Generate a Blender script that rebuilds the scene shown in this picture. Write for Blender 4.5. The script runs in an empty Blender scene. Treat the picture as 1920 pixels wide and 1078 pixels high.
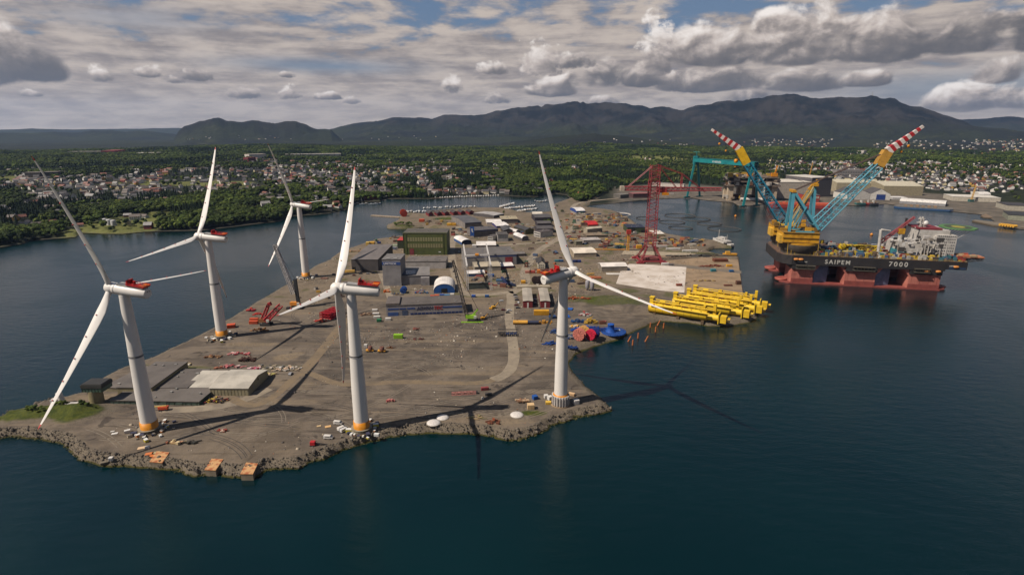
import bpy, math, random
import numpy as np
from mathutils import Vector, Matrix, noise as mnoise
random.seed(7); rng = np.random.default_rng(7)
SC = bpy.context.scene; COL = SC.collection
# ------------------------------------------------------------------ camera (a drone 171 m above the water)
CF, CP, CH = 1057.39, 0.27328, 170.9
cs, sn = math.cos(CP), math.sin(CP)
cam = bpy.data.objects.new('camera', bpy.data.cameras.new('camera')); COL.objects.link(cam); SC.camera = cam
cam.location = (0, 0, CH); cam.rotation_euler = (math.pi/2 - CP, 0, 0)
cam.data.sensor_width = 36; cam.data.lens = 36*CF/1920; cam.data.clip_start = 1; cam.data.clip_end = 60000
# ------------------------------------------------------------------ sun and sky
SUN_AZ, SUN_EL = math.radians(202.5), math.radians(49.4)      # direction towards the sun, from +x
sd = Vector((math.cos(SUN_AZ)*math.cos(SUN_EL), math.sin(SUN_AZ)*math.cos(SUN_EL), math.sin(SUN_EL)))
sl = bpy.data.lights.new('sun', 'SUN'); sl.energy = 5.0; sl.angle = math.radians(0.5); sl.color = (1, .905, .79)
so = bpy.data.objects.new('sun', sl); COL.objects.link(so); so.rotation_euler = (-sd).to_track_quat('-Z', 'Y').to_euler()
SC.view_settings.view_transform = 'Standard'; SC.view_settings.look = 'None'
SC.view_settings.exposure = 0.55; SC.view_settings.gamma = 1; SC.view_settings.use_curve_mapping = False
SC.cycles.volume_bounces = 0; SC.cycles.max_bounces = 6; SC.cycles.transparent_max_bounces = 6

def lin(c):
    return tuple(((v/255)/12.92 if v/255 <= .04045 else ((v/255+.055)/1.055)**2.4) for v in c)
def G(px, py, z=3.5):
    """survey: where the line of sight of photo point (px,py) meets height z"""
    a, b = (px-960)/CF, (py-539)/CF
    d = Vector((a, cs - b*sn, -sn - b*cs)); t = (z-CH)/d.z
    return Vector((d.x*t, d.y*t, z))
def RP(px, py, P, n):
    """line of sight meets the plane through P with normal n"""
    a, b = (px-960)/CF, (py-539)/CF
    d = Vector((a, cs - b*sn, -sn - b*cs)); o = Vector((0, 0, CH)); t = (Vector(P)-o).dot(n)/d.dot(n)
    return o + d*t
def HT(px, yb, yt, z=3.5):
    g = G(px, yb, z); k = (539-yt)/CF
    return (k*g.y*cs - g.y*sn)/(cs + k*sn) + CH - z
def azel(px, py):
    a, b = (px-960)/CF, (py-539)/CF
    d = Vector((a, cs - b*sn, -sn - b*cs)).normalized()
    return math.atan2(d.x, d.y), math.asin(d.z)

W = bpy.data.worlds.new('World'); SC.world = W; W.use_nodes = True
nt = W.node_tree; nt.nodes.clear()
def nd(t, **k):
    n = nt.nodes.new(t)
    for a, b in k.items(): setattr(n, a, b)
    return n
def put(s, v):
    if isinstance(v, bpy.types.NodeSocket): nt.links.new(v, s)
    elif v is not None: s.default_value = v
def mth(op, a, b=None, c=None, clamp=False):
    n = nd('ShaderNodeMath', operation=op, use_clamp=clamp); put(n.inputs[0], a); put(n.inputs[1], b); put(n.inputs[2], c); return n.outputs[0]
def vec(x, y, z):
    n = nd('ShaderNodeCombineXYZ'); put(n.inputs[0], x); put(n.inputs[1], y); put(n.inputs[2], z); return n.outputs[0]
def noi(v, scale, detail=6, rough=.55, lac=2, dist=0):
    n = nd('ShaderNodeTexNoise'); put(n.inputs['Vector'], v); put(n.inputs['Scale'], scale); put(n.inputs['Detail'], detail)
    put(n.inputs['Roughness'], rough); put(n.inputs['Lacunarity'], lac); put(n.inputs['Distortion'], dist); return n.outputs[0]
def sms(v, a, b, lo=0., hi=1.):
    n = nd('ShaderNodeMapRange', interpolation_type='SMOOTHSTEP'); put(n.inputs[0], v); put(n.inputs[1], a); put(n.inputs[2], b)
    put(n.inputs[3], lo); put(n.inputs[4], hi); return n.outputs[0]
def mix(f, a, b):
    n = nd('ShaderNodeMix', data_type='RGBA'); put(n.inputs[0], f); put(n.inputs[6], a if not isinstance(a, tuple) else (*a, 1)); put(n.inputs[7], b if not isinstance(b, tuple) else (*b, 1)); return n.outputs[2]
tc = nd('ShaderNodeTexCoord'); sep = nd('ShaderNodeSeparateXYZ'); nt.links.new(tc.outputs['Generated'], sep.inputs[0])
X, Y, Z = sep.outputs
sky = nd('ShaderNodeTexSky', sky_type='NISHITA', sun_disc=False, sun_elevation=SUN_EL, sun_rotation=math.pi/2-SUN_AZ, altitude=170, air_density=1.2, dust_density=1.5)
az = mth('ARCTAN2', X, Y); el = mth('ARCSINE', Z)
# sheet of broken altocumulus, seen in perspective
zc = mth('ADD', mth('MAXIMUM', Z, 0), .19)
pv = vec(mth('DIVIDE', X, zc), mth('DIVIDE', Y, zc), 0.)
wr = noi(pv, .8, 3)
s1 = noi(vec(mth('ADD', mth('DIVIDE', X, zc), mth('MULTIPLY', wr, .5)), mth('DIVIDE', Y, zc), 3.), 4.6, 9, .58)
s2 = noi(pv, 1.1, 3, .5)
s3 = noi(vec(mth('MULTIPLY', az, 5.), mth('MULTIPLY', el, 55.), 0.), 1.1, 6, .6)
lowc = sms(el, .19, .06, 0., .2)
cov = mth('ADD', mth('ADD', mth('MULTIPLY', s1, .6), mth('MULTIPLY', s2, .4)), lowc)
cov = mth('SUBTRACT', cov, sms(el, .22, .55, 0., .12))   # more open sky overhead
cover = sms(cov, .425, .56)
streak = [azel(*p) for p in ((640, 126), (560, 112))]
def gauss(a0, e0, wa, we):
    u = mth('DIVIDE', mth('SUBTRACT', az, a0), wa); v = mth('DIVIDE', mth('SUBTRACT', el, e0), we)
    return mth('EXPONENT', mth('MULTIPLY', mth('ADD', mth('MULTIPLY', u, u), mth('MULTIPLY', v, v)), -1.))
a0, e0 = azel(600, 124); gap = mth('MULTIPLY', gauss(a0, e0, .13, .011), mth('ADD', .35, mth('MULTIPLY', s3, .95)))
a1, e1 = azel(1800, 165); gap = mth('ADD', gap, mth('MULTIPLY', gauss(a1, e1, .16, .022), .75))
a1, e1 = azel(240, 32); gap = mth('ADD', gap, mth('MULTIPLY', gauss(a1, e1, .11, .018), mth('MULTIPLY', s3, .9)))
cover = mth('MULTIPLY', cover, mth('SUBTRACT', 1., mth('MINIMUM', gap, .9)))
tone = mth('ADD', mth('MULTIPLY', s1, .55), mth('MULTIPLY', s3, .45))
K = .735
def kc(c, k=K): return tuple(v*k for v in lin(c))
sheet = mix(sms(tone, .36, .62), kc((134, 127, 126)), kc((190, 178, 168)))
sheet = mix(sms(el, .10, .0, 0., .55), sheet, kc((168, 158, 150)))
skyc = nd('ShaderNodeVectorMath', operation='SCALE'); nt.links.new(sky.outputs[0], skyc.inputs[0]); skyc.inputs[3].default_value = .047
blue = mix(sms(el, .2, .6, .62, .25), skyc.outputs[0], kc((86, 110, 146)))
col = mix(cover, blue, sheet)
# cumulus: heaps with flat bases, lit from the upper left
cv = vec(mth('MULTIPLY', az, 1.), mth('MULTIPLY', el, 1.25), .3)
n1 = noi(cv, 15., 8, .55, dist=.3)
cv2 = vec(mth('ADD', az, -.007), mth('ADD', mth('MULTIPLY', el, 1.25), .010), .3)
n2 = noi(cv2, 15., 8, .55, dist=.3)
n3_ = noi(cv, 52., 6, .6, dist=.2); nS = mth('ADD', mth('MULTIPLY', n1, .35), mth('MULTIPLY', n3_, .65))
relief = mth('MULTIPLY', mth('SUBTRACT', n1, n2), 3.2)
# (centre x, base y, half width, height, noise weight, darkness) in photo points, turned into bearings
BL = [(-8, 150, 95, 125, .7, .42), (70, 150, 74, 66, .7, .85), (1225, 130, 48, 105, .8, .15), (1330, 118, 110, 88, .8, .35), (1480, 112, 130, 108, .8, .35),
      (1640, 108, 150, 100, .8, .5), (1800, 95, 170, 90, .9, .7), (1940, 92, 130, 95, .9, .9), (1150, 162, 120, 50, .9, .6), (1330, 168, 130, 50, .9, .6), (1500, 170, 90, 44, .9, .6),
      (1010, 135, 48, 62, .9, .15), (1070, 128, 52, 30, .8, .5), (925, 138, 36, 24, .8, .3), (850, 172, 26, 36, .7, .1), (930, 193, 30, 20, .8, .35),
      (1040, 178, 60, 38, .9, .4), (1130, 196, 60, 22, .9, .4), (1400, 196, 60, 40, .9, .5), (1620, 160, 60, 32, .9, .5), (1880, 150, 75, 58, .9, .35), (1800, 205, 90, 52, .9, .3), (1930, 200, 100, 60, .9, .3),
      (190, 152, 26, 30, .7, .2), (276, 143, 34, 22, .8, .3), (330, 156, 20, 14, .8, .4), (372, 150, 40, 22, .8, .5), (460, 184, 34, 30, .8, .35), (542, 184, 30, 26, .8, .3),
      (662, 194, 22, 16, .8, .25), (615, 186, 30, 14, .9, .5), (50, 180, 30, 14, .9, .4), (540, 145, 22, 12, .9, .4), (1450, 60, 60, 55, .8, .2)]
wsum = None; ssum = None; dmax = None; dsm = None
for (bx, by, bw, bh, nw, dk) in BL:
    a0, e0 = azel(bx, by); a1, _ = azel(bx+bw, by); _, e1 = azel(bx, by-bh); wa = abs(a1-a0); we = abs(e1-e0)
    u = mth('MULTIPLY_ADD', az, 1/wa, -a0/wa); v = mth('MULTIPLY_ADD', el, 1/we, -e0/we - .12)
    vb = mth('MAXIMUM', v, mth('MULTIPLY', v, -3.6))
    d = mth('SUBTRACT', .62, mth('MULTIPLY_ADD', u, mth('MULTIPLY', u, .8), mth('MULTIPLY', vb, mth('MULTIPLY', vb, .8))))
    d = mth('MAXIMUM', mth('MULTIPLY_ADD', nS if bw < 60 else n1, nw*(4.2 if bw < 60 else 2.1), mth('SUBTRACT', d, nw*(2.05 if bw < 60 else 1.05))), 0.)
    s = mth('SUBTRACT', mth('MULTIPLY_ADD', u, -.22, v), dk)
    w = mth('MULTIPLY', d, d)
    ws = mth('MULTIPLY', w, s)
    if bw < 60: dsm = d if dsm is None else mth('MAXIMUM', dsm, d)
    else: dmax = d if dmax is None else mth('MAXIMUM', dmax, d)
    wsum = w if wsum is None else mth('ADD', wsum, w); ssum = ws if ssum is None else mth('ADD', ssum, ws)
sh = mth('ADD', mth('DIVIDE', ssum, mth('ADD', wsum, 1e-5)), mth('MULTIPLY', relief, .8))
cr = nd('ShaderNodeValToRGB'); cr.color_ramp.elements[0].position = .0; cr.color_ramp.elements[1].position = 1.
nt.links.new(sms(sh, -.95, .72), cr.inputs[0])
e = cr.color_ramp.elements; e[0].color = (*kc((92, 91, 94)), 1); e[1].color = (*kc((240, 232, 226)), 1)
for p, c in ((.3, (118, 113, 112)), (.5, (152, 143, 138)), (.72, (196, 184, 176))):
    q = e.new(p); q.color = (*kc(c), 1)
alpha = mth('MAXIMUM', mth('MULTIPLY', sms(dmax, .0, .34), .97), mth('MULTIPLY', sms(dsm, .0, .5), .92))
alpha = mth('MULTIPLY', alpha, sms(el, .012, .03))
col = mix(alpha, col, cr.outputs[0])
# below the horizon: plain dull ground tone (never seen past the terrain)
col = mix(sms(Z, 0., -.02), col, kc((90, 88, 84)))
bg = nd('ShaderNodeBackground'); bg.inputs['Strength'].default_value = 1.0
# all of the sky, clouds included, goes through one Background whose strength keeps the daylight range
sc2 = nd('ShaderNodeVectorMath', operation='SCALE'); nt.links.new(col, sc2.inputs[0]); sc2.inputs[3].default_value = 1/.1
nt.links.new(sc2.outputs[0], bg.inputs['Color']); bg.inputs['Strength'].default_value = .1
wo = nd('ShaderNodeOutputWorld'); nt.links.new(bg.outputs[0], wo.inputs[0])
W.cycles.sampling_method = 'MANUAL'; W.cycles.sample_map_resolution = 512
# ------------------------------------------------------------------ helpers
def vnoise(x, y, seed=0):
    xi = np.floor(x).astype(np.int64); yi = np.floor(y).astype(np.int64); fx = x-xi; fy = y-yi
    fx = fx*fx*(3-2*fx); fy = fy*fy*(3-2*fy)
    def h(a, b):
        n = (a*374761393 + b*668265263 + seed*982451653) & 0xffffffff
        n = ((n ^ (n >> 13))*1274126177) & 0xffffffff; n = n ^ (n >> 16)
        return (n & 0xffff)/65535.
    return (h(xi, yi)*(1-fx)+h(xi+1, yi)*fx)*(1-fy) + (h(xi, yi+1)*(1-fx)+h(xi+1, yi+1)*fx)*fy
def fbm(x, y, s, oct=5, seed=0, gain=.5):
    x = np.asarray(x, float)/s; y = np.asarray(y, float)/s; t = 0; a = 1; n = 0
    for i in range(oct):
        t = t + a*vnoise(x, y, seed+i*17); n += a; a *= gain; x = x*2.03+5.1; y = y*2.03+1.7
    return t/n
def ridged(x, y, s, oct=6, seed=0):
    x = np.asarray(x, float)/s; y = np.asarray(y, float)/s; t = 0; a = 1; n = 0
    for i in range(oct):
        t = t + a*(1-np.abs(2*vnoise(x, y, seed+i*17)-1)); n += a; a *= .55; x = x*2.1+3.1; y = y*2.1+7.7
    return t/n
def sstep(x, a, b):
    t = np.clip((x-a)/(b-a), 0, 1); return t*t*(3-2*t)
def poly_sd(px, py, poly):
    """signed distance (positive inside) from points to a closed polygon, and index of the nearest edge"""
    P = np.asarray(poly, float); n = len(P); best = np.full(px.shape, 1e9); ins = np.zeros(px.shape, bool); idx = np.zeros(px.shape, int)
    for i in range(n):
        a = P[i]; b = P[(i+1) % n]; e = b-a; L = e@e + 1e-9
        t = np.clip(((px-a[0])*e[0]+(py-a[1])*e[1])/L, 0, 1)
        d = np.hypot(px-a[0]-t*e[0], py-a[1]-t*e[1]); m = d < best; best = np.where(m, d, best); idx = np.where(m, i, idx)
        if a[1] != b[1]:
            c = ((a[1] > py) != (b[1] > py)) & (px < (b[0]-a[0])*(py-a[1])/(b[1]-a[1])+a[0]); ins ^= c
    return np.where(ins, best, -best), idx

MATS = {}
def mat(name, rgb, rough=.7, var=.18, scale=.25, metal=0., streak=.0, rgb2=None, bump=0., randv=0., spec=.4, k=.59):
    """procedural paint / steel / roofing: rgb is how the surface looks in daylight (0-255)"""
    if name in MATS: return MATS[name]
    m = bpy.data.materials.new(name); m.use_nodes = True; t = m.node_tree; N = t.nodes; L = t.links; b = N['Principled BSDF']
    c = tuple(v*k for v in lin(rgb)); c2 = tuple(v*k for v in lin(rgb2)) if rgb2 else tuple(v*(1-var*1.6) for v in c)
    co = N.new('ShaderNodeTexCoord'); n = N.new('ShaderNodeTexNoise'); n.inputs['Scale'].default_value = scale; n.inputs['Detail'].default_value = 7; n.inputs['Roughness'].default_value = .62
    L.new(co.outputs['Object'], n.inputs['Vector'])
    r = N.new('ShaderNodeMapRange'); r.interpolation_type = 'SMOOTHSTEP'; r.inputs[1].default_value = .38; r.inputs[2].default_value = .68; L.new(n.outputs[0], r.inputs[0])
    mx = N.new('ShaderNodeMix'); mx.data_type = 'RGBA'; mx.inputs[6].default_value = (*c, 1); mx.inputs[7].default_value = (*c2, 1); L.new(r.outputs[0], mx.inputs[0]); out = mx.outputs[2]
    if streak:
        mp = N.new('ShaderNodeMapping'); mp.inputs['Scale'].default_value = (1.6, 1.6, .12); L.new(co.outputs['Object'], mp.inputs[0])
        n2 = N.new('ShaderNodeTexNoise'); n2.inputs['Scale'].default_value = .9; n2.inputs['Detail'].default_value = 5; L.new(mp.outputs[0], n2.inputs['Vector'])
        r2 = N.new('ShaderNodeMapRange'); r2.inputs[1].default_value = .5; r2.inputs[2].default_value = .75; r2.inputs[4].default_value = streak; L.new(n2.outputs[0], r2.inputs[0])
        m2 = N.new('ShaderNodeMix'); m2.data_type = 'RGBA'; m2.inputs[7].default_value = (*[v*.35+.01 for v in c], 1); L.new(r2.outputs[0], m2.inputs[0]); L.new(out, m2.inputs[6]); out = m2.outputs[2]
    if randv:
        oi = N.new('ShaderNodeObjectInfo'); r3 = N.new('ShaderNodeMapRange'); r3.inputs[3].default_value = 1-randv; r3.inputs[4].default_value = 1+randv; L.new(oi.outputs['Random'], r3.inputs[0])
        hv = N.new('ShaderNodeHueSaturation'); L.new(r3.outputs[0], hv.inputs['Value']); L.new(out, hv.inputs['Color']); out = hv.outputs[0]
    L.new(out, b.inputs['Base Color']); b.inputs['Roughness'].default_value = rough; b.inputs['Metallic'].default_value = metal; b.inputs['Specular IOR Level'].default_value = spec
    if bump:
        bp = N.new('ShaderNodeBump'); bp.inputs['Strength'].default_value = bump; bp.inputs['Distance'].default_value = .3; L.new(n.outputs[0], bp.inputs['Height']); L.new(bp.outputs[0], b.inputs['Normal'])
    MATS[name] = m; return m
def cm(rgb, **k):
    return mat('paint_%02x%02x%02x' % rgb, rgb, **k)

class MB:
    def __init__(s): s.v = []; s.f = []; s.sm = []
    def add(s, vs, fs, smooth=False):
        o = len(s.v); s.v += [tuple(v) for v in vs]; s.f += [tuple(i+o for i in f) for f in fs]; s.sm += [smooth]*len(fs); return s
    def box(s, x, y, z, a, b, c, rz=0., M=None):
        """x,y centre, z bottom; sizes a,b,c"""
        co, si = math.cos(rz), math.sin(rz); vs = []
        for dz in (0, c):
            for dx, dy in ((-a/2, -b/2), (a/2, -b/2), (a/2, b/2), (-a/2, b/2)):
                p = (x+dx*co-dy*si, y+dx*si+dy*co, z+dz); vs.append(M @ Vector(p) if M else p)
        return s.add(vs, [(0, 3, 2, 1), (4, 5, 6, 7), (0, 1, 5, 4), (1, 2, 6, 5), (2, 3, 7, 6), (3, 0, 4, 7)])
    def tube(s, p, q, r0, r1=None, n=8, caps=True, smooth=True):
        p = Vector(p); q = Vector(q); r1 = r0 if r1 is None else r1; d = (q-p)
        if d.length < 1e-6: return s
        d.normalize(); u = d.cross(Vector((0, 0, 1)) if abs(d.z) < .9 else Vector((1, 0, 0))).normalized(); w = d.cross(u); vs = []
        for c, r in ((p, r0), (q, r1)):
            for i in range(n):
                a = 2*math.pi*i/n; vs.append(c + u*(r*math.cos(a)) + w*(r*math.sin(a)))
        s.add(vs, [(i, n+i, n+(i+1) % n, (i+1) % n) for i in range(n)], smooth)
        if caps: s.add(vs[:n], [tuple(range(n))]); s.add(vs[n:], [tuple(range(n))[::-1]])
        return s
    def beam(s, p, q, w, h=None):
        p = Vector(p); q = Vector(q); h = h or w; d = (q-p).normalized(); u = d.cross(Vector((0, 0, 1)) if abs(d.z) < .95 else Vector((1, 0, 0))).normalized(); t = d.cross(u)
        vs = []
        for c in (p, q):
            for a, b in ((-1, -1), (1, -1), (1, 1), (-1, 1)): vs.append(c+u*(a*w/2)+t*(b*h/2))
        return s.add(vs, [(0, 1, 2, 3), (7, 6, 5, 4), (0, 4, 5, 1), (1, 5, 6, 2), (2, 6, 7, 3), (3, 7, 4, 0)])
    def lathe(s, prof, n=16, c=(0, 0, 0), smooth=True, M=None, caps=True):
        vs = []
        for r, z in prof:
            for i in range(n):
                a = 2*math.pi*i/n; p = Vector((c[0]+r*math.cos(a), c[1]+r*math.sin(a), c[2]+z)); vs.append(M @ p if M else p)
        fs = [(k*n+i, k*n+(i+1) % n, (k+1)*n+(i+1) % n, (k+1)*n+i) for k in range(len(prof)-1) for i in range(n)]
        s.add(vs, fs, smooth); m = len(prof)-1
        if not caps: return s
        s.add(vs[:n], [tuple(range(n))[::-1]]); s.add(vs[m*n:], [tuple(range(n))]); return s
    def prism(s, pts, z0, z1):
        n = len(pts); vs = [(p[0], p[1], z0) for p in pts]+[(p[0], p[1], z1) for p in pts]
        return s.add(vs, [tuple(range(n))[::-1], tuple(range(n, 2*n))]+[(i, (i+1) % n, n+(i+1) % n, n+i) for i in range(n)])
    def extr(s, pts, M):
        """outline pts (x,z) swept along local y from 0 to 1, then transformed by M (4x4)"""
        n = len(pts); vs = [M @ Vector((p[0], 0, p[1])) for p in pts]+[M @ Vector((p[0], 1, p[1])) for p in pts]
        return s.add(vs, [tuple(range(n)), tuple(range(n, 2*n))[::-1]]+[(i, n+i, n+(i+1) % n, (i+1) % n) for i in range(n)])
    def lattice(s, p, q, w0, w1, n, rc=.25, rb=.12, up=(0, 0, 1), h0=None, h1=None, k=4):
        p = Vector(p); q = Vector(q); d = (q-p).normalized(); u = d.cross(Vector(up) if abs(d.dot(Vector(up))) < .9 else Vector((0, 1, 0))).normalized(); t = u.cross(d).normalized(); h0 = h0 or w0; h1 = h1 or w1
        def c(i, f):
            a, b = ((-1, -1), (1, -1), (1, 1), (-1, 1))[i]; return p.lerp(q, f)+u*(a*(w0+(w1-w0)*f)/2)+t*(b*(h0+(h1-h0)*f)/2)
        for i in range(4): s.tube(c(i, 0), c(i, 1), rc, n=k, caps=False, smooth=False)
        for j in range(n):
            f0, f1 = j/n, (j+1)/n
            for i in range(4):
                s.tube(c(i, f0), c((i+1) % 4, f0), rb, n=3, caps=False, smooth=False)
                a, b = (i, (i+1) % 4) if j % 2 else ((i+1) % 4, i)
                s.tube(c(a, f0), c(b, f1), rb, n=3, caps=False, smooth=False)
        return s
    def ball(s, c, r, n=10, sz=1., jit=0.):
        m = max(4, n//2); vs = []; fs = []
        for k in range(1, m):
            th = math.pi*k/m
            for i in range(n):
                a = 2*math.pi*(i+.5*(k % 2))/n; j = 1+random.uniform(-jit, jit)
                vs.append((c[0]+r*j*math.sin(th)*math.cos(a), c[1]+r*j*math.sin(th)*math.sin(a), c[2]+r*j*sz*math.cos(th)))
        vs += [(c[0], c[1], c[2]+r*sz), (c[0], c[1], c[2]-r*sz)]; T = len(vs)-2
        for k in range(m-2):
            for i in range(n): fs.append((k*n+i, (k+1)*n+i, (k+1)*n+(i+1) % n, k*n+(i+1) % n))
        for i in range(n): fs += [(T, i, (i+1) % n), (T+1, (m-2)*n+(i+1) % n, (m-2)*n+i)]
        return s.add(vs, fs, jit == 0)
    def mesh(s, name, m):
        me = bpy.data.meshes.new(name); me.from_pydata(s.v, [], s.f)
        if any(s.sm): me.polygons.foreach_set('use_smooth', s.sm)
        if m: me.materials.append(m)
        return me
    def build(s, name, m=None, parent=None, **k):
        return link(name, s.mesh(name, m), parent, **k)
def link(name, me, parent=None, loc=None, rz=0., label=None, cat=None, group=None, kind=None):
    o = bpy.data.objects.new(name, me); COL.objects.link(o)
    if parent is not None: o.parent = parent
    if loc is not None: o.location = loc
    if rz: o.rotation_euler = (0, 0, rz)
    return tag(o, label, cat, group, kind)
def tag(o, label=None, cat=None, group=None, kind=None):
    if label: o['label'] = label
    if cat: o['category'] = cat
    if group: o['group'] = group
    if kind: o['kind'] = kind
    return o
def thing(name, label, cat, loc=(0, 0, 0), rz=0., group=None):
    return link(name, None, None, loc, rz, label, cat, group)
def npmesh(name, V, Fq, m, smooth=True, attr=None):
    me = bpy.data.meshes.new(name); me.vertices.add(len(V)); me.vertices.foreach_set('co', V.astype(np.float32).ravel())
    k = Fq.shape[1]; me.loops.add(Fq.size); me.loops.foreach_set('vertex_index', Fq.astype(np.int32).ravel())
    me.polygons.add(len(Fq)); me.polygons.foreach_set('loop_start', np.arange(0, Fq.size, k, dtype=np.int32)); me.update(calc_edges=True)
    if smooth: me.polygons.foreach_set('use_smooth', np.ones(len(Fq), bool))
    if m: me.materials.append(m)
    if attr is not None:
        a = me.color_attributes.new('zone', 'FLOAT_COLOR', 'POINT'); a.data.foreach_set('color', attr.astype(np.float32).ravel())
    return me
def gridfaces(nr, nc):
    i = np.arange((nr-1)*(nc-1)); r = i//(nc-1); c = i % (nc-1); a = r*nc+c
    return np.stack([a, a+1, a+nc+1, a+nc], 1)
# ------------------------------------------------------------------ the setting: water, far shore and mountains, the yard island
FS = [(-260, 475), (-60, 468), (0, 463), (43, 456), (54, 451), (100, 447), (141, 444), (152, 436), (195, 438), (230, 438), (271, 434), (374, 432), (444, 424), (474, 420), (528, 414),
      (536, 406), (593, 402), (620, 399), (653, 392), (664, 380), (690, 378), (712, 378), (718, 373), (807, 373), (870, 369), (935, 365), (938, 367), (975, 369), (1008, 369), (1022, 365), (1046, 364), (1062, 366), (1076, 378),
      (1092, 384), (1110, 384), (1150, 381), (1180, 377), (1230, 373), (1290, 371), (1330, 376), (1375, 380), (1385, 386), (1405, 386), (1420, 383), (1450, 382), (1540, 382), (1580, 386), (1640, 384), (1662, 382), (1700, 388), (1790, 397), (1838, 402),
      (1850, 406), (1862, 413), (1872, 420), (1885, 428), (1925, 430), (2000, 436), (2200, 440)]
fsw = np.array([G(a, b, 0)[:2] for a, b in FS]); FSA = np.arctan2(fsw[:, 0], fsw[:, 1]); FSR = np.hypot(fsw[:, 0], fsw[:, 1])
o_ = np.argsort(FSA); FSA = FSA[o_]; FSR = FSR[o_]
def shore_r(a): return np.interp(a, FSA, FSR)
def prof(pts, rp):
    A = np.array([azel(x, y) for x, y in pts]); return A[:, 0], CH + rp*np.tan(A[:, 1])
R1 = prof([(325, 262), (335, 245), (345, 236), (370, 228), (400, 220), (425, 224), (460, 227), (485, 226), (520, 231), (555, 227), (575, 234), (595, 242), (620, 243), (640, 262)], 7600)
R2 = prof([(590, 262), (620, 242), (660, 231), (710, 226), (740, 220), (790, 220), (810, 223), (830, 216), (870, 217), (910, 215), (930, 208), (950, 204), (985, 202), (1025, 196), (1085, 191), (1145, 192), (1190, 197), (1220, 200), (1245, 199), (1280, 205),
           (1310, 196), (1370, 189), (1400, 188), (1450, 176), (1490, 179), (1525, 184), (1585, 183), (1635, 181), (1670, 185), (1700, 197), (1730, 202), (1770, 215), (1805, 226), (1830, 240), (1860, 262)], 9600)
R3 = prof([(-300, 243), (0, 243), (60, 241), (110, 243), (200, 242), (330, 240), (420, 242), (640, 243)], 15500)
R4 = prof([(1760, 262), (1790, 224), (1840, 222), (1870, 219), (1900, 218), (1960, 220), (2200, 224)], 14500)
R5 = prof([(-200, 246), (60, 250), (100, 247), (150, 249), (175, 245), (210, 244), (235, 247), (262, 244), (290, 247), (330, 252), (380, 262)], 10500)
R6 = prof([(1660, 262), (1750, 240), (1810, 236), (1850, 238), (1920, 246), (2000, 250), (2200, 262)], 8800)
R7 = prof([(940, 268), (1000, 262), (1060, 254), (1110, 251), (1170, 256), (1230, 264), (1290, 268)], 5200)
PXA = lambda px, py=300: azel(px, py)[0]
def terrain(x, y):
    x = np.asarray(x, float); y = np.asarray(y, float); a = np.arctan2(x, y); r = np.hypot(x, y); d = r-shore_r(a)
    flat = 430*sstep(a, PXA(1080), PXA(1200)) + 130*sstep(a, PXA(1540), PXA(1700))
    de = np.maximum(d-flat, 0)
    z = np.clip(d*.22-.4, -4, 2.6) + 22*(1-np.exp(-de/420)) + 34*(fbm(x, y, 620, 4, 3)-.42)*sstep(de, 60, 700) + 60*(fbm(x, y, 1900, 4, 9)-.42)*sstep(de, 900, 3200)
    z = z + 2.2*(fbm(x, y, 60, 3, 5)-.5)*sstep(de, 0, 80)
    z = np.where(d > 20, np.maximum(z, 2.2), z)
    for (A, Hh), rp, w0, w1, rg in ((R7, 5200, 1300, 900, .25), (R1, 7600, 1200, 1500, .75), (R2, 9600, 3300, 2500, 1.15), (R6, 8800, 1200, 1500, .35), (R5, 10500, 1500, 1200, .3), (R3, 15500, 2500, 1500, .3), (R4, 14500, 3000, 1500, .5)):
        h = np.interp(a, A, Hh, left=0, right=0); h = h*(1+(.13 if rp == 7600 else .05)*(fbm(a*9000+y*0, r*0+7., 90, 5, 71)-.5))
        t = np.where(r < rp, (r-(rp-w0))/w0, 1-(r-rp)/w1); t = np.clip(t, 0, 1)
        rn = ridged(x, y, 1300, 6, 21)
        fine = (ridged(x, y, 420, 5, 41)-.55)*h*.09*sstep(t, .2, .9)
        f = t**1.25*(1-rg*(1-rn)*1.1*(1-t)*4*t*1.0)
        z = np.maximum(z, h*f+fine*(h > 60))
    lake = (a < PXA(62, 258)) & (r > 11300) & (r < 13200)
    return np.where(lake, -3, z)
NC, NR = 760, 330
aa = np.linspace(-.86, .86, NC); tt = np.linspace(0, 1, NR)
rs = shore_r(aa)
rr = (rs[None, :]-14)*np.exp(tt[:, None]*np.log(17500/(rs[None, :]-14)))
AX = np.sin(aa)[None, :]*rr; AY = np.cos(aa)[None, :]*rr; AZ = terrain(AX, AY)
gx = np.gradient(AZ, axis=0)/np.maximum(np.gradient(rr, axis=0), 1)
slope = np.abs(gx)
dsh = rr-rs[None, :]
fieldn = fbm(AX, AY, 230, 4, 77)
flt = (430*sstep(aa, PXA(1080), PXA(1200)) + 130*sstep(aa, PXA(1540), PXA(1700)))[None, :]
yard = sstep(flt, 200, 400)*sstep(dsh, 400, 330)+sstep(dsh, 6, 0)*.5      # bare yard ground of the far industrial shore
field = sstep(fieldn, .64, .70)*(rr < 2600)*.8
FIELDS = [(1150, 1310, 290, 320), (985, 1075, 375, 395), (960, 1000, 338, 352), (920, 990, 345, 365), (100, 175, 312, 318), (140, 170, 405, 420)]
for x0, x1, y0, y1 in FIELDS[:1]:
    # hillside meadow behind the red tower crane
    a0, a1 = PXA(x0), PXA(x1); g = np.exp(-(((aa-(a0+a1)/2)/((a1-a0)*.5))**4))[None, :]*np.exp(-(((rr-2950)/520)**4)); field = np.maximum(field, g)
zone = np.zeros((NR, NC, 4)); zone[..., 0] = field; zone[..., 1] = np.clip(yard, 0, 1)
zone[..., 2] = np.clip(sstep(AZ, 130, 330)*.95+sstep(slope, .35, .8)*sstep(AZ, 60, 160)*.5, 0, 1); zone[..., 3] = 1
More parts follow.
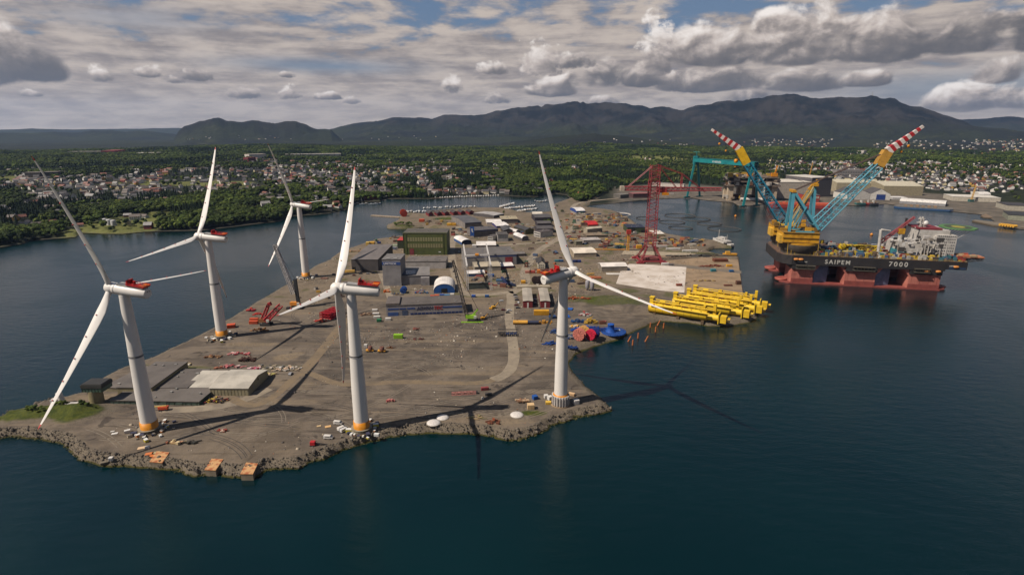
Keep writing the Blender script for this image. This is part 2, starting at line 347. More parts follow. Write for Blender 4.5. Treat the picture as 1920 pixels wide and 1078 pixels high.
def nodes_of(name):
    m = bpy.data.materials.new(name); m.use_nodes = True; return m, m.node_tree.nodes, m.node_tree.links, m.node_tree.nodes['Principled BSDF']
def tri(N, L, kind, **k): pass
def shader_tools(m):
    global nt
    nt = m.node_tree
m_land, N, L, B = nodes_of('far_land_ground'); shader_tools(m_land)
at = nd('ShaderNodeAttribute', attribute_name='zone'); sp = nd('ShaderNodeSeparateColor'); L.new(at.outputs['Color'], sp.inputs[0])
go = nd('ShaderNodeNewGeometry').outputs['Position']
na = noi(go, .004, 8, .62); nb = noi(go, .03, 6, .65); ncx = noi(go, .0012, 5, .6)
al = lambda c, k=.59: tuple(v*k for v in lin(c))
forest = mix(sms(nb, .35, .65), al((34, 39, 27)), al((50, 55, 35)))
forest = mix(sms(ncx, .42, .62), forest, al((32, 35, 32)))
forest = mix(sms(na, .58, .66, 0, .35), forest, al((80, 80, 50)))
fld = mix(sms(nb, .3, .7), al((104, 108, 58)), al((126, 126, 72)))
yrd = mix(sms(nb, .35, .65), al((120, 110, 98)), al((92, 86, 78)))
nr_ = noi(go, .0022, 9, .68); rock = mix(sms(nr_, .42, .58), al((52, 49, 46)), al((18, 22, 23)))  # mountain rock tones, darkened so the colour carries the cloud shadow over them
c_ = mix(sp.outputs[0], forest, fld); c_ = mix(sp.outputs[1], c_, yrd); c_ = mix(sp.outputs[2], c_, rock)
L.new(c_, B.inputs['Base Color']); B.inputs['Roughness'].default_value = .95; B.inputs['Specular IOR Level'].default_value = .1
bp = nd('ShaderNodeBump'); bp.inputs['Strength'].default_value = .9; bp.inputs['Distance'].default_value = 9.; L.new(nb, bp.inputs['Height']); L.new(bp.outputs[0], B.inputs['Normal'])
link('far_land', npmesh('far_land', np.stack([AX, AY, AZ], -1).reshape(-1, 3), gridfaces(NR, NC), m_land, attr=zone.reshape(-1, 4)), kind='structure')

# water
m_wat, N, L, B = nodes_of('sea_water'); shader_tools(m_wat)
go = nd('ShaderNodeNewGeometry').outputs['Position']
mp = nd('ShaderNodeMapping'); mp.inputs['Rotation'].default_value = (0, 0, .5); mp.inputs['Scale'].default_value = (1, 2.2, 1); L.new(go, mp.inputs[0])
w1 = noi(mp.outputs[0], .55, 5, .6); w2 = noi(mp.outputs[0], .09, 4, .55); w3 = noi(go, .006, 4, .5, dist=1.2)
h_ = mth('ADD', mth('MULTIPLY', w1, .35), mth('MULTIPLY', w2, 1.1))
bp = nd('ShaderNodeBump'); bp.inputs['Strength'].default_value = .42; bp.inputs['Distance'].default_value = .8; L.new(h_, bp.inputs['Height']); L.new(bp.outputs[0], B.inputs['Normal'])
c_ = mix(sms(w3, .35, .7), (.0002, .0074, .0088), (.0003, .0098, .0112)); L.new(c_, B.inputs['Base Color'])
L.new(sms(w3, .38, .62, .07, .24), B.inputs['Roughness']); B.inputs['IOR'].default_value = 1.333; B.inputs['Specular IOR Level'].default_value = .5
bw = MB(); R_ = 19000
ring = [(-R_, -1500), (R_, -1500), (R_, R_), (-R_, R_)]
bw.add([(x, y, 0) for x, y in ring], [(0, 1, 2, 3)]); bw.build('sea', m_wat, kind='structure')
# distant side ground so that other viewpoints do not look into a void
sb = MB(); sb.box(0, 8000, -30, 40000, 20000, 8)
sb.build('seabed', mat('seabed', (40, 44, 40)), kind='structure')

# the yard island: (point, shore kind) clockwise from the rocky tip; r = rock slope, q = quay wall, b = beach
IS = [(-70, 800, 'r'), (-40, 822, 'r'), (0, 822, 'r'), (30, 820, 'r'), (66, 823, 'r'), (110, 830, 'r'), (125, 838, 'r'), (150, 862, 'r'), (175, 868, 'r'), (215, 873, 'r'), (270, 876, 'r'), (310, 880, 'r'), (345, 888, 'r'), (385, 893, 'r'),
      (430, 893, 'r'), (470, 897, 'r'), (485, 891, 'r'), (500, 881, 'r'), (555, 880, 'r'), (600, 862, 'r'), (640, 847, 'r'), (700, 828, 'r'), (760, 815, 'r'), (800, 812, 'r'), (880, 813, 'r'), (920, 818, 'r'), (955, 826, 'r'), (985, 823, 'r'),
      (1010, 815, 'r'), (1040, 797, 'r'), (1080, 785, 'r'), (1150, 770, 'b'), (1125, 745, 'b'), (1100, 725, 'b'), (1080, 705, 'b'), (1068, 690, 'b'), (1067, 680, 'b'), (1080, 664, 'b'), (1110, 652, 'b'), (1160, 637, 'b'), (1200, 617, 'b'), (1235, 603, 'b'),
      (1290, 606, 'b'), (1330, 613, 'b'), (1370, 612, 'b'), (1400, 607, 'b'), (1418, 599, 'b'), (1425, 588, 'b'), (1408, 580, 'b'), (1394, 576, 'q'), (1393, 556, 'q'), (1389, 520, 'q'), (1385, 484, 'b'), (1345, 478, 'b'), (1325, 472, 'q'), (1340, 466, 'q'), (1377, 465, 'q'), (1350, 453, 'b'), (1300, 449, 'b'), (1255, 441, 'b'), (1235, 433, 'b'), (1200, 425, 'b'), (1175, 406, 'b'),
      (1150, 396, 'b'), (1120, 392, 'b'), (1098, 390, 'b'), (1108, 383, 'b'), (1130, 372, 'b'), (1075, 370, 'b'), (1040, 383, 'b'), (1036, 392, 'b'), (1028, 399, 'b'), (1000, 401, 'b'), (978, 399, 'b'), (958, 394, 'b'), (935, 391, 'b'), (900, 391, 'b'), (860, 394, 'b'), (820, 398, 'b'), (795, 402, 'b'),
      (768, 401, 'b'), (752, 404, 'b'), (748, 412, 'b'), (725, 424, 'r'), (728, 430, 'r'), (770, 429, 'b'), (795, 427, 'b'), (790, 440, 'q'), (748, 446, 'q'), (705, 452, 'q'), (668, 465, 'q'), (640, 474, 'q'), (620, 488, 'b'), (590, 500, 'b'), (550, 527, 'b'), (480, 568, 'b'), (433, 597, 'b'), (380, 627, 'b'),
      (310, 660, 'b'), (282, 674, 'b'), (255, 684, 'b'), (215, 697, 'b'), (190, 712, 'b'), (165, 735, 'b'), (120, 748, 'r'), (75, 757, 'r'), (30, 777, 'r'), (0, 790, 'r'), (-40, 796, 'r')]
ISW = [G(a, b, 0)[:2] for a, b, _ in IS]; slopew = np.array([{'r': 5.0, 'q': .7, 'b': 6.}[k] for _, _, k in IS])
kr = np.array([{'r': 1., 'q': 0., 'b': .35}[k] for _, _, k in IS])
gxs = np.arange(-420, 330, 2.2)
gy = [205.]
while gy[-1] < 1480: gy.append(gy[-1]+max(1.5, (gy[-1]-300)*.0042+1.5))
gxx, gyy = np.meshgrid(gxs, np.array(gy)); sdi, ei = poly_sd(gxx, gyy, ISW)
wv = slopew[ei]; kv = kr[ei]
nz = fbm(gxx, gyy, 9, 5, 11)-.5; nz2 = ridged(gxx, gyy, 5.5, 4, 15)-.55
sd2 = sdi + nz*4*kv
ez = 3.5*np.clip(sd2/wv, -1.3, 1)
rocky = kv*np.exp(-((sd2-wv*.45)/(wv*.62))**2)
ez = ez + rocky*nz2*5.0 + rocky*nz*2.5
ez = np.where(sd2 > wv*1.6, 3.5, np.minimum(ez, 3.5+rocky*1.4))
def bump_at(px, py, rx, ry, h, rz=0.):
    global ez
    g = G(px, py); dx = gxx-g.x; dy = gyy-g.y; co, si = math.cos(rz), math.sin(rz); u = (dx*co+dy*si)/rx; v = (-dx*si+dy*co)/ry
    q = np.exp(-(u*u+v*v)); ez = ez + q*h*(1+1.1*(fbm(gxx, gyy, 6, 4, 30)-.5)); return q
knoll = bump_at(90, 777, 30, 9, 4.2, .12)+bump_at(155, 779, 10, 7, 4.2)
mound = bump_at(1165, 578, 22, 13, 3.5)+bump_at(1130, 600, 20, 8, 2.)
knl2 = bump_at(757, 424, 16, 9, 3.)
inside = sdi > -12
zone = np.zeros(gxx.shape+(4,)); zone[..., 3] = 1
gn = fbm(gxx, gyy, 14, 5, 60)
def blob(px, py, rx, ry, rz=0.):
    g = G(px, py); dx = gxx-g.x; dy = gyy-g.y; co, si = math.cos(rz), math.sin(rz); u = (dx*co+dy*si)/rx; v = (-dx*si+dy*co)/ry; return sstep(np.exp(-(u*u+v*v))+.55*(gn-.5), .28, .55)
grass = sstep(knoll*1.3+1.1*(gn-.5), .35, .6)+blob(1150, 565, 30, 22)*.75+blob(1290, 590, 40, 8, -.2)*.9+blob(1090, 560, 16, 14)*.6+blob(1175, 545, 14, 9)*.6+blob(1000, 774, 9, 3)+blob(852, 410, 46, 16)+blob(945, 458, 16, 5)+blob(1015, 455, 30, 12)*.5+blob(895, 555, 28, 5)*.6+blob(757, 424, 20, 12)+blob(225, 684, 22, 3)*.7+blob(340, 690, 24, 4)*.7+blob(1275, 475, 60, 12)*.65+blob(720, 545, 30, 10)*.25+blob(525, 690, 25, 6)*.3
grass = np.maximum(grass, .55*sstep(gn, .62, .72)*(gyy > 560))
light = blob(535, 670, 9, 7, .3)*1.3+blob(560, 663, 5, 3)+blob(470, 645, 26, 4)*.8+blob(520, 720, 30, 5)*.5+blob(900, 700, 60, 4)*.5+blob(840, 640, 60, 3)*.5+blob(900, 560, 60, 30)*.4+blob(560, 560, 40, 60)*.35+blob(250, 745, 60, 6)*.8+blob(450, 752, 50, 5)*.7+blob(1000, 520, 120, 60)*.4+blob(790, 470, 120, 40)*.35+blob(880, 430, 150, 60)*.5+blob(870, 790, 40, 5)*.6+blob(1130, 420, 110, 120)*.5+blob(1070, 640, 20, 30)*.3
far_l = sstep(gyy, 520, 640)*.5+sstep(gyy, 330, 270)*.3*sstep(gn, .3, .6)
zone[..., 0] = np.clip(grass, 0, 1); zone[..., 1] = np.clip(light+far_l, 0, 1); zone[..., 2] = np.clip(sstep(wv*1.5+nz*4*kv-sd2, 0, 3.0)+sstep(knoll, .12, .3)*(1-sstep(knoll*1.3+1.1*(gn-.5), .35, .6)), 0, 1)
Fq = gridfaces(*gxx.shape); keep = inside.ravel()[Fq].any(1); Fq = Fq[keep]; used = np.unique(Fq); rem = np.zeros(gxx.size, int); rem[used] = np.arange(len(used))
V = np.stack([gxx, gyy, ez], -1).reshape(-1, 3)[used]
m_is, N, L, B = nodes_of('yard_ground'); shader_tools(m_is)
at = nd('ShaderNodeAttribute', attribute_name='zone'); sp = nd('ShaderNodeSeparateColor'); L.new(at.outputs['Color'], sp.inputs[0])
go = nd('ShaderNodeNewGeometry').outputs['Position']
n1_ = noi(go, .035, 9, .68, dist=.7); n2_ = noi(go, .35, 6, .7); n1b = noi(go, .09, 5, .62, dist=.4); n3_ = noi(go, 1.3, 4, .7)
mp = nd('ShaderNodeMapping'); mp.inputs['Rotation'].default_value = (0, 0, -.12); mp.inputs['Scale'].default_value = (.012, .11, 1); L.new(go, mp.inputs[0]); n4_ = noi(mp.outputs[0], 1., 6, .6, dist=.5)
mp = nd('ShaderNodeMapping'); mp.inputs['Rotation'].default_value = (0, 0, .9); mp.inputs['Scale'].default_value = (.02, .3, 1); L.new(go, mp.inputs[0]); n5_ = noi(mp.outputs[0], 1., 5, .6, dist=.8)
gr = mix(sms(n1_, .40, .60), al((92, 83, 74)), al((119, 107, 94)))
gr = mix(sms(n4_, .52, .66, 0, .55), gr, al((136, 120, 100)))
gr = mix(sms(n5_, .56, .64, 0, .7), gr, al((74, 66, 58)))
gr = mix(sms(n1b, .60, .66, 0, .75), gr, al((64, 57, 52)))
gr = mix(sms(n3_, .60, .8, 0, .5), gr, al((140, 128, 112)))
lt = mix(sms(n2_, .35, .7), al((146, 128, 104)), al((116, 101, 82)))
gs = mix(sms(n2_, .35, .65), al((84, 88, 34)), al((58, 68, 26)))
rk = mix(sms(n3_, .42, .75), al((120, 109, 94)), al((66, 60, 52)))
sz = nd('ShaderNodeSeparateXYZ'); L.new(go, sz.inputs[0])
rk = mix(sms(mth('ADD', sz.outputs[2], mth('MULTIPLY', n2_, 1.2)), 1.6, .9), rk, al((66, 62, 24)))
c_ = mix(mth('MULTIPLY', sp.outputs[1], .75), gr, lt); c_ = mix(sp.outputs[0], c_, gs); c_ = mix(mth('MULTIPLY', sp.outputs[2], mth('SUBTRACT', 1., mth('MULTIPLY', sp.outputs[0], .8))), c_, rk)
L.new(c_, B.inputs['Base Color']); B.inputs['Roughness'].default_value = .95; B.inputs['Specular IOR Level'].default_value = .15
bp = nd('ShaderNodeBump'); bp.inputs['Strength'].default_value = .7; bp.inputs['Distance'].default_value = .5; L.new(mth('ADD', n2_, mth('MULTIPLY', n3_, .6)), bp.inputs['Height']); L.new(bp.outputs[0], B.inputs['Normal'])
link('ground', npmesh('ground', V, rem[Fq], m_is, attr=zone.reshape(-1, 4)[used]), kind='structure')
def gz(x, y):
    """ground height on the island (nearest grid point)"""
    j = int(np.clip(np.searchsorted(gy, y), 0, len(gy)-1)); i = int(np.clip(round((x-gxs[0])/2.2), 0, len(gxs)-1)); return float(ez[j, i])

# boulders of the rocky shore: too many to count, joined into one object
NB = 7500
bx = rng.uniform(-420, 330, 400000); by = rng.uniform(205, 620, 400000); bsd, bi = poly_sd(bx, by, ISW)
kk = kr[bi]; ok = (bsd > -1.0) & (bsd < slopew[bi]*1.15) & (rng.random(len(bx)) < kk*kk*1.2+.03); bx, by, bsd = bx[ok][:NB], by[ok][:NB], bsd[ok][:NB]; bk = kk[ok][:NB]
tv = []; tf = []
base = np.array([(-1, 0, 0), (1, 0, 0), (0, -1, 0), (0, 1, 0), (0, 0, -1), (0, 0, 1), (.62, .62, .5), (-.62, .5, .55), (.5, -.66, .5), (-.6, -.55, .45)], float)
fo = np.array([(5, 6, 7), (6, 3, 7), (7, 0, 9), (5, 7, 9), (5, 9, 8), (5, 8, 6), (6, 8, 1), (6, 1, 3), (3, 0, 7), (9, 0, 2), (9, 2, 8), (8, 2, 1)])
nB = len(bx); sc_ = rng.uniform(.45, 1., (nB, 1, 3))*(np.clip(rng.gamma(1.1, .22, (nB, 1, 1)), 0, 1.5)*np.clip(bk, .5, 1)[:, None, None]+.2); th = rng.uniform(0, 6.28, nB)
P = base[None]*sc_*(1+rng.uniform(-.22, .22, (nB, 10, 3))); x2 = P[..., 0]*np.cos(th)[:, None]-P[..., 1]*np.sin(th)[:, None]; y2 = P[..., 0]*np.sin(th)[:, None]+P[..., 1]*np.cos(th)[:, None]
bzz = np.array([gz(a, b) for a, b in zip(bx, by)])
V = np.stack([x2+bx[:, None], y2+by[:, None], P[..., 2]+bzz[:, None]+.1], -1).reshape(-1, 3); Fq = (fo[None]+np.arange(nB)[:, None, None]*10).reshape(-1, 3)
m_rock, N, L, B = nodes_of('shore_rock'); shader_tools(m_rock); go = nd('ShaderNodeNewGeometry').outputs['Position']
q1 = noi(go, .25, 5, .7); q2 = noi(go, 1.5, 5, .7); sz = nd('ShaderNodeSeparateXYZ'); L.new(go, sz.inputs[0])
c_ = mix(sms(q2, .3, .7), mix(sms(q1, .4, .6), al((132, 120, 104)), al((98, 88, 76))), al((70, 63, 55)))
c_ = mix(sms(mth('ADD', sz.outputs[2], mth('MULTIPLY', q2, 1.2)), 1.7, 1.0), c_, al((72, 68, 24))); L.new(c_, B.inputs['Base Color']); B.inputs['Roughness'].default_value = .95
tag(link('shore_rocks', npmesh('shore_rocks', V, Fq, m_rock, smooth=False)), 'grey brown boulders piled along the yard\'s waterline', 'rocks', kind='stuff')

def sheet(name, pts, m, z=3.52, px=True, thick=.0):
    P = [G(a, b) if px else Vector((a, b, 0)) for a, b in pts]; b = MB()
    b.add([(p.x, p.y, z) for p in P], [tuple(range(len(P)))[::-1] if sum((P[i].x*P[(i+1) % len(P)].y-P[(i+1) % len(P)].x*P[i].y) for i in range(len(P))) < 0 else tuple(range(len(P)))])
    return b.build(name, m, kind='structure')
def ribbon(name, pts, w, m, z=3.54):
    """road along ground points with a varying width"""
    P = [G(a, b) for a, b in pts]; Q = []
    for i in range(len(P)-1):
        p0, p1, p2, p3 = P[max(i-1, 0)], P[i], P[i+1], P[min(i+2, len(P)-1)]
        for k in range(6):
            t = k/6; Q.append(.5*((2*p1)+(p2-p0)*t+(2*p0-5*p1+4*p2-p3)*t*t+(3*p1-p0-3*p2+p3)*t**3))
    Q.append(P[-1]); b = MB(); vs = []
    for i, q in enumerate(Q):
        d = (Q[min(i+1, len(Q)-1)]-Q[max(i-1, 0)]).normalized(); n = Vector((-d.y, d.x, 0)); ww = w*(1+.04*math.sin(i*.9))
        vs += [(*(q+n*ww/2)[:2], z), (*(q-n*ww/2)[:2], z)]
    b.add(vs, [(2*i, 2*i+1, 2*i+3, 2*i+2) for i in range(len(Q)-1)]); return b.build(name, m, kind='structure')
m_road = mat('road_surface', (150, 136, 116), .9, rgb2=(124, 112, 97), scale=.12)
m_dirt = mat('dirt_track', (126, 108, 84), .95, rgb2=(108, 94, 76), scale=.15)
m_white = mat('pale_geotextile', (214, 202, 190), .85, rgb2=(186, 172, 156), scale=.06)
m_conc = mat('concrete_quay', (152, 128, 100), .9, rgb2=(126, 106, 82), scale=.07)
m_tarm = mat('asphalt_strip', (120, 108, 94), .9, rgb2=(104, 94, 82), scale=.1)
sheet('quay_deck', [(1285, 503), (1250, 494), (1180, 484), (1190, 476), (1285, 480), (1384, 487), (1393, 553), (1282, 549)], m_conc)
sheet('pale_pad', [(1165, 505), (1180, 495), (1230, 497), (1287, 501), (1283, 549), (1240, 545), (1155, 532)], m_white, 3.58)
sheet('quay_strip', [(1240, 492), (1390, 508), (1390, 513), (1240, 498)], m_tarm, 3.55)
sheet('pale_strip', [(1170, 470), (1205, 471), (1285, 474), (1345, 481), (1300, 483), (1225, 478), (1165, 477)], mat('pale_concrete', (172, 156, 132), .9), 3.56)
ribbon('road', [(925, 712), (950, 700), (962, 680), (963, 655), (958, 620), (955, 590), (958, 560), (955, 546)], 8.5, m_road)
ribbon('road', [(958, 550), (985, 530), (985, 505), (1010, 470), (1050, 445), (1085, 415), (1074, 395), (1078, 384), (1100, 378), (1160, 372)], 11, m_road)
ribbon('road', [(955, 548), (900, 553), (868, 548), (855, 520), (848, 490), (848, 455), (860, 425)], 10, m_road, 3.545)
ribbon('road', [(1040, 452), (980, 457), (930, 460), (885, 462)], 9, m_road, 3.55)
ribbon('dirt_track', [(560, 705), (605, 655), (640, 610), (660, 585)], 8, m_dirt)
ribbon('dirt_track', [(425, 742), (470, 760), (515, 742), (570, 700), (640, 720), (760, 716), (890, 718), (935, 708)], 6, m_dirt, 3.535)
ribbon('dirt_track', [(708, 500), (722, 530), (728, 548), (735, 565)], 7, m_road, 3.535)
ribbon('dirt_track', [(200, 765), (330, 768), (430, 758), (505, 728)], 8, m_road, 3.53)

# wheel tracks pressed into the gravel, thin double lines
def tracks(name, n, box, m, seed, w=.45, z=3.508):
    q = random.Random(seed); b = MB()
    for _ in range(n):
        p = G(q.uniform(box[0], box[1]), q.uniform(box[2], box[3])); a = q.uniform(-.5, .5)+(math.pi if q.random() < .5 else 0); k = q.uniform(-.035, .035); k2 = q.uniform(-.002, .002); L = [[], []]
        for i in range(q.randrange(14, 40)):
            if poly_sd(np.array([p.x]), np.array([p.y]), ISW)[0][0] < 11: break
            nv = Vector((-math.sin(a), math.cos(a), 0))
            for j, o in enumerate((-1.1, 1.1)): c = p+nv*o; L[j].append((c+nv*w/2, c-nv*w/2))
            p = p+Vector((math.cos(a), math.sin(a), 0))*2.2; a += k; k += k2
        for l in L:
            if len(l) > 3: b.add([(v.x, v.y, z) for pr in l for v in pr], [(2*i, 2*i+1, 2*i+3, 2*i+2) for i in range(len(l)-1)])
    return b.build(name, m, kind='structure')
tracks('wheel_tracks', 60, (150, 1060, 640, 850), mat('track_pale', (132, 120, 104), .95), 3); tracks('wheel_tracks', 50, (200, 1060, 600, 830), mat('track_dark', (74, 67, 60), .95), 8, z=3.514); tracks('wheel_tracks', 40, (640, 1250, 500, 640), mat('track_pale', (132, 120, 104), .95), 5)
# ------------------------------------------------------------------ wind turbines
m_wt = mat('turbine_white', (232, 226, 218), .45, .06, .05, k=.62)
m_red = mat('signal_red', (196, 34, 28), .5, .1); m_yel = mat('transition_yellow', (226, 144, 2), .5, .12, .4, streak=.25)
m_dk = mat('dark_steel', (52, 50, 50), .6); m_gry = mat('light_grey_steel', (170, 168, 164), .5); m_or = mat('orange_paint', (226, 118, 30), .5)
def blade_mesh(R=76.3, b0=3.2, pre=3.2, f=1.):
    """along +z from the hub; x = upwind (axis), y = in rotor plane; feathered: chord lies along x"""
    st = [0, 2, 5, 9, 14, 20, 28, 38, 50, 62, 70, 74, 76.3]; ch = [3.0, 3.0, 3.3, 4.2, 5.0, 4.9, 4.3, 3.5, 2.7, 1.95, 1.4, .9, .25]; th = [3.0, 3.0, 2.6, 1.9, 1.45, 1.2, .95, .75, .5, .34, .24, .16, .06]; tw = [0, 0, 3, 8, 11, 10, 8, 6, 4, 2, 1, 0, 0]
    n = 14; rings = []
    for s_, c_, t_, w_ in zip(st, ch, th, tw):
        ring_ = []; blend = min(1, max(0, (s_-2)/9))
        for i in range(n):
            a = 2*math.pi*i/n; cx = math.cos(a); sy = math.sin(a)
            ex, ey = cx*c_/2, sy*t_/2                                   # ellipse at the root
            u = (cx+1)/2; yt = (1.35*math.sqrt(max(u, 0))*(1-u)**.9)*t_*(.5 if sy > 0 else -.45 if sy < 0 else 0); ax = (.33-u)*c_
            x = ex*(1-blend)+(-ax)*blend*1.0; y = ey*(1-blend)+yt*blend
            wr_ = math.radians(w_); x, y = x*math.cos(wr_)-y*math.sin(wr_), x*math.sin(wr_)+y*math.cos(wr_)
            ring_.append((-x + pre*(s_/76.3)**2.2, y, s_))
        rings.append(ring_)
    return st, rings, n
def blade_parts():
    st, rings, n = blade_mesh(); out = []
    for a, b in ((0, 12), (11, 13)):
        m = MB(); rr_ = rings[a:b] if a == 0 else rings[11:]
        vs = [p for r in rr_ for p in r]; K_ = len(rr_)
        m.add(vs, [(k*n+i, (k+1)*n+i, (k+1)*n+(i+1) % n, k*n+(i+1) % n) for k in range(K_-1) for i in range(n)], True)
        m.add(rr_[-1], [tuple(range(n))]); out.append(m)
    return out
bm_, bt_ = blade_parts(); me_blade = bm_.mesh('blade', m_wt); me_tip = bt_.mesh('blade_tip', m_red)
mk = MB()
for z in (16, 28, 40, 52, 62): mk.ball((.3+3.2*(z/76.3)**2.2, (.5 if z < 45 else .3), z), .38, 6); mk.ball((.3+3.2*(z/76.3)**2.2, (-.5 if z < 45 else -.3), z), .38, 6)
me_mark = mk.mesh('marker', m_red)
def nac_meshes():
    n = MB(); Mx = Matrix.Rotation(math.pi/2, 4, 'Y')
    # rounded drum from behind the hub to the tail; +x = upwind
    pr = []; L_ = [(-15.2, 2.55), (-14.9, 2.75), (-8, 2.95), (0, 3.05), (3.2, 3.05)]
    for x, r in L_: pr.append((r, x))
    n.lathe(pr, 24, M=Matrix.Translation((0, 0, 0)) @ Mx)
    n2 = MB(); n2.lathe([(3.05, 3.25), (3.12, 3.3), (3.12, 4.2), (2.9, 5.3)], 24, M=Mx)
    h = MB(); h.lathe([(2.9, 5.35), (3.1, 6.2), (3.1, 8.4), (2.6, 9.6), (1.5, 10.5), (.3, 10.8)], 24, M=Mx)
    v = MB(); v.ball((-15.35, -1.1, .9), .35, 6); v.ball((-15.35, -.1, .9), .35, 6); v.box(-7, 0, 2.6, 13, 3.6, .9); 
    return n.mesh('nacelle', m_wt), n2.mesh('generator_ring', m_wt), h.mesh('hub', m_wt), v
me_nac, me_gen, me_hub, vb_ = nac_meshes()
me_vent = MB().ball((-15.2, -1.0, 1.1), .34, 6).ball((-15.2, .3, 1.1), .34, 6).mesh('tail_vent', m_dk)
me_cover = MB().box(-6, 0, 2.3, 16, 3.8, 1.2).mesh('roof_cover', m_gry)
p = MB(); p.box(-9.5, 0, 3.5, 11, 4.6, .3)
for sx in range(-15, -3, 2):
    for sy in (-2.3, 2.3): p.box(sx, sy, 3.8, .12, .12, 1.1)
for sy in (-2.3, 2.3):
    for z in (4.2, 4.75): p.box(-9.5, sy, z, 11.5, .14, .16)
for z in (4.2, 4.75): p.box(-15.2, 0, z, .14, 4.6, .16)
me_plat = p.mesh('helihoist_railing', m_red)
me_cool = MB().box(-4.6, 0, 3.8, .5, 4.4, 2.6).box(-5.9, -1.2, 3.8, 1.6, 1.2, 1.6).box(-7.8, 1.1, 3.8, 1.2, 1., 1.2).mesh('cooler', m_red)
me_orp = MB().box(-13.2, 0, 3.82, 3.2, 4.3, .5).box(-13.2, -2.38, 3.9, 3.1, .1, 1.0).mesh('orange_deck', m_or)
me_mast = MB().tube((-5.4, 1.6, 3.8), (-5.4, 1.6, 7.4), .09, n=5).tube((-5.4, -1.4, 3.8), (-5.4, -1.4, 7.0), .09, n=5).box(-5.4, 1.6, 7.2, .5, .1, .1).mesh('wind_mast', m_dk)
HUBZ, TILT, OVER = 84.67, .0975, 7.54
def tower_mesh(z0, r0):
    m = MB(); h = HUBZ-2.6; m.lathe([(r0, z0), (r0*.985, 12), (4.0, 26), (3.45, 48), (2.9, 68), (2.5, h)], 32); return m
WTS = [(-208.65, 291.0, 2.9473, .3991, 'y', 'foremost white wind turbine at left, beside the low sheds, with yellow foot'),
       (-242.3, 443.0, 3.0763, -.4736, 'y', 'white wind turbine at the left quay edge beside orange red containers'),
       (-241.3, 639.6, 2.8599, .4797, 'y', 'farthest white wind turbine, by the channel behind the black crane mast'),
       (-86.7, 291.6, 3.1597, -.6473, 'y', 'white wind turbine on the shore edge with white vans at its foot'),
       (30.68, 324.0, .58497, .4314, 'w', 'white wind turbine whose tail faces the viewer, with white wrapped foot')]
me_ring = MB().lathe([(4.55, 0), (4.55, 6.6), (4.4, 6.6)], 32).mesh('foot_ring', m_yel)
me_ringw = MB().lathe([(4.9, 6.9), (4.4, 7.6)], 32).mesh('foot_ring', m_yel)
m_tarp = mat('white_tarp', (222, 214, 206), .8, .16, 1.2, streak=.35, bump=.5)
tq = MB()
for k, (z0, z1) in enumerate(((0, 3.4), (3.45, 6.9))):
    for i in range(20):
        a0_, a1_ = 2*math.pi*i/20, 2*math.pi*(i+.94)/20; am = (a0_+a1_)/2; tq.beam((5.35*math.cos(am), 5.35*math.sin(am), z0), (5.35*math.cos(am), 5.35*math.sin(am), z1), 1.6, .3)
me_skirt = tq.lathe([(5.2, 0), (5.2, 6.8)], 24).mesh('wrapped_scaffold', m_tarp)
me_line = MB().lathe([(3.86, 0), (3.86, .28), (3.8, .28), (3.8, .9), (3.86, .9), (3.86, 1.15)], 32).mesh('seam', mat('seam_grey', (120, 118, 118), .6))
me_found = MB().lathe([(6.4, 0), (6.4, .5), (6.1, .7)], 20).mesh('foundation', m_conc)
p = MB()
for i in range(26):
    a = 2*math.pi*i/26; r = 5.9; p.tube((r*math.cos(a), r*math.sin(a), 1.3), (r*math.cos(a), r*math.sin(a), 2.5), .07, n=4)
p.lathe([(4.7, 1.1), (6.0, 1.1), (6.0, 1.3), (4.7, 1.3)], 26)
for z in (1.9, 2.45): p.lathe([(5.86, z), (5.94, z), (5.94, z+.08), (5.86, z+.08)], 26)
me_walk = p.mesh('foot_walkway', mat('walkway_steel', (150, 140, 120), .6))
me_twy = tower_mesh(6.6, 4.15).mesh('tower', m_wt)
for (bx_, by_, yaw, az_, kd, lab) in WTS:
    zg = 3.5; t = thing('wind_turbine', lab, 'wind turbine', (bx_, by_, zg), 0, 'wind turbines on the yard')
    link('foundation', me_found, t); link('tower', me_twy, t)
    if kd == 'y': link('foot_ring', me_ring, t); link('foot_walkway', me_walk, t)
    else: link('foot_ring', me_ringw, t); link('wrapped_scaffold', me_skirt, t)
    s_ = link('seam', me_line, t, (0, 0, 46.)); s_.scale = (.93, .93, 1)
    ax = Vector((math.cos(yaw)*math.cos(TILT), math.sin(yaw)*math.cos(TILT), math.sin(TILT))); side = Vector((-math.sin(yaw), math.cos(yaw), 0)); up = ax.cross(side)
    if up.z < 0: up = -up
    Mn = Matrix((( ax.x, side.x, up.x, 0), (ax.y, side.y, up.y, 0), (ax.z, side.z, up.z, HUBZ), (0, 0, 0, 1)))
    nc = link('nacelle', me_nac, t); nc.matrix_local = Mn
    for nm_, me_ in (('generator_ring', me_gen), ('roof_cover', me_cover), ('tail_vent', me_vent), ('helihoist_railing', me_plat), ('cooler', me_cool), ('orange_deck', me_orp), ('wind_mast', me_mast)): link(nm_, me_, nc)
    hb = link('hub', me_hub, t); hb.matrix_local = Mn
    hubc = Vector((0, 0, HUBZ)) + ax*OVER
    for k in range(3):
        a = az_+k*2*math.pi/3; d = up*math.cos(a)+side*math.sin(a); yv = d.cross(ax)
        Mb = Matrix(((ax.x, yv.x, d.x, hubc.x), (ax.y, yv.y, d.y, hubc.y), (ax.z, yv.z, d.z, hubc.z), (0, 0, 0, 1)))
        b = link('blade', me_blade, t); b.matrix_local = Mb; link('blade_tip', me_tip, b); link('marker', me_mark, b)
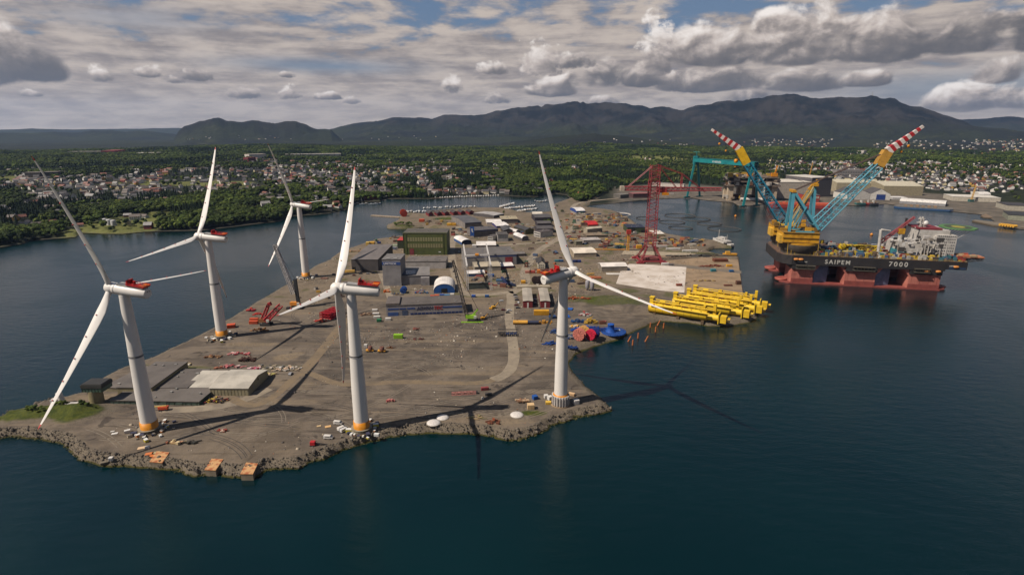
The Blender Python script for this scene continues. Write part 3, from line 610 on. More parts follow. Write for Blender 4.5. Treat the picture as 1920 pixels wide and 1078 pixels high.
# work gear standing round each turbine foot
def crate(px, py, s, c, lab, cat='crate', name='crate', h=None, w=None, rz=None, group=None, z=None):
    g = G(px, py); b = MB(); h = h or s*.8; w = w or s*.8; rz = random.uniform(-.6, .6) if rz is None else rz
    zz = gz(g.x, g.y) if z is None else z
    t = thing(name, lab, cat, (g.x, g.y, zz), rz, group)
    b.box(0, 0, .12, s, w, h); b.build('body', cm(c), t)
    MB().box(0, 0, 0, s*.9, w*.25, .12).box(0, w*.35, 0, s*.9, w*.15, .12).box(0, -w*.35, 0, s*.9, w*.15, .12).build('skid', cm((120, 100, 76)), t)
    MB().box(0, 0, .12+h, s*1.04, w*1.04, .14).build('lid', cm(tuple(min(255, int(v*1.1)) for v in c)), t); return t
GEAR = [(283, 806, 0), (416, 633, 1), (575, 520, 2), (681, 806, 3)]
names_ = ['the foremost left turbine', 'the left quay turbine', 'the farthest turbine', 'the turbine with vans']
for gi, (wt, nm) in enumerate(zip((0, 1, 2, 3), names_)):
    bx_, by_ = WTS[wt][:2]
    cols = [(226, 222, 214), (214, 196, 60), (60, 60, 82), (206, 190, 160), (228, 226, 220), (190, 120, 60), (120, 112, 100), (230, 214, 180)]
    words = ['white', 'yellow', 'dark blue', 'cream', 'bright white', 'brown', 'grey', 'pale tan']
    rr_ = random.Random(gi+5)
    for k in range(24):
        a = -3.0+k*.21+rr_.uniform(-.1, .1); r = rr_.uniform(6.6, 8.6) if k % 3 else rr_.uniform(9, 13); c = cols[k % 8]; s = rr_.uniform(.9, 2.6)
        sz = 'covered' if k % 2 else 'bare'; x, y = bx_+r*math.cos(a), by_+r*math.sin(a); q = thing('equipment_box', f'{words[k%8]} {sz} equipment box at the foot of {nm}', 'box', (x, y, 3.55), a+rr_.uniform(-.5, .5), 'boxes round the turbine feet')
        MB().box(0, 0, .1, s*1.3, s*.8, s*.7).build('body', cm(c), q); MB().box(0, 0, 0, s*1.2, s*.7, .1).build('skid', m_dk, q)
        if k % 2: MB().box(0, 0, .1+s*.7, s*1.34, s*.84, .12).build('lid', cm(cols[(k+3) % 8]), q)
# ------------------------------------------------------------------ buildings on the yard island
m_win = mat('window_glass', (46, 54, 62), .15, .3, .8, spec=.8)
GREYR = (104, 97, 92); GW = (140, 134, 130)
def frame(A, B, z=3.5):
    a = G(*A, z); b = G(*B, z); X_ = (b-a); L_ = X_.length; ang = math.atan2(X_.y, X_.x); return a, L_, ang
def shed(name, label, cat, A, B, yt, yb=None, roof='flat', wall=GW, rc=GREYR, axis='x', depth=None, h=None, rise=None, group=None, doors=(), wins=(), rowwin=None, streak=.25, base=3.5, gable=None, k=.59, over=.35, trim=None, xb=None):
    a, L_, ang = frame(A, B, base)
    if h is None: h = HT(A[0], A[1], yt, base)
    if depth is None:
        q = G(xb if xb is not None else A[0], yb, base+h+(rise or 0)*(1 if roof != 'flat' and axis == 'x' else 0)*0); n = Vector((-math.sin(ang), math.cos(ang), 0)); depth = max(4, (q-a).dot(n))
    D = depth; rise = rise if rise is not None else (D if axis == 'x' else L_)*.14
    t = thing(name, label, cat, (a.x, a.y, base), ang, group)
    wm = cm(wall, streak=streak, scale=.12); rm = cm(rc, scale=.09, rough=.8, streak=0.)
    if roof in ('flat', 'mono'):
        b = MB(); b.box(L_/2, D/2, 0, L_, D, h); b.build('wall', wm, t)
        r = MB(); r.box(L_/2, D/2, h, L_+2*over, D+2*over, .45); ro = r.build('roof', rm, t)
        rr_ = random.Random(int(A[0]*7)); n_ = int(min(7, L_*D/160))
        for i in range(n_): MB().box(rr_.uniform(2, L_-2), rr_.uniform(1.5, D-1.5), h+.45, rr_.uniform(.8, 2.2), rr_.uniform(.8, 1.6), rr_.uniform(.4, 1.2)).build('roof_vent', cm((150, 146, 140)), ro)
    else:
        Mx = Matrix.Identity(4)
        if axis == 'x':   # ridge along local x
            Mx = Matrix(((0, L_, 0, 0), (1, 0, 0, 0), (0, 0, 1, 0), (0, 0, 0, 1))); S_ = D
            Mr = Matrix(((0, L_+2*over, 0, -over), (1, 0, 0, 0), (0, 0, 1, 0), (0, 0, 0, 1)))
        else:
            Mx = Matrix(((1, 0, 0, 0), (0, D, 0, 0), (0, 0, 1, 0), (0, 0, 0, 1))); S_ = L_
            Mr = Matrix(((1, 0, 0, 0), (0, D+2*over, 0, -over), (0, 0, 1, 0), (0, 0, 0, 1)))
        if roof == 'gable': top = [(0, h), (S_/2, h+rise), (S_, h)]
        elif roof == 'half': top = [(0, h), (S_*.98, h+rise), (S_, h+rise)]
        else: top = [(S_/2-math.cos(math.pi*i/12)*S_/2, h+math.sin(math.pi*i/12)*rise) for i in range(13)]
        wl = MB(); wl.extr([(0, 0)]+[(S_, 0)]+top[::-1], Mx); wl.build('wall', wm, t)
        o = .35; outer = [(x+(-.4 if i == 0 else .4 if i == len(top)-1 else 0), z+o) for i, (x, z) in enumerate(top)]; inner = [(x+(-.4 if i == 0 else .4 if i == len(top)-1 else 0), z+.03) for i, (x, z) in enumerate(top)]
        if roof == 'gable':
            ro = None
            for j in (0, 1):
                mm = MB(); mm.extr([inner[j], inner[j+1], outer[j+1], outer[j]][::1], Mr); x = mm.build('roof', rm, t)
        else: mm = MB(); mm.extr(inner+outer[::-1], Mr); mm.build('roof', rm, t)
        if gable: # coloured end wall panel on the near end
            g_ = MB()
            if axis == 'y': g_.extr([(0.02, 0)]+[(S_-.02, 0)]+[(x, z) for x, z in top[::-1]], Matrix(((1, 0, 0, 0), (0, .15, 0, -.17), (0, 0, 1, 0), (0, 0, 0, 1))))
            g_.build('end_wall', cm(gable, streak=.1), t)
    for dsp in doors:   # (u0,u1,z0,z1,colour[,face])
        u0, u1, z0, z1, c = dsp[:5]; f = dsp[5] if len(dsp) > 5 else 'f'; nm = 'door' if z0 < .5 else 'panel'
        d = MB()
        if f == 'f': d.box((u0+u1)/2*L_, -.12-(.15 if gable else 0), z0*h, (u1-u0)*L_, .2, (z1-z0)*h)
        else: d.box(L_+.1, (u0+u1)/2*D, z0*h, .2, (u1-u0)*D, (z1-z0)*h)
        o_ = d.build(nm, cm(c, streak=.1), t)
    if rowwin:
        for (n_, u0, u1, z0, z1, c) in rowwin:
            dm = None
            for i in range(n_):
                w_ = (u1-u0)*L_/n_
                if dm is None: dm = MB().box(0, 0, 0, w_*.8, .16, (z1-z0)*h).mesh('window', cm(c, rough=.25))
                link('window', dm, t, ((u0*L_)+(i+.5)*w_, -.1, z0*h))
    if trim:
        for z0, z1, c in trim: MB().box(L_/2, -.08, z0*h, L_, .16, (z1-z0)*h).build('stripe', cm(c), t)
    # seams of the wall cladding
    t['_dims'] = (L_, D, h); return t
def dims(t): return tuple(t['_dims'])
BLUE = (38, 72, 136); DKB = (44, 52, 86)
# letters: flat print cut as thin plates, each letter one object
def text(parent, s, x, y, z, size, c, rz=0., normal='-y', name='lettering', shear=0., spacing=1., thick=.12):
    cu = bpy.data.curves.new('t', 'FONT'); cu.body = s; cu.size = size; cu.extrude = thick; cu.shear = shear; cu.space_character = spacing; cu.offset = size*.014
    o = bpy.data.objects.new('t', cu); COL.objects.link(o); dg = bpy.context.evaluated_depsgraph_get(); me = bpy.data.meshes.new_from_object(o.evaluated_get(dg)); COL.objects.unlink(o); bpy.data.objects.remove(o)
    me.materials.clear(); me.materials.append(cm(c)); q = link(name, me, parent, (x, y, z)); q.rotation_euler = (math.pi/2, 0, rz); q['kind'] = 'stuff'; return q
t = shed('workshop_hall', 'long low grey hall with blue stripe and red lettering on its front', 'hall', (725, 593), (870, 587), 573.5, 559, wall=(156, 150, 150), rc=(98, 90, 84), rowwin=[(14, .30, .98, .06, .22, (40, 60, 110))], doors=[(.02, .15, 0, .35, (60, 90, 150)), (.20, .27, 0, .5, (70, 84, 110))])
L_, D, h = dims(t)
for u0, u1 in ((.02, .16), (.17, .25), (.265, .365), (.72, .975)): MB().box((u0+u1)/2*L_, -.1, h*.60, (u1-u0)*L_, .18, h*.13).build('stripe', cm(BLUE), t)
text(t, 'ADVAN', L_*.385, -.16, h*.50, h*.42, (52, 54, 84), shear=.25); text(t, 'TEC', L_*.60, -.16, h*.47, h*.46, (186, 34, 44), shear=.25)
MB().box(L_*.085, D*.5, h+.46, L_*.17, D, 1.6).build('raised_roof', cm((108, 98, 92)), t)
t = shed('tower_hall', 'tall grey clad test tower with a blue name band near its top', 'tower', (719, 536), (753, 536), 487, 476.5, wall=(142, 138, 138), rc=(120, 115, 112), streak=.12)
L_, D, h = dims(t); MB().box(L_/2, -.1, h*.80, L_+.1, .2, h*.11).build('name_band', cm(BLUE), t); text(t, 'UNITECH', L_*.08, -.22, h*.815, h*.105, (236, 232, 228), spacing=1.05)
for k in (.22, .6): MB().tube((L_*k, 2.5, h+1), (L_*(k+.22), 2.5, h+1), .5, n=8).build('roof_fan', m_gry, t)
t = shed('side_hall', 'grey workshop wing with a blue solar panel roof beside the tall tower', 'hall', (753.5, 535), (806, 533), 518, 504, wall=(136, 132, 132), rc=(132, 126, 122), roof='half', axis='x', rise=1.5)
L_, D, h = dims(t)
for i in range(8): MB().box(L_*(.03+.058*(i+.5)), D*.5, h+1.0, L_*.054, D*.8, .3).build('solar_panel', mat('solar_blue', (52, 66, 96), .25), t).rotation_euler = (0, 0, 0)
MB().box(L_*.84, -2.4, 0, L_*.3, 4.6, h*.86).build('front_annex', cm((156, 150, 148)), t)
t = shed('tent_hall', 'blue and white round topped tent hall with a dark doorway', 'tent', (813.5, 550), (852.5, 549), 541, 513, roof='arch', axis='y', wall=(30, 84, 150), rc=(232, 224, 216), h=3.2, rise=6.8, depth=31, gable=(28, 84, 152), doors=[(.36, .64, 0, 1.6, (16, 16, 20))])
t = shed('flat_hall', 'long pale walled flat roofed store in front of the green hall', 'store', (761, 504), (836, 503.5), 491, 481, wall=(182, 174, 168), rc=(112, 104, 98), streak=.15)
# green assembly hall
t = shed('green_hall', 'big olive green assembly hall with two window bands and red door', 'hall', (757.5, 478), (838.5, 478), 438, 429, wall=(84, 92, 40), rc=(92, 86, 78), rowwin=[(14, .09, .91, .64, .82, (150, 146, 108)), (14, .09, .91, .34, .52, (146, 140, 104))], doors=[(.135, .235, 0, .29, (132, 52, 56))], streak=.12, k=.59)
L_, D, h = dims(t)
for x in (.0, .075, .925, 1.): MB().box(L_*x, -.2, 0, .5, .5, h).build('pilaster', cm((74, 82, 36)), t)
MB().box(L_*.83, -.14, h*.12, 3.2, .12, 1.2).build('sign_plate', cm((220, 220, 214)), t)
MB().box(L_/2, .2, h+.46, L_+.6, .5, .7).build('parapet', cm((98, 108, 48)), t)
shed('annex', 'small dark green annex with red roof beside the green hall', 'annex', (745.5, 466), (757, 466), 451, 445, wall=(52, 60, 34), rc=(196, 58, 50))
t = shed('dark_hall', 'large dark grey hall with plain roof at the channel quay', 'hall', (660, 508.5), (709.5, 508.5), 487, 460, wall=(88, 82, 80), rc=(116, 108, 104), roof='half', axis='x', rise=1.0, doors=[(.02, .14, 0, .36, (18, 16, 18))], streak=.08)
t = shed('stripe_hall', 'long grey hall with blue eaves stripe and red gate behind the portal crane', 'hall', (873, 500), (968.5, 496), 481, 465.5, wall=(142, 138, 136), rc=(110, 104, 100), doors=[(.775, .92, 0, .78, (140, 40, 46))], trim=[(.86, .96, BLUE)])
t = shed('beige_hall', 'beige ribbed hall standing inside the portal crane', 'hall', (890, 509), (939, 507), 501, 492, wall=(158, 148, 134), rc=(190, 176, 152), roof='gable', axis='x', rise=1.4)
shed('tent_store', 'small white roofed tent store with blue edge and red lower wall', 'tent', (938.5, 504), (963, 503), 499.5, 492.5, wall=(112, 50, 54), rc=(238, 230, 224), roof='gable', axis='x', rise=.8, trim=[(.7, 1., BLUE)])
shed('tent_store', 'small white roofed tent at the left foot of the portal crane', 'tent', (876.5, 519), (909, 518), 513.5, 507.5, wall=(66, 90, 128), rc=(238, 230, 224), roof='gable', axis='x', rise=.6)
t = shed('pit_wall', 'open concrete test basin with grey green walls under the portal crane', 'basin', (877, 543), (916, 541), 532, depth=1.2, wall=(88, 94, 86), rc=(104, 104, 96))
# red barracks
for i, (A, B) in enumerate((((981, 577), (998.5, 577)), ((1013.5, 577), (1031, 577)))):
    t = shed('barrack', ('left' if i == 0 else 'right')+' one of the two long red barracks with grey roofs', 'barrack', A, B, 565, 541, roof='gable', axis='y', rise=.6, wall=(124, 36, 38), rc=(172, 162, 148), group='red barracks with grey roofs', doors=[(.42, .58, 0, .8, (220, 214, 206))])
t = thing('long_beam', 'long pale concrete beam lying behind the two red barracks', 'beam', tuple(G(973, 541)), 0)
MB().box(15.5, 1.5, .6, 36, 4.4, 2.2).build('box', cm((190, 176, 152)), t)
for k in (2, 12, 22, 31): MB().box(k, 1.5, 0, .8, 3.6, .6).build('sleeper', m_dk, t)
# white wooden house
t = shed('wooden_house', 'old white wooden house with dark slate roof beside the road', 'house', (1008.5, 504), (1022, 504), 495, 479, roof='gable', axis='y', rise=4., depth=27, wall=(206, 196, 176), rc=(58, 54, 54), gable=(216, 206, 186), rowwin=[(3, .12, .88, .16, .36, (44, 44, 50)), (3, .12, .88, .6, .8, (44, 44, 50))])
L_, D, h = dims(t)
MB().extr([(0, h*.95), (3, h+3.), (6, h*.95)], Matrix(((0, -5, 0, 3.), (1, 0, 0, 8), (0, 0, 1, 0.3), (0, 0, 0, 1)))).build('dormer', cm((62, 58, 58)), t)
MB().extr([(0, h*.95), (3, h+3.), (6, h*.95)], Matrix(((0, -5, 0, 3.), (1, 0, 0, 18), (0, 0, 1, 0.3), (0, 0, 0, 1)))).build('dormer', cm((62, 58, 58)), t)
for k in (7, 20): MB().box(L_*.5, k, h+3.6, .8, .8, 1.6).build('chimney', cm((120, 70, 60)), t)
# halls further up the island
S2 = [
 ('industrial_hall', 'large grey hall with dark pitched roof by the small boat harbour', 'hall', (872, 429), (903, 427), 418.5, 404, dict(roof='gable', axis='x', rise=2.2, wall=(138, 130, 124), rc=(92, 90, 92), trim=[(.84, .97, DKB)])),
 ('industrial_hall', 'long hall with bright grey roof sloping towards the marina', 'hall', (926, 409.5), (945, 406), 404.5, 393.5, dict(roof='gable', axis='x', rise=1.5, wall=(90, 84, 84), rc=(176, 170, 166))),
 ('industrial_hall', 'hall with beige roof and dark upper wall near the marina', 'hall', (940, 419), (971, 418.5), 411.5, 405.5, dict(wall=(98, 90, 86), rc=(176, 162, 132), trim=[(.7, .98, (60, 50, 60))])),
 ('white_tent_hall', 'white tent hall behind another white tent at the middle of the island', 'tent', (913, 422), (941, 421.5), 417.5, 411.5, dict(roof='gable', axis='x', rise=1.2, wall=(186, 176, 170), rc=(238, 230, 222))),
 ('white_tent_hall', 'white tent hall with blue lower wall at the middle of the island', 'tent', (931, 428), (954.5, 427), 424, 416.5, dict(roof='gable', axis='x', rise=1.2, wall=(72, 64, 120), rc=(240, 232, 226))),
 ('industrial_hall', 'long grey hall with blue stripe beside a tall blue sign', 'hall', (888.5, 445), (934, 441.5), 433, 426, dict(wall=(122, 114, 110), rc=(92, 86, 86), trim=[(.88, .98, BLUE)])),
 ('office_block', 'white office block with dark flat roof and tall windows at the road bend', 'office', (933, 453), (953, 452.5), 440.5, 435, dict(wall=(176, 170, 166), rc=(84, 78, 74), rowwin=[(6, .05, .95, .5, .9, (120, 122, 124))])),
 ('office_block', 'low white annex left of the white office block', 'office', (914.5, 452), (924.5, 453), 443, 439.5, dict(wall=(204, 198, 190), rc=(96, 88, 84), depth=18, rowwin=[(5, .05, .95, .15, .35, (60, 58, 60)), (5, .05, .95, .6, .8, (60, 58, 60))])),
 ('gabled_shed', 'dark gabled shed behind the white office block', 'shed', (944, 439), (963, 438.5), 433, 427, dict(roof='gable', axis='y', rise=3, depth=40, wall=(58, 52, 50), rc=(78, 76, 78))),
 ('gabled_shed', 'olive walled shed with dark pitched roof', 'shed', (985, 440), (1001.5, 438.5), 432, 426, dict(roof='gable', axis='y', rise=3, depth=42, wall=(70, 66, 48), rc=(66, 64, 66), gable=(104, 98, 58))),
 ('white_tent_hall', 'little round white tent between two dark sheds', 'tent', (967.5, 440), (975, 439), 435, 430, dict(roof='arch', axis='y', rise=3, depth=22, wall=(120, 112, 108), rc=(232, 222, 216))),
 ('white_tent_hall', 'grey fronted white tent at the curve of the road', 'tent', (979, 452.5), (991, 451.5), 447, 442, dict(roof='arch', axis='y', rise=3.4, depth=34, wall=(104, 98, 96), rc=(228, 222, 218), gable=(112, 106, 104))),
 ('office_block', 'white two storey office with grey roof by the green verge', 'office', (1001, 443), (1013, 446), 433, 430, dict(depth=26, wall=(216, 208, 198), rc=(88, 78, 76), rowwin=[(6, .06, .94, .14, .36, (66, 64, 66)), (6, .06, .94, .58, .8, (66, 64, 66))])),
 ('dark_hall_low', 'dark roofed hall closest to the marina trees', 'hall', (1003, 416), (1034, 415.5), 408.5, 401.5, dict(roof='gable', axis='x', rise=2, wall=(48, 40, 50), rc=(84, 80, 80))),
 ('dark_hall_low', 'dark roofed hall in the middle of three beside the harbour road', 'hall', (1008, 426), (1034, 425.5), 419.5, 414.5, dict(roof='gable', axis='x', rise=2, wall=(56, 48, 56), rc=(92, 86, 84))),
 ('dark_hall_low', 'dark roofed hall with green bushes at its right end', 'hall', (1007, 437), (1038, 436.5), 429.5, 423.5, dict(roof='gable', axis='x', rise=2, wall=(60, 50, 54), rc=(88, 82, 80))),
 ('white_tent_hall', 'white roofed store above the dark halls near the marina', 'tent', (998.5, 405.5), (1017, 405.5), 402, 398, dict(roof='arch', axis='x', rise=2, wall=(110, 100, 110), rc=(226, 214, 196))),
 ('white_tent_hall', 'long white tent beside a small white cabin at the road', 'tent', (893.5, 466.5), (930, 466), 460.5, 453, dict(roof='gable', axis='x', rise=1.8, wall=(122, 110, 104), rc=(238, 230, 222))),
 ('cabin', 'small white flat roofed cabin at the end of a long tent', 'cabin', (885.5, 467.5), (893, 467.5), 461, 458.5, dict(wall=(208, 202, 196), rc=(216, 208, 200))),
 ('dark_fronted_tent', 'blue sided white tent with open dark front near the green hall', 'tent', (866, 459.5), (884, 458), 452, 447, dict(roof='arch', axis='y', rise=3.6, depth=38, h=4, wall=(46, 84, 140), rc=(236, 228, 222), gable=(28, 38, 66))),
 ('blue_tent', 'blue sided white tent at the bay end of the island road', 'tent', (1080.5, 399.5), (1097, 399), 396, 390.5, dict(roof='arch', axis='x', rise=3.6, wall=(44, 72, 140), rc=(232, 226, 222))),
 ('red_shed', 'bright red round roofed shed among the scrap rows', 'shed', (1103, 424.5), (1121, 424), 422, 416, dict(roof='arch', axis='x', rise=3.6, wall=(150, 30, 30), rc=(196, 32, 30))),
 ('green_blue_hall', 'dark green hall with navy roof by the water of the bay', 'hall', (1176, 436.5), (1209, 436.5), 427, 420.5, dict(wall=(58, 70, 40), rc=(38, 44, 66), doors=[(.24, .44, 0, .9, (12, 12, 14)), (.78, .98, 0, .55, (12, 12, 14))])),
 ('white_store', 'cream store building right of the red tower crane mast', 'store', (1226, 443.5), (1245.5, 443.5), 439, 432.5, dict(wall=(156, 138, 106), rc=(232, 222, 208))),
 ('white_tent_hall', 'long cream tent hall by the road left of the red tower crane', 'tent', (1076, 483), (1118, 481.5), 475.5, 466.5, dict(roof='arch', axis='x', rise=3, wall=(176, 160, 136), rc=(234, 220, 200))),
 ('white_tent_hall', 'grey walled white tent hall beside the pale pad', 'tent', (1128, 509), (1176, 508), 500.5, 493, dict(roof='gable', axis='x', rise=2., wall=(146, 134, 120), rc=(240, 230, 220))),
 ('low_workshop', 'low brown roofed workshop among the scrap rows', 'workshop', (1100, 446), (1139, 445), 442, 437, dict(wall=(112, 100, 84), rc=(142, 122, 98))),
 ('low_workshop', 'pale grey ribbed workshop left of the yellow crane column', 'workshop', (1094, 457), (1127, 456), 451, 446, dict(wall=(168, 158, 150), rc=(184, 174, 166))),
 ('low_workshop', 'slate grey workshop below the red round roofed shed', 'workshop', (1101, 437), (1129, 436.5), 432.5, 428.5, dict(wall=(84, 84, 98), rc=(116, 108, 106))),
 ('cabin', 'green grey cabin beside the ribbed workshop', 'cabin', (1080, 460), (1092, 459.5), 453.5, 450.5, dict(wall=(118, 112, 92), rc=(136, 128, 108))),
 ('cabin', 'cream gabled cabin with green bank on its left', 'cabin', (1094, 437), (1101, 439), 428, 424, dict(roof='gable', axis='y', rise=2, depth=30, wall=(170, 158, 136), rc=(196, 184, 162))),
 ('store_row', 'low grey store right of the striped hall', 'store', (968, 481), (985, 480.5), 476.5, 472.5, dict(wall=(96, 90, 88), rc=(124, 116, 110))),
]
for (nm, lb, ct, A, B, yt, yb, kw) in S2: shed(nm, lb, ct, A, B, yt, yb, **kw)
t = thing('blue_sign', 'tall blue advertising sign standing in front of a long grey hall', 'sign', tuple(G(885.5, 446)), 0)
MB().box(0, 0, 3, 6.5, 1., 15).build('panel', cm((32, 82, 156)), t); MB().box(-2, 0, 0, .6, .6, 3).build('leg', m_gry, t); MB().box(2, 0, 0, .6, .6, 3).build('leg', m_gry, t)
MB().box(0, -.6, 10, 1.6, .15, 5).box(-.9, -.6, 13.4, 1.8, .15, 1.2).box(.9, -.6, 9, 1.8, .15, 1.2).build('emblem', cm((232, 232, 236)), t)
# foreground sheds by the rocky knoll
t = shed('low_shed', 'long low shed with brown grey roof and green lower wall behind the foremost turbine', 'shed', (208, 757.5), (374, 760), 751, 735, wall=(74, 92, 80), rc=(106, 98, 91), depth=20, streak=.1)
L_, D, h = dims(t)
for u in np.linspace(.03, .97, 16): MB().box(L_*u, -.08, .1, .3, .2, h-.2).build('post', cm((60, 76, 66)), t)
for u in (.42, .6, .78): MB().box(L_*u, -.14, .1, 3.6, .12, 2.6).build('door', cm((84, 100, 88)), t)
shed('flat_building', 'flat dark roofed middle building between the low shed and the bright shed', 'building', (293, 735), (352, 735), 728, wall=(120, 112, 100), rc=(100, 92, 86), depth=30, h=2.9)
t = shed('bright_shed', 'pale grey pitched roof shed with beige wall beside the curved road', 'shed', (395, 741.5), (467, 742), 728, wall=(158, 148, 118), rc=(192, 184, 170), roof='gable', axis='x', rise=2.6, depth=29, streak=.1)
L_, D, h = dims(t)
MB().box(L_+.08, D*.5, h*.9, .15, 1.4, 1.6).build('window', m_win, t); MB().box(L_+.08, D*.24, h*.35, .15, 1.2, 2.4).build('door', cm((150, 150, 150)), t)
for u in np.linspace(.02, .98, 12): MB().box(L_*u, -.06, 0, .22, .14, h).build('post', cm((130, 124, 100)), t)
MB().box(L_*.5, -.1, h-.35, L_, .22, .35).build('gutter', m_gry, t)
shed('bright_shed_wing', 'left wing of pale roof reaching behind the long low shed', 'shed', (346, 733), (396, 733), 726.5, wall=(150, 140, 120), rc=(194, 186, 172), roof='half', axis='x', rise=1.2, depth=24)
t = shed('yard_office', 'beige walled building with dark flat roof left of the turbine tower', 'building', (222, 741), (287, 741), 727, wall=(150, 138, 104), rc=(104, 96, 90), depth=42, streak=.1)
L_, D, h = dims(t); MB().box(L_*.5, D*.2, h+.5, 5, 2, 1).build('skylight', cm((206, 196, 190)), t); MB().box(L_+.1, D*.35, 0, .2, 3, h*.6).build('door', m_dk, t)
shed('yard_office', 'lower flat roofed building between the control tower and the shore', 'building', (196, 733), (226, 735), 726, wall=(140, 130, 104), rc=(112, 103, 96), depth=34)
# round concrete control tower
g = G(183, 756); t = thing('control_tower', 'round concrete silo with a dark boxy lookout cabin on top', 'tower', (g.x, g.y, 3.5), .0)
MB().lathe([(4.0, 0), (4.0, 9.5)], 20).build('silo', cm((156, 142, 106), streak=.4), t)
MB().box(1.2, 1, 9.5, 12.5, 9.5, 2.6).build('window_band', cm((84, 108, 92), rough=.3), t)
MB().box(1.2, 1, 12.1, 13.2, 10.2, 2.2).build('cabin_top', cm((56, 56, 52)), t)
MB().box(1.2, 1, 14.3, 12.2, 9.2, .5).build('roof', cm((50, 48, 46)), t)
for k in range(-5, 8, 2): MB().box(k, -3.82, 9.6, .3, .2, 2.4).build('mullion', m_dk, t)
# boathouses on the marina shore
bc = [((128, 30, 34), 'red'), ((116, 28, 34), 'dark red'), ((132, 36, 36), 'red'), ((122, 30, 34), 'dark red'), ((130, 34, 36), 'red'), ((138, 40, 38), 'red')]
posn = ['leftmost', 'second from left', 'third from left', 'third from right', 'second from right', 'rightmost']
for i, x in enumerate((804, 820, 834, 850, 864, 880)):
    shed('boathouse', f'{posn[i]} of the six red boathouses on the marina lawn', 'boathouse', (x, 406-i*.6), (x+9, 405.5-i*.6), 401-i*.6, 396, roof='gable', axis='y', rise=3.4, depth=26, wall=bc[i][0], rc=(70, 60, 60), group='red boathouses on the marina shore', gable=bc[i][0], doors=[(.3, .7, 0, .7, (60, 24, 26))])
# white portal crane over the test basin
t = thing('portal_crane', 'white steel portal crane straddling the beige hall and test basin', 'portal crane', (0, 0, 0))
mw = cm((206, 200, 194)); zt = 3.5+HT(877, 546, 500)
PLL = [(G(877, 546), 0), (G(873, 528), 1), (G(868, 505), 2)]; PLR = [(G(921, 544), 0), (G(917, 526), 1), (G(911, 503), 2)]
for S_, nm in ((PLL, 'left'), (PLR, 'right')):
    for q, i in S_:
        m = MB()
        for dx in (-.9, .9): m.beam((q.x+dx, q.y, 3.5), (q.x+dx, q.y, zt), .55)
        for z in np.arange(5, zt-1, 3.2): m.beam((q.x-.9, q.y, z), (q.x+.9, q.y, z+1.6), .22); m.beam((q.x+.9, q.y, z+1.6), (q.x-.9, q.y, z+3.2), .22)
        m.build('leg', mw, t)
    MB().beam((S_[0][0].x, S_[0][0].y-2, zt+.7), (S_[2][0].x, S_[2][0].y+16, zt+.7), 1.5, 1.6).build('runway_beam', mw, t)
m = MB(); a = PLL[1][0]; b = PLR[1][0]; m.beam((a.x, a.y, zt+2.3), (b.x, b.y, zt+2.3), 1.6, 2.0); m.build('bridge', mw, t)
MB().beam((a.x, a.y+4, zt+2.3), (b.x, b.y+4, zt+2.3), 1.2, 1.6).build('bridge', mw, t); MB().box((a.x+b.x)/2, a.y+2, zt+3.3, 4, 5, 1.6).build('trolley', m_yel, t)
# ------------------------------------------------------------------ heavy lift vessel
rA = G(1475, 531, 0); rB = G(1770, 546, 0); rX = (rB-rA); rX.z = 0; RL = rX.length; rX.normalize(); rY = Vector((-rX.y, rX.x, 0)); rang = math.atan2(rX.y, rX.x)
def rw(l): return rA + rX*l[0] + rY*l[1] + Vector((0, 0, l[2]))
def rl(w): d = Vector(w)-rA; return Vector((d.dot(rX), d.dot(rY), d.z))
def rp(px, py, y): return rl(RP(px, py, rw((0, y, 0)), rY))         # point of the vessel's vertical plane at depth y
t = thing('crane_vessel', 'huge semi submersible crane vessel with black and red hull and twin cranes', 'vessel', tuple(rA), rang)
m_hr = mat('hull_red', (194, 118, 102), .7, rgb2=(160, 88, 76), scale=.06, streak=.35); m_hb = mat('hull_black', (50, 46, 46), .6, rgb2=(36, 34, 36), scale=.08, streak=.2); m_hd = mat('hull_dark_red', (150, 76, 68), .6, streak=.3)
m_deck = mat('deck_rust', (112, 84, 66), .85, rgb2=(82, 64, 54), scale=.25); m_cb = mat('crane_blue', (84, 158, 178), .5, .12, .1); m_cb2 = mat('crane_blue_far', (34, 128, 158), .5, .12, .1)
m_cy = mat('crane_yellow', (216, 160, 36), .5, rgb2=(176, 124, 30), scale=.25, streak=.2); m_sw = mat('ship_white', (206, 200, 192), .6, streak=.25)
for y0 in (0, 56):
    m = MB(); m.prism([(-8, y0+10), (-5, y0+3), (2, y0), (156, y0), (162, y0+3), (164, y0+14), (162, y0+26), (156, y0+30), (2, y0+30), (-5, y0+26)], -3, 1.6); m.build('pontoon', m_hd, t)
    for a, b in ((4, 27), (60, 91), (124, 155)):
        m = MB(); m.prism([(a, y0+1), (b, y0+1), (b+1.5, y0+8), (b+1.5, y0+24), (b, y0+29), (a, y0+29), (a-1.5, y0+24), (a-1.5, y0+8)], 1.6, 17.5); c_ = m.build('column', m_hr, t)
        MB().prism([(a-.3, y0-.6), (b+.3, y0-.6), (b+1.8, y0+8), (b+1.8, y0+24), (b+.3, y0+29.3), (a-.3, y0+29.3), (a-1.8, y0+24), (a-1.8, y0+8)], 17.52, 22.4).build('column_head', m_hb, c_)
        MB().box((a+b)/2, y0+.9, 1.7, b-a, .3, 4.6).build('waterline_band', m_hd, c_)
        for q in np.linspace(a+3, b-3, 4): MB().box(q, y0+.92, 6.5, .22, .2, 10.5).build('seam', m_hd, c_)
    for x0 in (-6, 158):
        MB().lathe([(6, 0), (7, 1.8), (6.2, 2.4)], 12, c=(x0+2, y0+12, 1)).build('fairlead_deck', mat('pontoon_salmon', (172, 88, 74), .6), t)
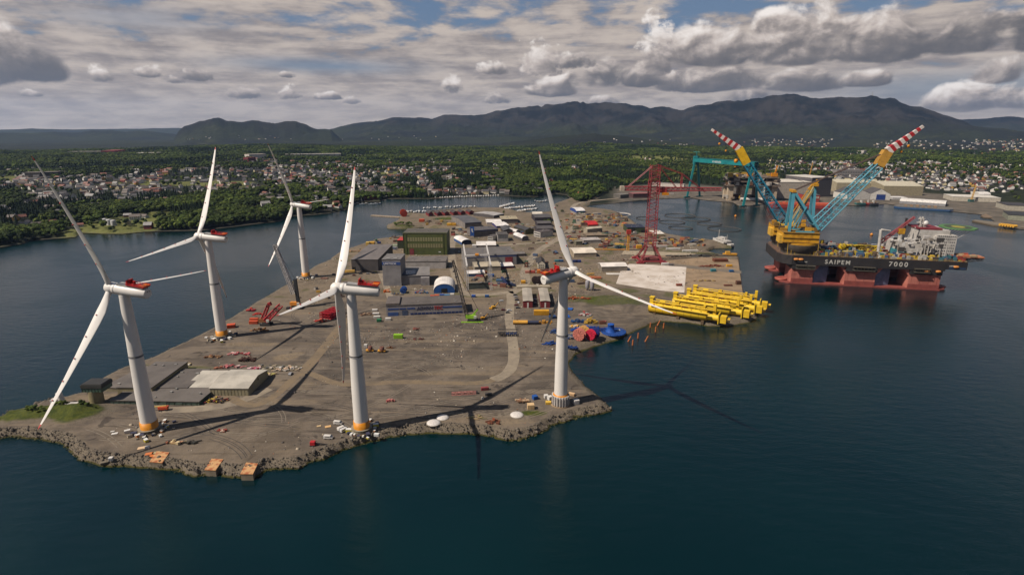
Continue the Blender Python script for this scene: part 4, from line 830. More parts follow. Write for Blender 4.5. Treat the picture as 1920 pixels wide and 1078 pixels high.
MB().beam((44, 12, 13), (44, 74, 13), 6, 7).build('cross_brace', cm((66, 74, 92)), t); MB().beam((106, 12, 13), (106, 74, 13), 6, 7).build('cross_brace', cm((66, 74, 92)), t)
m = MB(); m.prism([(-11, 16), (-7, 5), (2, -1), (157, -1), (157, 88), (2, 88), (-7, 82), (-11, 72)], 22.5, 32.5); hull = m.build('hull', m_hb, t)
for x0 in (33, 97): MB().prism([(x0-5, 3), (x0+11, 9), (x0+11, 26), (x0-5, 30)], 1.7, 22.4).build('inner_column', mat('hull_blue_grey', (120, 128, 156), .6, streak=.3), t)
MB().box(167.2, 43.5, 24.5, 20, 88.5, 7.9).build('stern_sponson', m_hb, t)
MB().prism([(-10, 17), (-6, 6), (3, 0), (177, 0), (177, 87), (3, 87), (-6, 81), (-10, 71)], 32.52, 33.2).build('deck', m_deck, t)
for a, b in ((27, 33), (54, 60), (91, 97), (118, 124)):  # haunches beneath the deck box
    s_ = 1 if a in (27, 91) else -1; x0 = a if s_ == 1 else b
    for yy in (1, 57): MB().extr([(x0, 22.4), (x0+s_*6, 22.4), (x0, 14)], Matrix(((1, 0, 0, 0), (0, 28, 0, yy), (0, 0, 1, 0), (0, 0, 0, 1)))).build('haunch', m_hr, t)
text(t, 'SAIPEM', 36.5, -1.15, 25.2, 6.6, (206, 202, 194), spacing=1.32); text(t, '7000', 101, -1.15, 25.6, 7.2, (206, 202, 194), spacing=1.42)
text(t, 'SAIPEM 7000', 8, -1.15, 25.5, 1.9, (190, 186, 178)); text(t, 'SAIPEM', 160, -.95, 27.8, 1.9, (206, 202, 194))
MB().box(168, -.9, 25.2, 16, .2, 2.0).build('name_stripe', cm((40, 62, 96)), t)
for a, b, z in ((66, 88, 19), (127, 142, 20), (7, 18, 18), (19, 27, 18)):
    m = MB(); m.box((a+b)/2, -2.6, z, b-a, 3, .5); m.box((a+b)/2, -2.6, z+4, b-a, 3, .4)
    for q in np.arange(a, b+.1, (b-a)/6): m.box(q, -4., z, .3, .2, 4.2); m.box(q, -1.3, z, .3, .2, 5.)
    m.build('fender_frame', cm((88, 82, 70)), t)
for x, z in ((139, 22), (150, 22), (166, 28), (6, 29), (11, 29)): MB().lathe([(.3, -2.6), (1.3, -2), (1.5, 0), (1.3, 2), (.3, 2.6)], 10, c=(0, 0, 0), M=Matrix.Translation((x, -2.3, z)) @ Matrix.Rotation(math.pi/2, 4, 'Y')).build('lifeboat', cm((216, 140, 66)), t)
# deck edge rails, deck cargo
m = MB()
for x in range(3, 176, 4): m.box(x, -.6, 33.2, .2, .2, 1.4)
m.box(84, -.6, 34.5, 184, .18, .18); m.box(84, -.6, 33.9, 184, .14, .14); m.build('deck_rail', cm((170, 150, 90)), t)
rd = random.Random(11); pal = [(186, 160, 40), (200, 192, 180), (150, 60, 44), (70, 96, 130), (96, 78, 62), (128, 106, 80), (170, 166, 160), (206, 172, 60), (78, 66, 58), (60, 110, 120)]
for i in range(420):
    x = rd.uniform(24, 175); y = rd.choice([rd.uniform(1.5, 20), rd.uniform(1.5, 84)]); s = rd.uniform(.8, 5) if rd.random() < .8 else rd.uniform(5, 10)
    MB().box(0, 0, 0, s, rd.uniform(.8, 4), rd.uniform(.8, 5.5)).build('deck_cargo', cm(rd.choice(pal)), t).matrix_local = Matrix.Translation((x, y, 33.2)) @ Matrix.Rotation(rd.choice([0, 0, .2, 1.57]), 4, 'Z')
for i in range(90):
    x = rd.uniform(26, 172); y = rd.uniform(1, 60); h = rd.uniform(2, 6)
    MB().beam((x, y, 33.2+rd.uniform(0, 3)), (x+rd.uniform(-8, 8), y+rd.uniform(-3, 3), 33.2+h), .5).build('deck_pipe', cm(rd.choice([(206, 176, 70), (196, 190, 180), (150, 110, 60)])), t)
# long yellow stinger frame lying on deck
a = rp(1585, 463, 42); b = rp(1648, 470, 42)
m = MB(); m.lattice((a.x, 42, 37), (b.x+2, 42, 37), 5.5, 5.5, 9, .6, .35, h0=5, h1=5); m.box((a.x+b.x)/2, 42, 39, b.x-a.x, 5, 1.2); m.build('yellow_truss', mat('truss_yellow', (222, 186, 30), .5), t)
MB().lathe([(3.5, 0), (4.4, 2), (4.4, 5), (3, 7)], 12, c=(a.x-3, 42, 34)).build('winch_drum', mat('truss_yellow', (222, 186, 30)), t)
# accommodation, bridge, mast
def bxp(name, x0, x1, y0, y1, z0, z1, m_): return MB().box((x0+x1)/2, (y0+y1)/2, z0, x1-x0, y1-y0, z1-z0).build(name, m_, t)
a = rp(1748, 470, 30); b = rp(1790, 452, 30)
q = bxp('accommodation', a.x, b.x, 26, 70, 33.2, 33.2+24, m_sw)
for r_ in range(7):
    for c_ in range(9): MB().box(a.x+2+c_*(b.x-a.x-3)/8.5, 25.9, 36+r_*3.3, 1., .2, 1.0).build('cabin_window', m_win, q)
bxp('bridge_house', a.x-16, a.x+14, 30, 66, 33.2, 33.2+29, m_sw); bxp('red_roof', a.x-17, a.x+6, 30, 60, 62.3, 64, cm((128, 40, 48)))
bxp('machinery_house', a.x-42, a.x-14, 20, 60, 33.2, 49, m_sw)
for i in range(60):
    x = a.x-44+rd.uniform(0, 46); y = rd.uniform(8, 30); z = 33.2+rd.uniform(0, 22); MB().box(x, y, z, rd.uniform(1.5, 7), rd.uniform(1, 4), rd.uniform(.5, 5)).build('machinery', cm(rd.choice([(210, 204, 196), (196, 190, 184), (222, 218, 212), (150, 140, 128), (70, 66, 64)])), t)
for i in range(16):
    x = a.x-40+rd.uniform(0, 44); y = rd.uniform(6, 24); MB().beam((x, y, 34), (x+rd.uniform(-2, 2), y, 34+rd.uniform(8, 20)), .7).build('white_pipe', m_sw, t)
h0 = rp(1762, 434, 45); h1 = rp(1826, 441, 45)
cx = (h0.x+h1.x)/2; hr = (h1.x-h0.x)/2; hz_ = 64.5
m = MB(); m.prism([(cx+hr*1.02*math.cos(math.pi*(2*k+1)/8), 45+21*math.sin(math.pi*(2*k+1)/8)) for k in range(8)], hz_-1, hz_); m.build('helideck', cm((88, 132, 74)), t)
m = MB(); m.prism([(cx+hr*.74*math.cos(2*math.pi*k/20), 45+15*math.sin(2*math.pi*k/20)) for k in range(20)], hz_+.02, hz_+.08); m.build('helideck_circle', cm((70, 78, 56)), t)
m = MB(); m.prism([(cx+hr*.36*math.cos(2*math.pi*k/20), 45+7.5*math.sin(2*math.pi*k/20)) for k in range(20)], hz_+.1, hz_+.14); m.build('landing_mark', cm((170, 160, 60)), t)
for k in range(-3, 4): MB().beam((cx-hr*.5, 45+k*5, 52), (cx+hr*.3, 45+k*6, hz_-1), .5).build('helideck_strut', m_sw, t)
mb = rp(1727, 437, 40); mt = rp(1730, 400, 40)
m = MB(); m.lattice((mb.x, 40, 52), (mt.x, 40, mt.z-4), 6, 2.2, 7, .5, .3); m.build('mast', m_sw, t)
for f, w_ in ((.45, 12), (.7, 9), (.88, 6)): MB().box(mb.x+(mt.x-mb.x)*f, 40, 52+(mt.z-56)*f, w_, 2.5, 1.).build('mast_yard', m_sw, t)
for px_, py_, r_ in ((1735, 419, 3.3), (1735, 435, 3.1), (1753, 437, 2.2), (1760, 437, 2.)):
    q = rp(px_, py_, 40); MB().ball(tuple(q), r_, 14).build('radar_dome', mat('dome_white', (232, 228, 222), .4), t); MB().tube((q.x, 40, 50), (q.x, 40, q.z-r_*.7), r_*.55).build('dome_post', m_sw, t)
for px_, py_, pb in ((1744, 431, 33), (1751, 432, 33), (1700, 409, 40)):
    q = rp(px_, py_, 34); MB().tube((q.x, 34, pb), (q.x, 34, q.z), 1.3).build('funnel', cm((46, 40, 40)), t)
# pedestal cranes (white column, red lattice jib; white knuckle crane)
q = rp(1684, 465, 24); MB().tube((q.x, 24, 33), (q.x, 24, 58), 2.6, 2.2, n=12).build('pedestal', m_sw, t); MB().box(q.x, 24, 33, 12, 10, 8).build('winch_house', cm((60, 140, 150)), t)
j0 = rp(1650, 455, 24); j1 = rp(1715, 407, 24); MB().lattice(j0, j1, 3., 1.6, 14, .35, .2).build('red_jib', cm((150, 40, 48)), t); MB().box(q.x, 24, 58, 6, 5, 6).build('crane_cab', m_cy, t)
q = rp(1650, 455, 20); q2 = rp(1652, 431, 20); q3 = rp(1670, 433, 20); MB().tube((q.x, 20, 33), tuple(q2), 1.6, n=10).tube(tuple(q2), tuple(q3), 1.4, .7, n=8).build('knuckle_crane', m_sw, t)
# outrigged frame at the right end
q = rp(1838, 492, 30); MB().lattice((177, 30, 29), (q.x, 30, 32), 10, 10, 6, .5, .3, h0=4, h1=2).build('overhang_truss', m_dk, t); MB().box((177+q.x)/2, 30, 33.4, q.x-177, 12, 1.4).build('overhang_deck', cm((186, 120, 84)), t)
for i in range(9): MB().box(170+i*3.4, 24+rd.uniform(0, 12), 34.8, rd.uniform(3, 8), 2, rd.uniform(.8, 2)).build('pipe_stack', cm(rd.choice([(206, 120, 84), (196, 168, 130), (190, 90, 60)])), t)
# the two main cranes
def bigcrane(y, near):
    blue = m_cb if near else m_cb2; cx = 13.; n0 = len(COL.objects)
    MB().lathe([(19, 33.2), (19, 36.5), (21, 38), (21, 44.2)], 24, c=(cx, y, 0)).build('tub', cm((84, 76, 66), streak=.3), t)
    b = MB().lathe([(20, 44.3), (20, 46)], 24, c=(cx, y, 0)).build('turntable', m_cy, t)
    MB().box(cx-3, y, 46.1, 38, 30, 12).build('machine_house', m_cy, t)
    MB().box(cx-23.2, y-6, 45.5, 4, 16, 9).build('counterweight', cm((226, 176, 60)), t)
    for i in range(24): MB().box(cx+rd.uniform(-20, 20), y+rd.uniform(-13, 13), 58.1, rd.uniform(2, 7), rd.uniform(2, 5), rd.uniform(1, 6)).build('winch', cm(rd.choice([(210, 154, 30), (180, 130, 30), (120, 92, 40), (90, 74, 52), (226, 186, 70)])), t)
    for z in (46.8, 52, 57.8): MB().box(cx-3, y, z, 38.5, 32, .4).build('gallery', cm((150, 110, 30)), t)
    for i in range(9): MB().tube((cx-16+i*4, y-17.6, 33.2), (cx-16+i*4, y-15.6, 46), .3, n=4).build('gallery_post', cm((190, 150, 50)), t)
bigcrane(20, True); bigcrane(66, False)
ab = MB().box(18, 2.4, 40, 8, .3, 4).build('door_panel', cm((196, 150, 50)), t)
# near crane: tall frame and boom (positions surveyed on the plane of its slew centre)
Pn = lambda px, py: rp(px, py, 20); Pf = lambda px, py: rp(px, py, 66)
def off(p, dy): return (p.x, p.y+dy, p.z)
apex = Pn(1487, 358)
for dy in (-9, 9):
    MB().beam(off(Pn(1476, 432), dy), off(apex, dy*.55), 2.6).build('frame_leg', m_cb, t); MB().beam(off(Pn(1531, 428), dy), off(apex, dy*.55), 2.6).build('frame_leg', m_cb, t)
    for a, b in (((1482, 428), (1509, 386)), ((1491, 424), (1503, 395))): MB().beam(off(Pn(*a), dy), off(Pn(*b), dy), .9).build('frame_tie', m_cb, t)
    MB().beam(off(Pn(1487, 431), dy-3), off(Pn(1521, 432), dy-3), 1.6).build('frame_sill', m_cb, t); MB().beam(off(Pn(1485, 452), dy-5), off(Pn(1501, 434), dy-5), 1.8).build('frame_knee', m_cb, t); MB().beam(off(Pn(1512, 448), dy-5), off(Pn(1501, 434), dy-5), 1.4).build('frame_knee', m_cb, t)
MB().beam(off(apex, -7), off(apex, 9), 4, 2.6).build('apex_head', m_cy, t)
MB().beam(off(Pn(1500, 380), -5), off(Pn(1500, 380), 5), 1.).build('frame_tie', m_cb, t)
fap = Pf(1527, 346)
for dy in (-8, 8):
    MB().beam(off(Pf(1520, 416), dy), off(fap, dy*.5), 2.6).build('frame_leg', m_cb, t); MB().beam(off(Pf(1482, 424), dy), off(fap, dy*.5), 2.4).build('back_leg', mat('pale_beam', (176, 168, 130), .6), t)
    MB().beam(off(Pf(1484, 408), dy), off(Pf(1518, 358), dy), .9).build('ladder_rail', m_cy, t)
MB().beam(off(fap, -9), off(fap, 9), 5, 3).build('apex_head', m_cy, t); MB().beam(tuple(Pf(1516, 356)), tuple(Pf(1534, 338)), 3).build('apex_walk', m_cy, t)
def boom(P0, P1, P2, P3, blue, yelm, name):
    """blue lattice P0..P1, yellow box P1..P2, striped head P2..P3"""
    y0 = P0[1]; up = (0, 1, 0)
    m = MB(); m.lattice(P0, P1, 11, 7.5, 15, .75, .34, up=up, h0=17, h1=10, k=6); m.build('boom_lattice', blue, t)
    P1, P2, P3 = Vector(P1), Vector(P2), Vector(P3)
    m = MB(); m.beam(P1, P2, 8.4, 9.4); m.build('boom_box', yelm, t)
    m_w = mat('stripe_white', (226, 216, 208), .5); m_r = mat('stripe_red', (176, 36, 38), .5); n = 11
    for i in range(n):
        f0, f1 = i/n, (i+1)/n; w0 = 7.6-5.2*f0
        MB().beam(P2.lerp(P3, f0), P2.lerp(P3, f1*.999), w0*.95, w0).build('boom_stripe', m_w if i % 2 == 0 else m_r, t)
boom(Pn(1528, 425), Pn(1647, 311), Pn(1664, 284), Pn(1731, 237), m_cb, mat('boom_ochre', (206, 154, 62), .55), 'near')
boom(Pf(1470, 417), Pf(1400, 307), Pf(1385, 279), Pf(1334, 243), m_cb2, mat('boom_yellow', (226, 178, 20), .5), 'far')
# hoist ropes from the near apex to its boom head, hook blocks
for dy in (-3, 0, 3): MB().tube(off(apex, dy), off(Pn(1650, 290), dy), .38, n=4).build('hoist_rope', cm((78, 60, 52)), t); MB().tube(off(Pf(1520, 346), dy), off(Pf(1400, 303), dy), .16, n=4).build('stay_rope', cm((90, 84, 76)), t)
for P_, px_, y0_, y1_, s_ in ((Pn, 1703, 257, 274, 1.6), (Pn, 1690, 266, 285, 1.2), (Pn, 1657, 300, 314, 2.), (Pf, 1349, 257, 270, 1.3), (Pf, 1361, 266, 283, 1.1), (Pf, 1380, 285, 302, 2.4)):
    a = P_(px_, y0_); b = P_(px_, y1_); MB().tube(tuple(a), tuple(b), .3, n=4).build('hook_rope', m_dk, t); MB().lathe([(s_*.5, -s_), (s_, -s_*.4), (s_, s_*.6), (s_*.4, s_)], 10, c=tuple(b)).build('hook_block', m_yel, t)
for i in range(2): MB().tube(tuple(Pf(1429+i*5, 385)), tuple(Pf(1452, 432)), .12, n=4).build('slack_line', m_gry, t)

# ------------------------------------------------------------------ gantry crane of the far yard
m_teal = mat('gantry_teal', (24, 132, 134), .5, rgb2=(18, 110, 116), scale=.05)
t = thing('gantry_crane', 'giant teal shipyard gantry crane with white name on its girder', 'gantry crane')
gA = G(1300, 369); gB = G(1406, 386); zA = 3.5+HT(1300, 369, 300); gz_ = 3.5+HT(1406, 386, 309); gz_ = (zA+gz_)/2
ux = (gB-gA).normalized(); uy = Vector((-ux.y, ux.x, 0))
for q, nm, w in ((gA, 'leg', 20), (gB, 'leg', 20)):
    for s in (-1, 1):
        MB().beam(q+uy*(s*w)+Vector((0, 0, .8)), q+uy*(s*4)+Vector((0, 0, gz_-3.5)), 4.2, 4.2).build('leg', m_teal, t)
        MB().beam(q+uy*(s*w-9), q+uy*(s*w+9), 3.4, 3).build('bogie', m_teal if q is gA else mat('bogie_dark', (24, 84, 90)), t)
g0 = Vector((gA.x, gA.y, gz_))-ux*3; g1 = Vector((gB.x, gB.y, gz_))+ux*6
for s in (-1, 1): MB().beam(g0+uy*(s*5), g1+uy*(s*5), 3.2, 9).build('girder', m_teal, t)
MB().beam(g0-ux*6+Vector((0, 0, 8)), g0+ux*10+Vector((0, 0, 8)), 6, 4).build('head_box', m_teal, t); MB().beam(g0+ux*2+Vector((0, 0, 8)), g0+ux*2+Vector((0, 0, 20)), 2.).build('head_post', m_teal, t); MB().beam(g0-ux*10+Vector((0, 0, 20)), g0+ux*14+Vector((0, 0, 20)), 2, 1.2).build('head_rail', m_teal, t)
MB().beam(g0-ux*2+Vector((0, 0, -10)), g0-ux*2+Vector((0, 0, 8)), 9, 9).build('leg_head', m_teal, t)
tx = text(t, 'KVÆRNER', 0, 0, 0, 6.2, (214, 222, 218), spacing=1.05); gm = g0.lerp(g1, .34)-uy*6.75-Vector((0, 0, 2.4)); tx.location = gm; tx.rotation_euler = (math.pi/2, 0, math.atan2(ux.y, ux.x))
q = g0.lerp(g1, .70); MB().box(q.x, q.y, gz_-9, 8, 8, 5).build('trolley', m_yel, t); MB().tube((q.x, q.y, gz_-9), (q.x, q.y, gz_-20), .4).build('hook_rope', m_dk, t); MB().box(q.x, q.y, gz_-23, 30, 1.6, 1.6).build('lifting_beam', cm((150, 130, 50)), t)
for dz in (4.8, 5.8): MB().beam(g0+Vector((0, 0, dz)), g1+Vector((0, 0, dz)), 10.4, .2).build('walkway', m_teal, t)

# ------------------------------------------------------------------ red tower crane
m_tr = mat('tower_crane_red', (156, 52, 58), .55, rgb2=(136, 44, 50), scale=.2)
t = thing('tower_crane', 'giant red lattice tower crane on a spread base at the pale pad', 'tower crane', (0, 0, 0)); b = G(1217, 489); Z0 = 3.5; top = Z0+HT(1217, 489, 309); jz = Z0+HT(1217, 489, 352)
MB().lattice((b.x, b.y, Z0+20), (b.x, b.y, top), 11.8, 10.6, 26, .46, .24).build('mast', m_tr, t)
MB().lattice((b.x, b.y, jz-8), (b.x, b.y, jz+8), 12, 12, 2, .5, .3).build('slewing_cage', m_tr, t)
for sx in (-1, 1):
    for sy in (-1, 1):
        MB().lattice((b.x+sx*14, b.y+sy*14, Z0+1), (b.x+sx*4.6, b.y+sy*4.6, Z0+21), 2, 1.6, 6, .32, .2).build('leg', m_tr, t); MB().box(b.x+sx*15, b.y+sy*15, Z0, 9, 5, 2.2).build('bogie', m_tr, t)
for s in (-1, 1): MB().beam((b.x-17, b.y+s*14, Z0+2.4), (b.x+17, b.y+s*14, Z0+2.4), 2).build('sill', m_tr, t); MB().beam((b.x+s*14, b.y-17, Z0+2.4), (b.x+s*14, b.y+17, Z0+2.4), 2).build('sill', m_tr, t)
MB().box(b.x, b.y, Z0+3, 20, 14, 3).build('ballast', cm((150, 84, 78)), t)
n_ = Vector((0, 1, 0)); J = lambda px, py: RP(px, py, (b.x, b.y, 0), n_)
jl = J(1164, 344); jr = J(1352, 362); tp = J(1222, 310)
MB().lattice((b.x-4, b.y, jz-1), (jl.x, b.y, jz-1), 5, 4.5, 12, .5, .3).build('counter_jib', m_tr, t); MB().box(jl.x+2, b.y, jz-4, 5, 7, 6).build('counterweight', cm((196, 180, 160)), t)
MB().lattice((b.x+4, b.y, jz-2), (jr.x, b.y, jz-2), 5, 3, 26, .5, .3).build('jib', m_tr, t)
kn = J(1279, 326)
MB().lattice((b.x+4, b.y, top-1), tuple(kn), 1.6, 1.4, 14, .22, .12).build('stay', m_tr, t); MB().lattice(tuple(kn), tuple(J(1322, 360)), 1.4, 1.2, 14, .22, .12).build('stay', m_tr, t)
MB().lattice((b.x+4, b.y, top-1), (J(1268, 352).x, b.y, jz), 1.4, 1.2, 12, .2, .12).build('stay', m_tr, t)
MB().lattice((kn.x, b.y, jz), tuple(kn), 1.8, 1.8, 6, .25, .15).build('strut', m_tr, t); MB().lattice((b.x-4, b.y, top-2), (J(1178, 342).x, b.y, jz+1), 1.2, 1.2, 14, .2, .12).build('stay', m_tr, t)
MB().box(b.x+10, b.y, jz-6, 12, 7, 5).build('winch_deck', cm((170, 60, 60)), t); MB().box(b.x+14, b.y-4, jz-9, 8, 4, 3).build('crane_cab', m_yel, t); MB().box(b.x+18, b.y, jz-8, 14, 5, 2.).build('walkway', cm((200, 190, 180)), t)

# ------------------------------------------------------------------ yellow structures lying on the point
m_ty = mat('pile_yellow', (234, 194, 36), .6, rgb2=(222, 176, 20), scale=.12, streak=.12); m_rust = mat('rust_brown', (120, 60, 36), .9)
a0 = G(1218, 586); a1 = G(1326, 603); dr = (a1-a0).normalized(); jang = math.atan2(dr.y, dr.x); wj = ['nearest', 'second nearest', 'third nearest', 'farthest']
m_ = []
def jacket():
    o = {}; R_ = 4.7; L_ = (a1-a0).length
    o['main_cylinder'] = (MB().lathe([(R_*.96, 0), (R_, .3), (R_, L_-.3), (R_*.96, L_)], 28, M=Matrix.Translation((0, 0, R_+.6)) @ Matrix.Rotation(math.pi/2, 4, 'Y')), m_ty)
    o['neck'] = (MB().lathe([(2.9, 0), (2.9, 13)], 20, M=Matrix.Translation((L_, 0, R_-.4)) @ Matrix.Rotation(math.pi/2, 4, 'Y')), m_ty)
    o['end_block'] = (MB().box(L_+14.5, 0, 1.2, 5, 7, 6.), m_ty)
    o['nozzle'] = (MB().tube((L_+17, -1.6, 5), (L_+20, -1.6, 5), .6).tube((L_+17, 1.6, 5), (L_+20, 1.6, 5), .6).tube((L_+17, 0, 2.6), (L_+20, 0, 2.6), .6), m_ty)
    o['flange'] = (MB().box(L_+10.5, 0, .3, .8, 9, 9), m_ty)
    o['left_tower'] = (MB().box(1.6, 2, R_*2, 3.2, 5, 5.2).box(1.6, 2, R_*2+5.2, 4.2, 6, .5), m_ty)
    o['right_tower'] = (MB().box(L_+6, 2, 4.5, 2.4, 4.5, 12), m_ty)
    r = MB()
    for y, z in ((-1.5, 11.9), (2.8, 12.6)): r.tube((3, y, z), (L_+6, y, z-.6), .5, n=8)
    for x in np.arange(6, L_, 6): r.box(x, -1.5, 9.8, .5, .5, 2.2); r.box(x, 2.8, 9.4, .5, .5, 3.2)
    o['pipe_rail'] = (r, m_ty)
    o['weld_band'] = (MB().lathe([(R_+.06, .5), (R_+.06, .9)], 28, M=Matrix.Translation((0, 0, R_+.6)) @ Matrix.Rotation(math.pi/2, 4, 'Y'), caps=False), cm((176, 138, 30)))
    wb = o['weld_band'][0]
    for x in np.arange(7, L_-1, 6.5): wb.lathe([(R_+.05, x), (R_+.05, x+.3)], 28, M=Matrix.Translation((0, 0, R_+.6)) @ Matrix.Rotation(math.pi/2, 4, 'Y'), caps=False)
    c = MB()
    for x in np.arange(5, L_-2, 8.5): c.box(x, -3.6, 7.6, .8, .9, 2.6); 
    o['side_tube'] = (MB().tube((2, -5.6, 9.4), (L_+3, -5.6, 8.6), .8, n=8).tube((6, 6.2, 4), (L_-2, 6.2, 4), 1.7, n=10), m_ty); o['top_box'] = (MB().box(12, .6, 10.2, 5, 3, 2.4).box(26, .8, 10.2, 3, 3, 3.4).box(40, .6, 10.2, 4.5, 3, 2.2).box(50, .4, 10.2, 2, 4, 4), m_ty); o['bracket'] = (c, m_ty); o['rust_pad'] = (MB().box(17, -.5, 10.4, 4, 3, .7), m_rust); o['rust_cover'] = (MB().box(33, -.5, 10.4, 5.5, 3, .7), m_rust)
    o['box_beam'] = (MB().box(L_*.45, 5.2, 7.5, L_*.8, 2.2, 2.6), m_ty)
    return {k: (v[0].mesh(k, v[1])) for k, v in o.items()}
jm = jacket()
for i, (px, py) in enumerate(((1217, 585), (1261, 576), (1286, 569), (1298, 562))):
    g = G(px, py); t = thing('yellow_pile_section', f'{wj[i]} of the four huge yellow cylinder structures lying on the point', 'steel structure', (g.x, g.y, 3.5-.3*0), jang+.015*i, 'yellow steel structures on the point')
    for k, v in jm.items(): link(k, v, t)
    for x in (6, 28, 50): MB().box(x, 0, -2.5, 2.5, 9, 3.6).build('cradle', mat('timber_cradle', (104, 84, 60)), t)
# ------------------------------------------------------------------ yard clutter, vehicles, boats
RG6 = random.Random(21)
def P3(px, py, z=None):
    g = G(px, py); return (g.x, g.y, gz(g.x, g.y) if z is None else z)
ORG, RED, YEL, BLU, WHT, GRN, BRN, LIM, TEA, DRK = (214, 84, 40), (188, 26, 34), (228, 164, 28), (20, 84, 170), (224, 218, 210), (28, 120, 74), (124, 74, 46), (150, 200, 40), (60, 130, 140), (62, 58, 56)
def container(px, py, c, lab, l=6., w=2.5, h=2.6, rz=0., group=None, z=None, cat='container'):
    t = thing('container', lab, cat, P3(px, py, z), rz, group); b = MB().box(0, 0, .1, l, w, h); b.build('body', cm(c, streak=.15), t)
    m = MB()
    for i in range(int(l/.8)): m.box(-l/2+.5+i*.8, -w/2-.04, .3, .22, .08, h-.4)
    m.build('ribs', cm(tuple(int(v*.86) for v in c)), t); MB().box(l/2+.05, 0, .2, .1, w*.9, h-.3).build('door', cm(tuple(int(v*.8) for v in c)), t); return t
def heap(name, px, py, cols, lab, cat, r=4., n=12, h=2.5, rz=0., long_=1., z=None, seed=0):
    """a pile of separate bars and plates that reads as one thing in the photo"""
    q = random.Random(int(px*3+py*7)+seed); t = thing(name, lab, cat, P3(px, py, z), rz)
    ms = {}
    for i in range(n):
        c = q.choice(cols); m = ms.setdefault(c, MB()); x = q.uniform(-r*long_, r*long_); y = q.uniform(-r, r)*.6; zz = q.uniform(0, h*.7)*(1-abs(x)/(r*long_+.1))
        if q.random() < .55: m.box(x, y, zz, q.uniform(.6, 2.6), q.uniform(.5, 1.8), q.uniform(.3, 1.4), q.uniform(-.8, .8))
        else: m.beam((x-q.uniform(.5, 2.5), y, zz+.2), (x+q.uniform(.5, 2.5), y+q.uniform(-1, 1), zz+q.uniform(.2, 1.2)), q.uniform(.2, .5))
    for i, (c, m) in enumerate(ms.items()): m.build('pieces', cm(c), t)
    return t
def car(px, py, c, lab, rz=0., group=None, van=False, name=None, z=None):
    t = thing(name or ('van' if van else 'car'), lab, 'van' if van else 'car', P3(px, py, z), rz, group); key = ('v' if van else 'c')
    if van: pr = [(-2.6, .45), (2.6, .45), (2.6, 1.1), (1.9, 1.35), (1.3, 2.1), (-2.5, 2.15), (-2.6, 1.9)]
    else: pr = [(-2.2, .4), (2.2, .4), (2.2, .85), (1.2, 1.), (.6, 1.5), (-1.2, 1.52), (-2.0, 1.0), (-2.2, .9)]
    w = 1.95 if van else 1.8; MB().extr(pr, Matrix(((1, 0, 0, 0), (0, w, 0, -w/2), (0, 0, 1, 0), (0, 0, 0, 1)))).build('body', cm(c, rough=.3), t)
    if van: MB().box(1.62, 0, 1.4, .5, w*1.01, .6).build('windscreen', m_win, t); MB().box(-.2, 0, 1.45, 2.6, w*1.02, .45).build('side_window', m_win, t)
    else: MB().box(-.3, 0, 1.05, 2.1, w*1.01, .38).build('window', m_win, t)
    wm = MB().tube((0, -.12, 0), (0, .12, 0), .36, n=8).mesh('wheel', m_dk)
    for x in (-1.45, 1.45):
        for y in (-w/2, w/2): link('wheel', wm, t, (x, y, .36))
    return t
def reel(px, py, r, w, c1, c2, lab, rz=0., group=None, zz=None):
    t = thing('cable_reel', lab, 'cable reel', P3(px, py, zz), rz, group); Mx = Matrix.Translation((0, 0, r)) @ Matrix.Rotation(math.pi/2, 4, 'X')
    MB().lathe([(r*.62, -w/2), (r*.62, w/2)], 20, M=Mx).build('drum', cm(c2), t)
    for s in (-1, 1):
        f = MB().lathe([(r*.97, s*w/2-.12), (r, s*w/2-.12), (r, s*w/2+.12), (r*.97, s*w/2+.12)], 22, M=Mx).build('flange', cm(c1), t)
        m = MB()
        for k in range(12): a = k*math.pi/6; m.beam((r*.25*math.cos(a), s*(w/2+.2), r+r*.25*math.sin(a)), (r*.92*math.cos(a), s*(w/2+.2), r+r*.92*math.sin(a)), .25)
        m.build('spokes', cm(tuple(int(v*.75) for v in c1)), f)
    return t
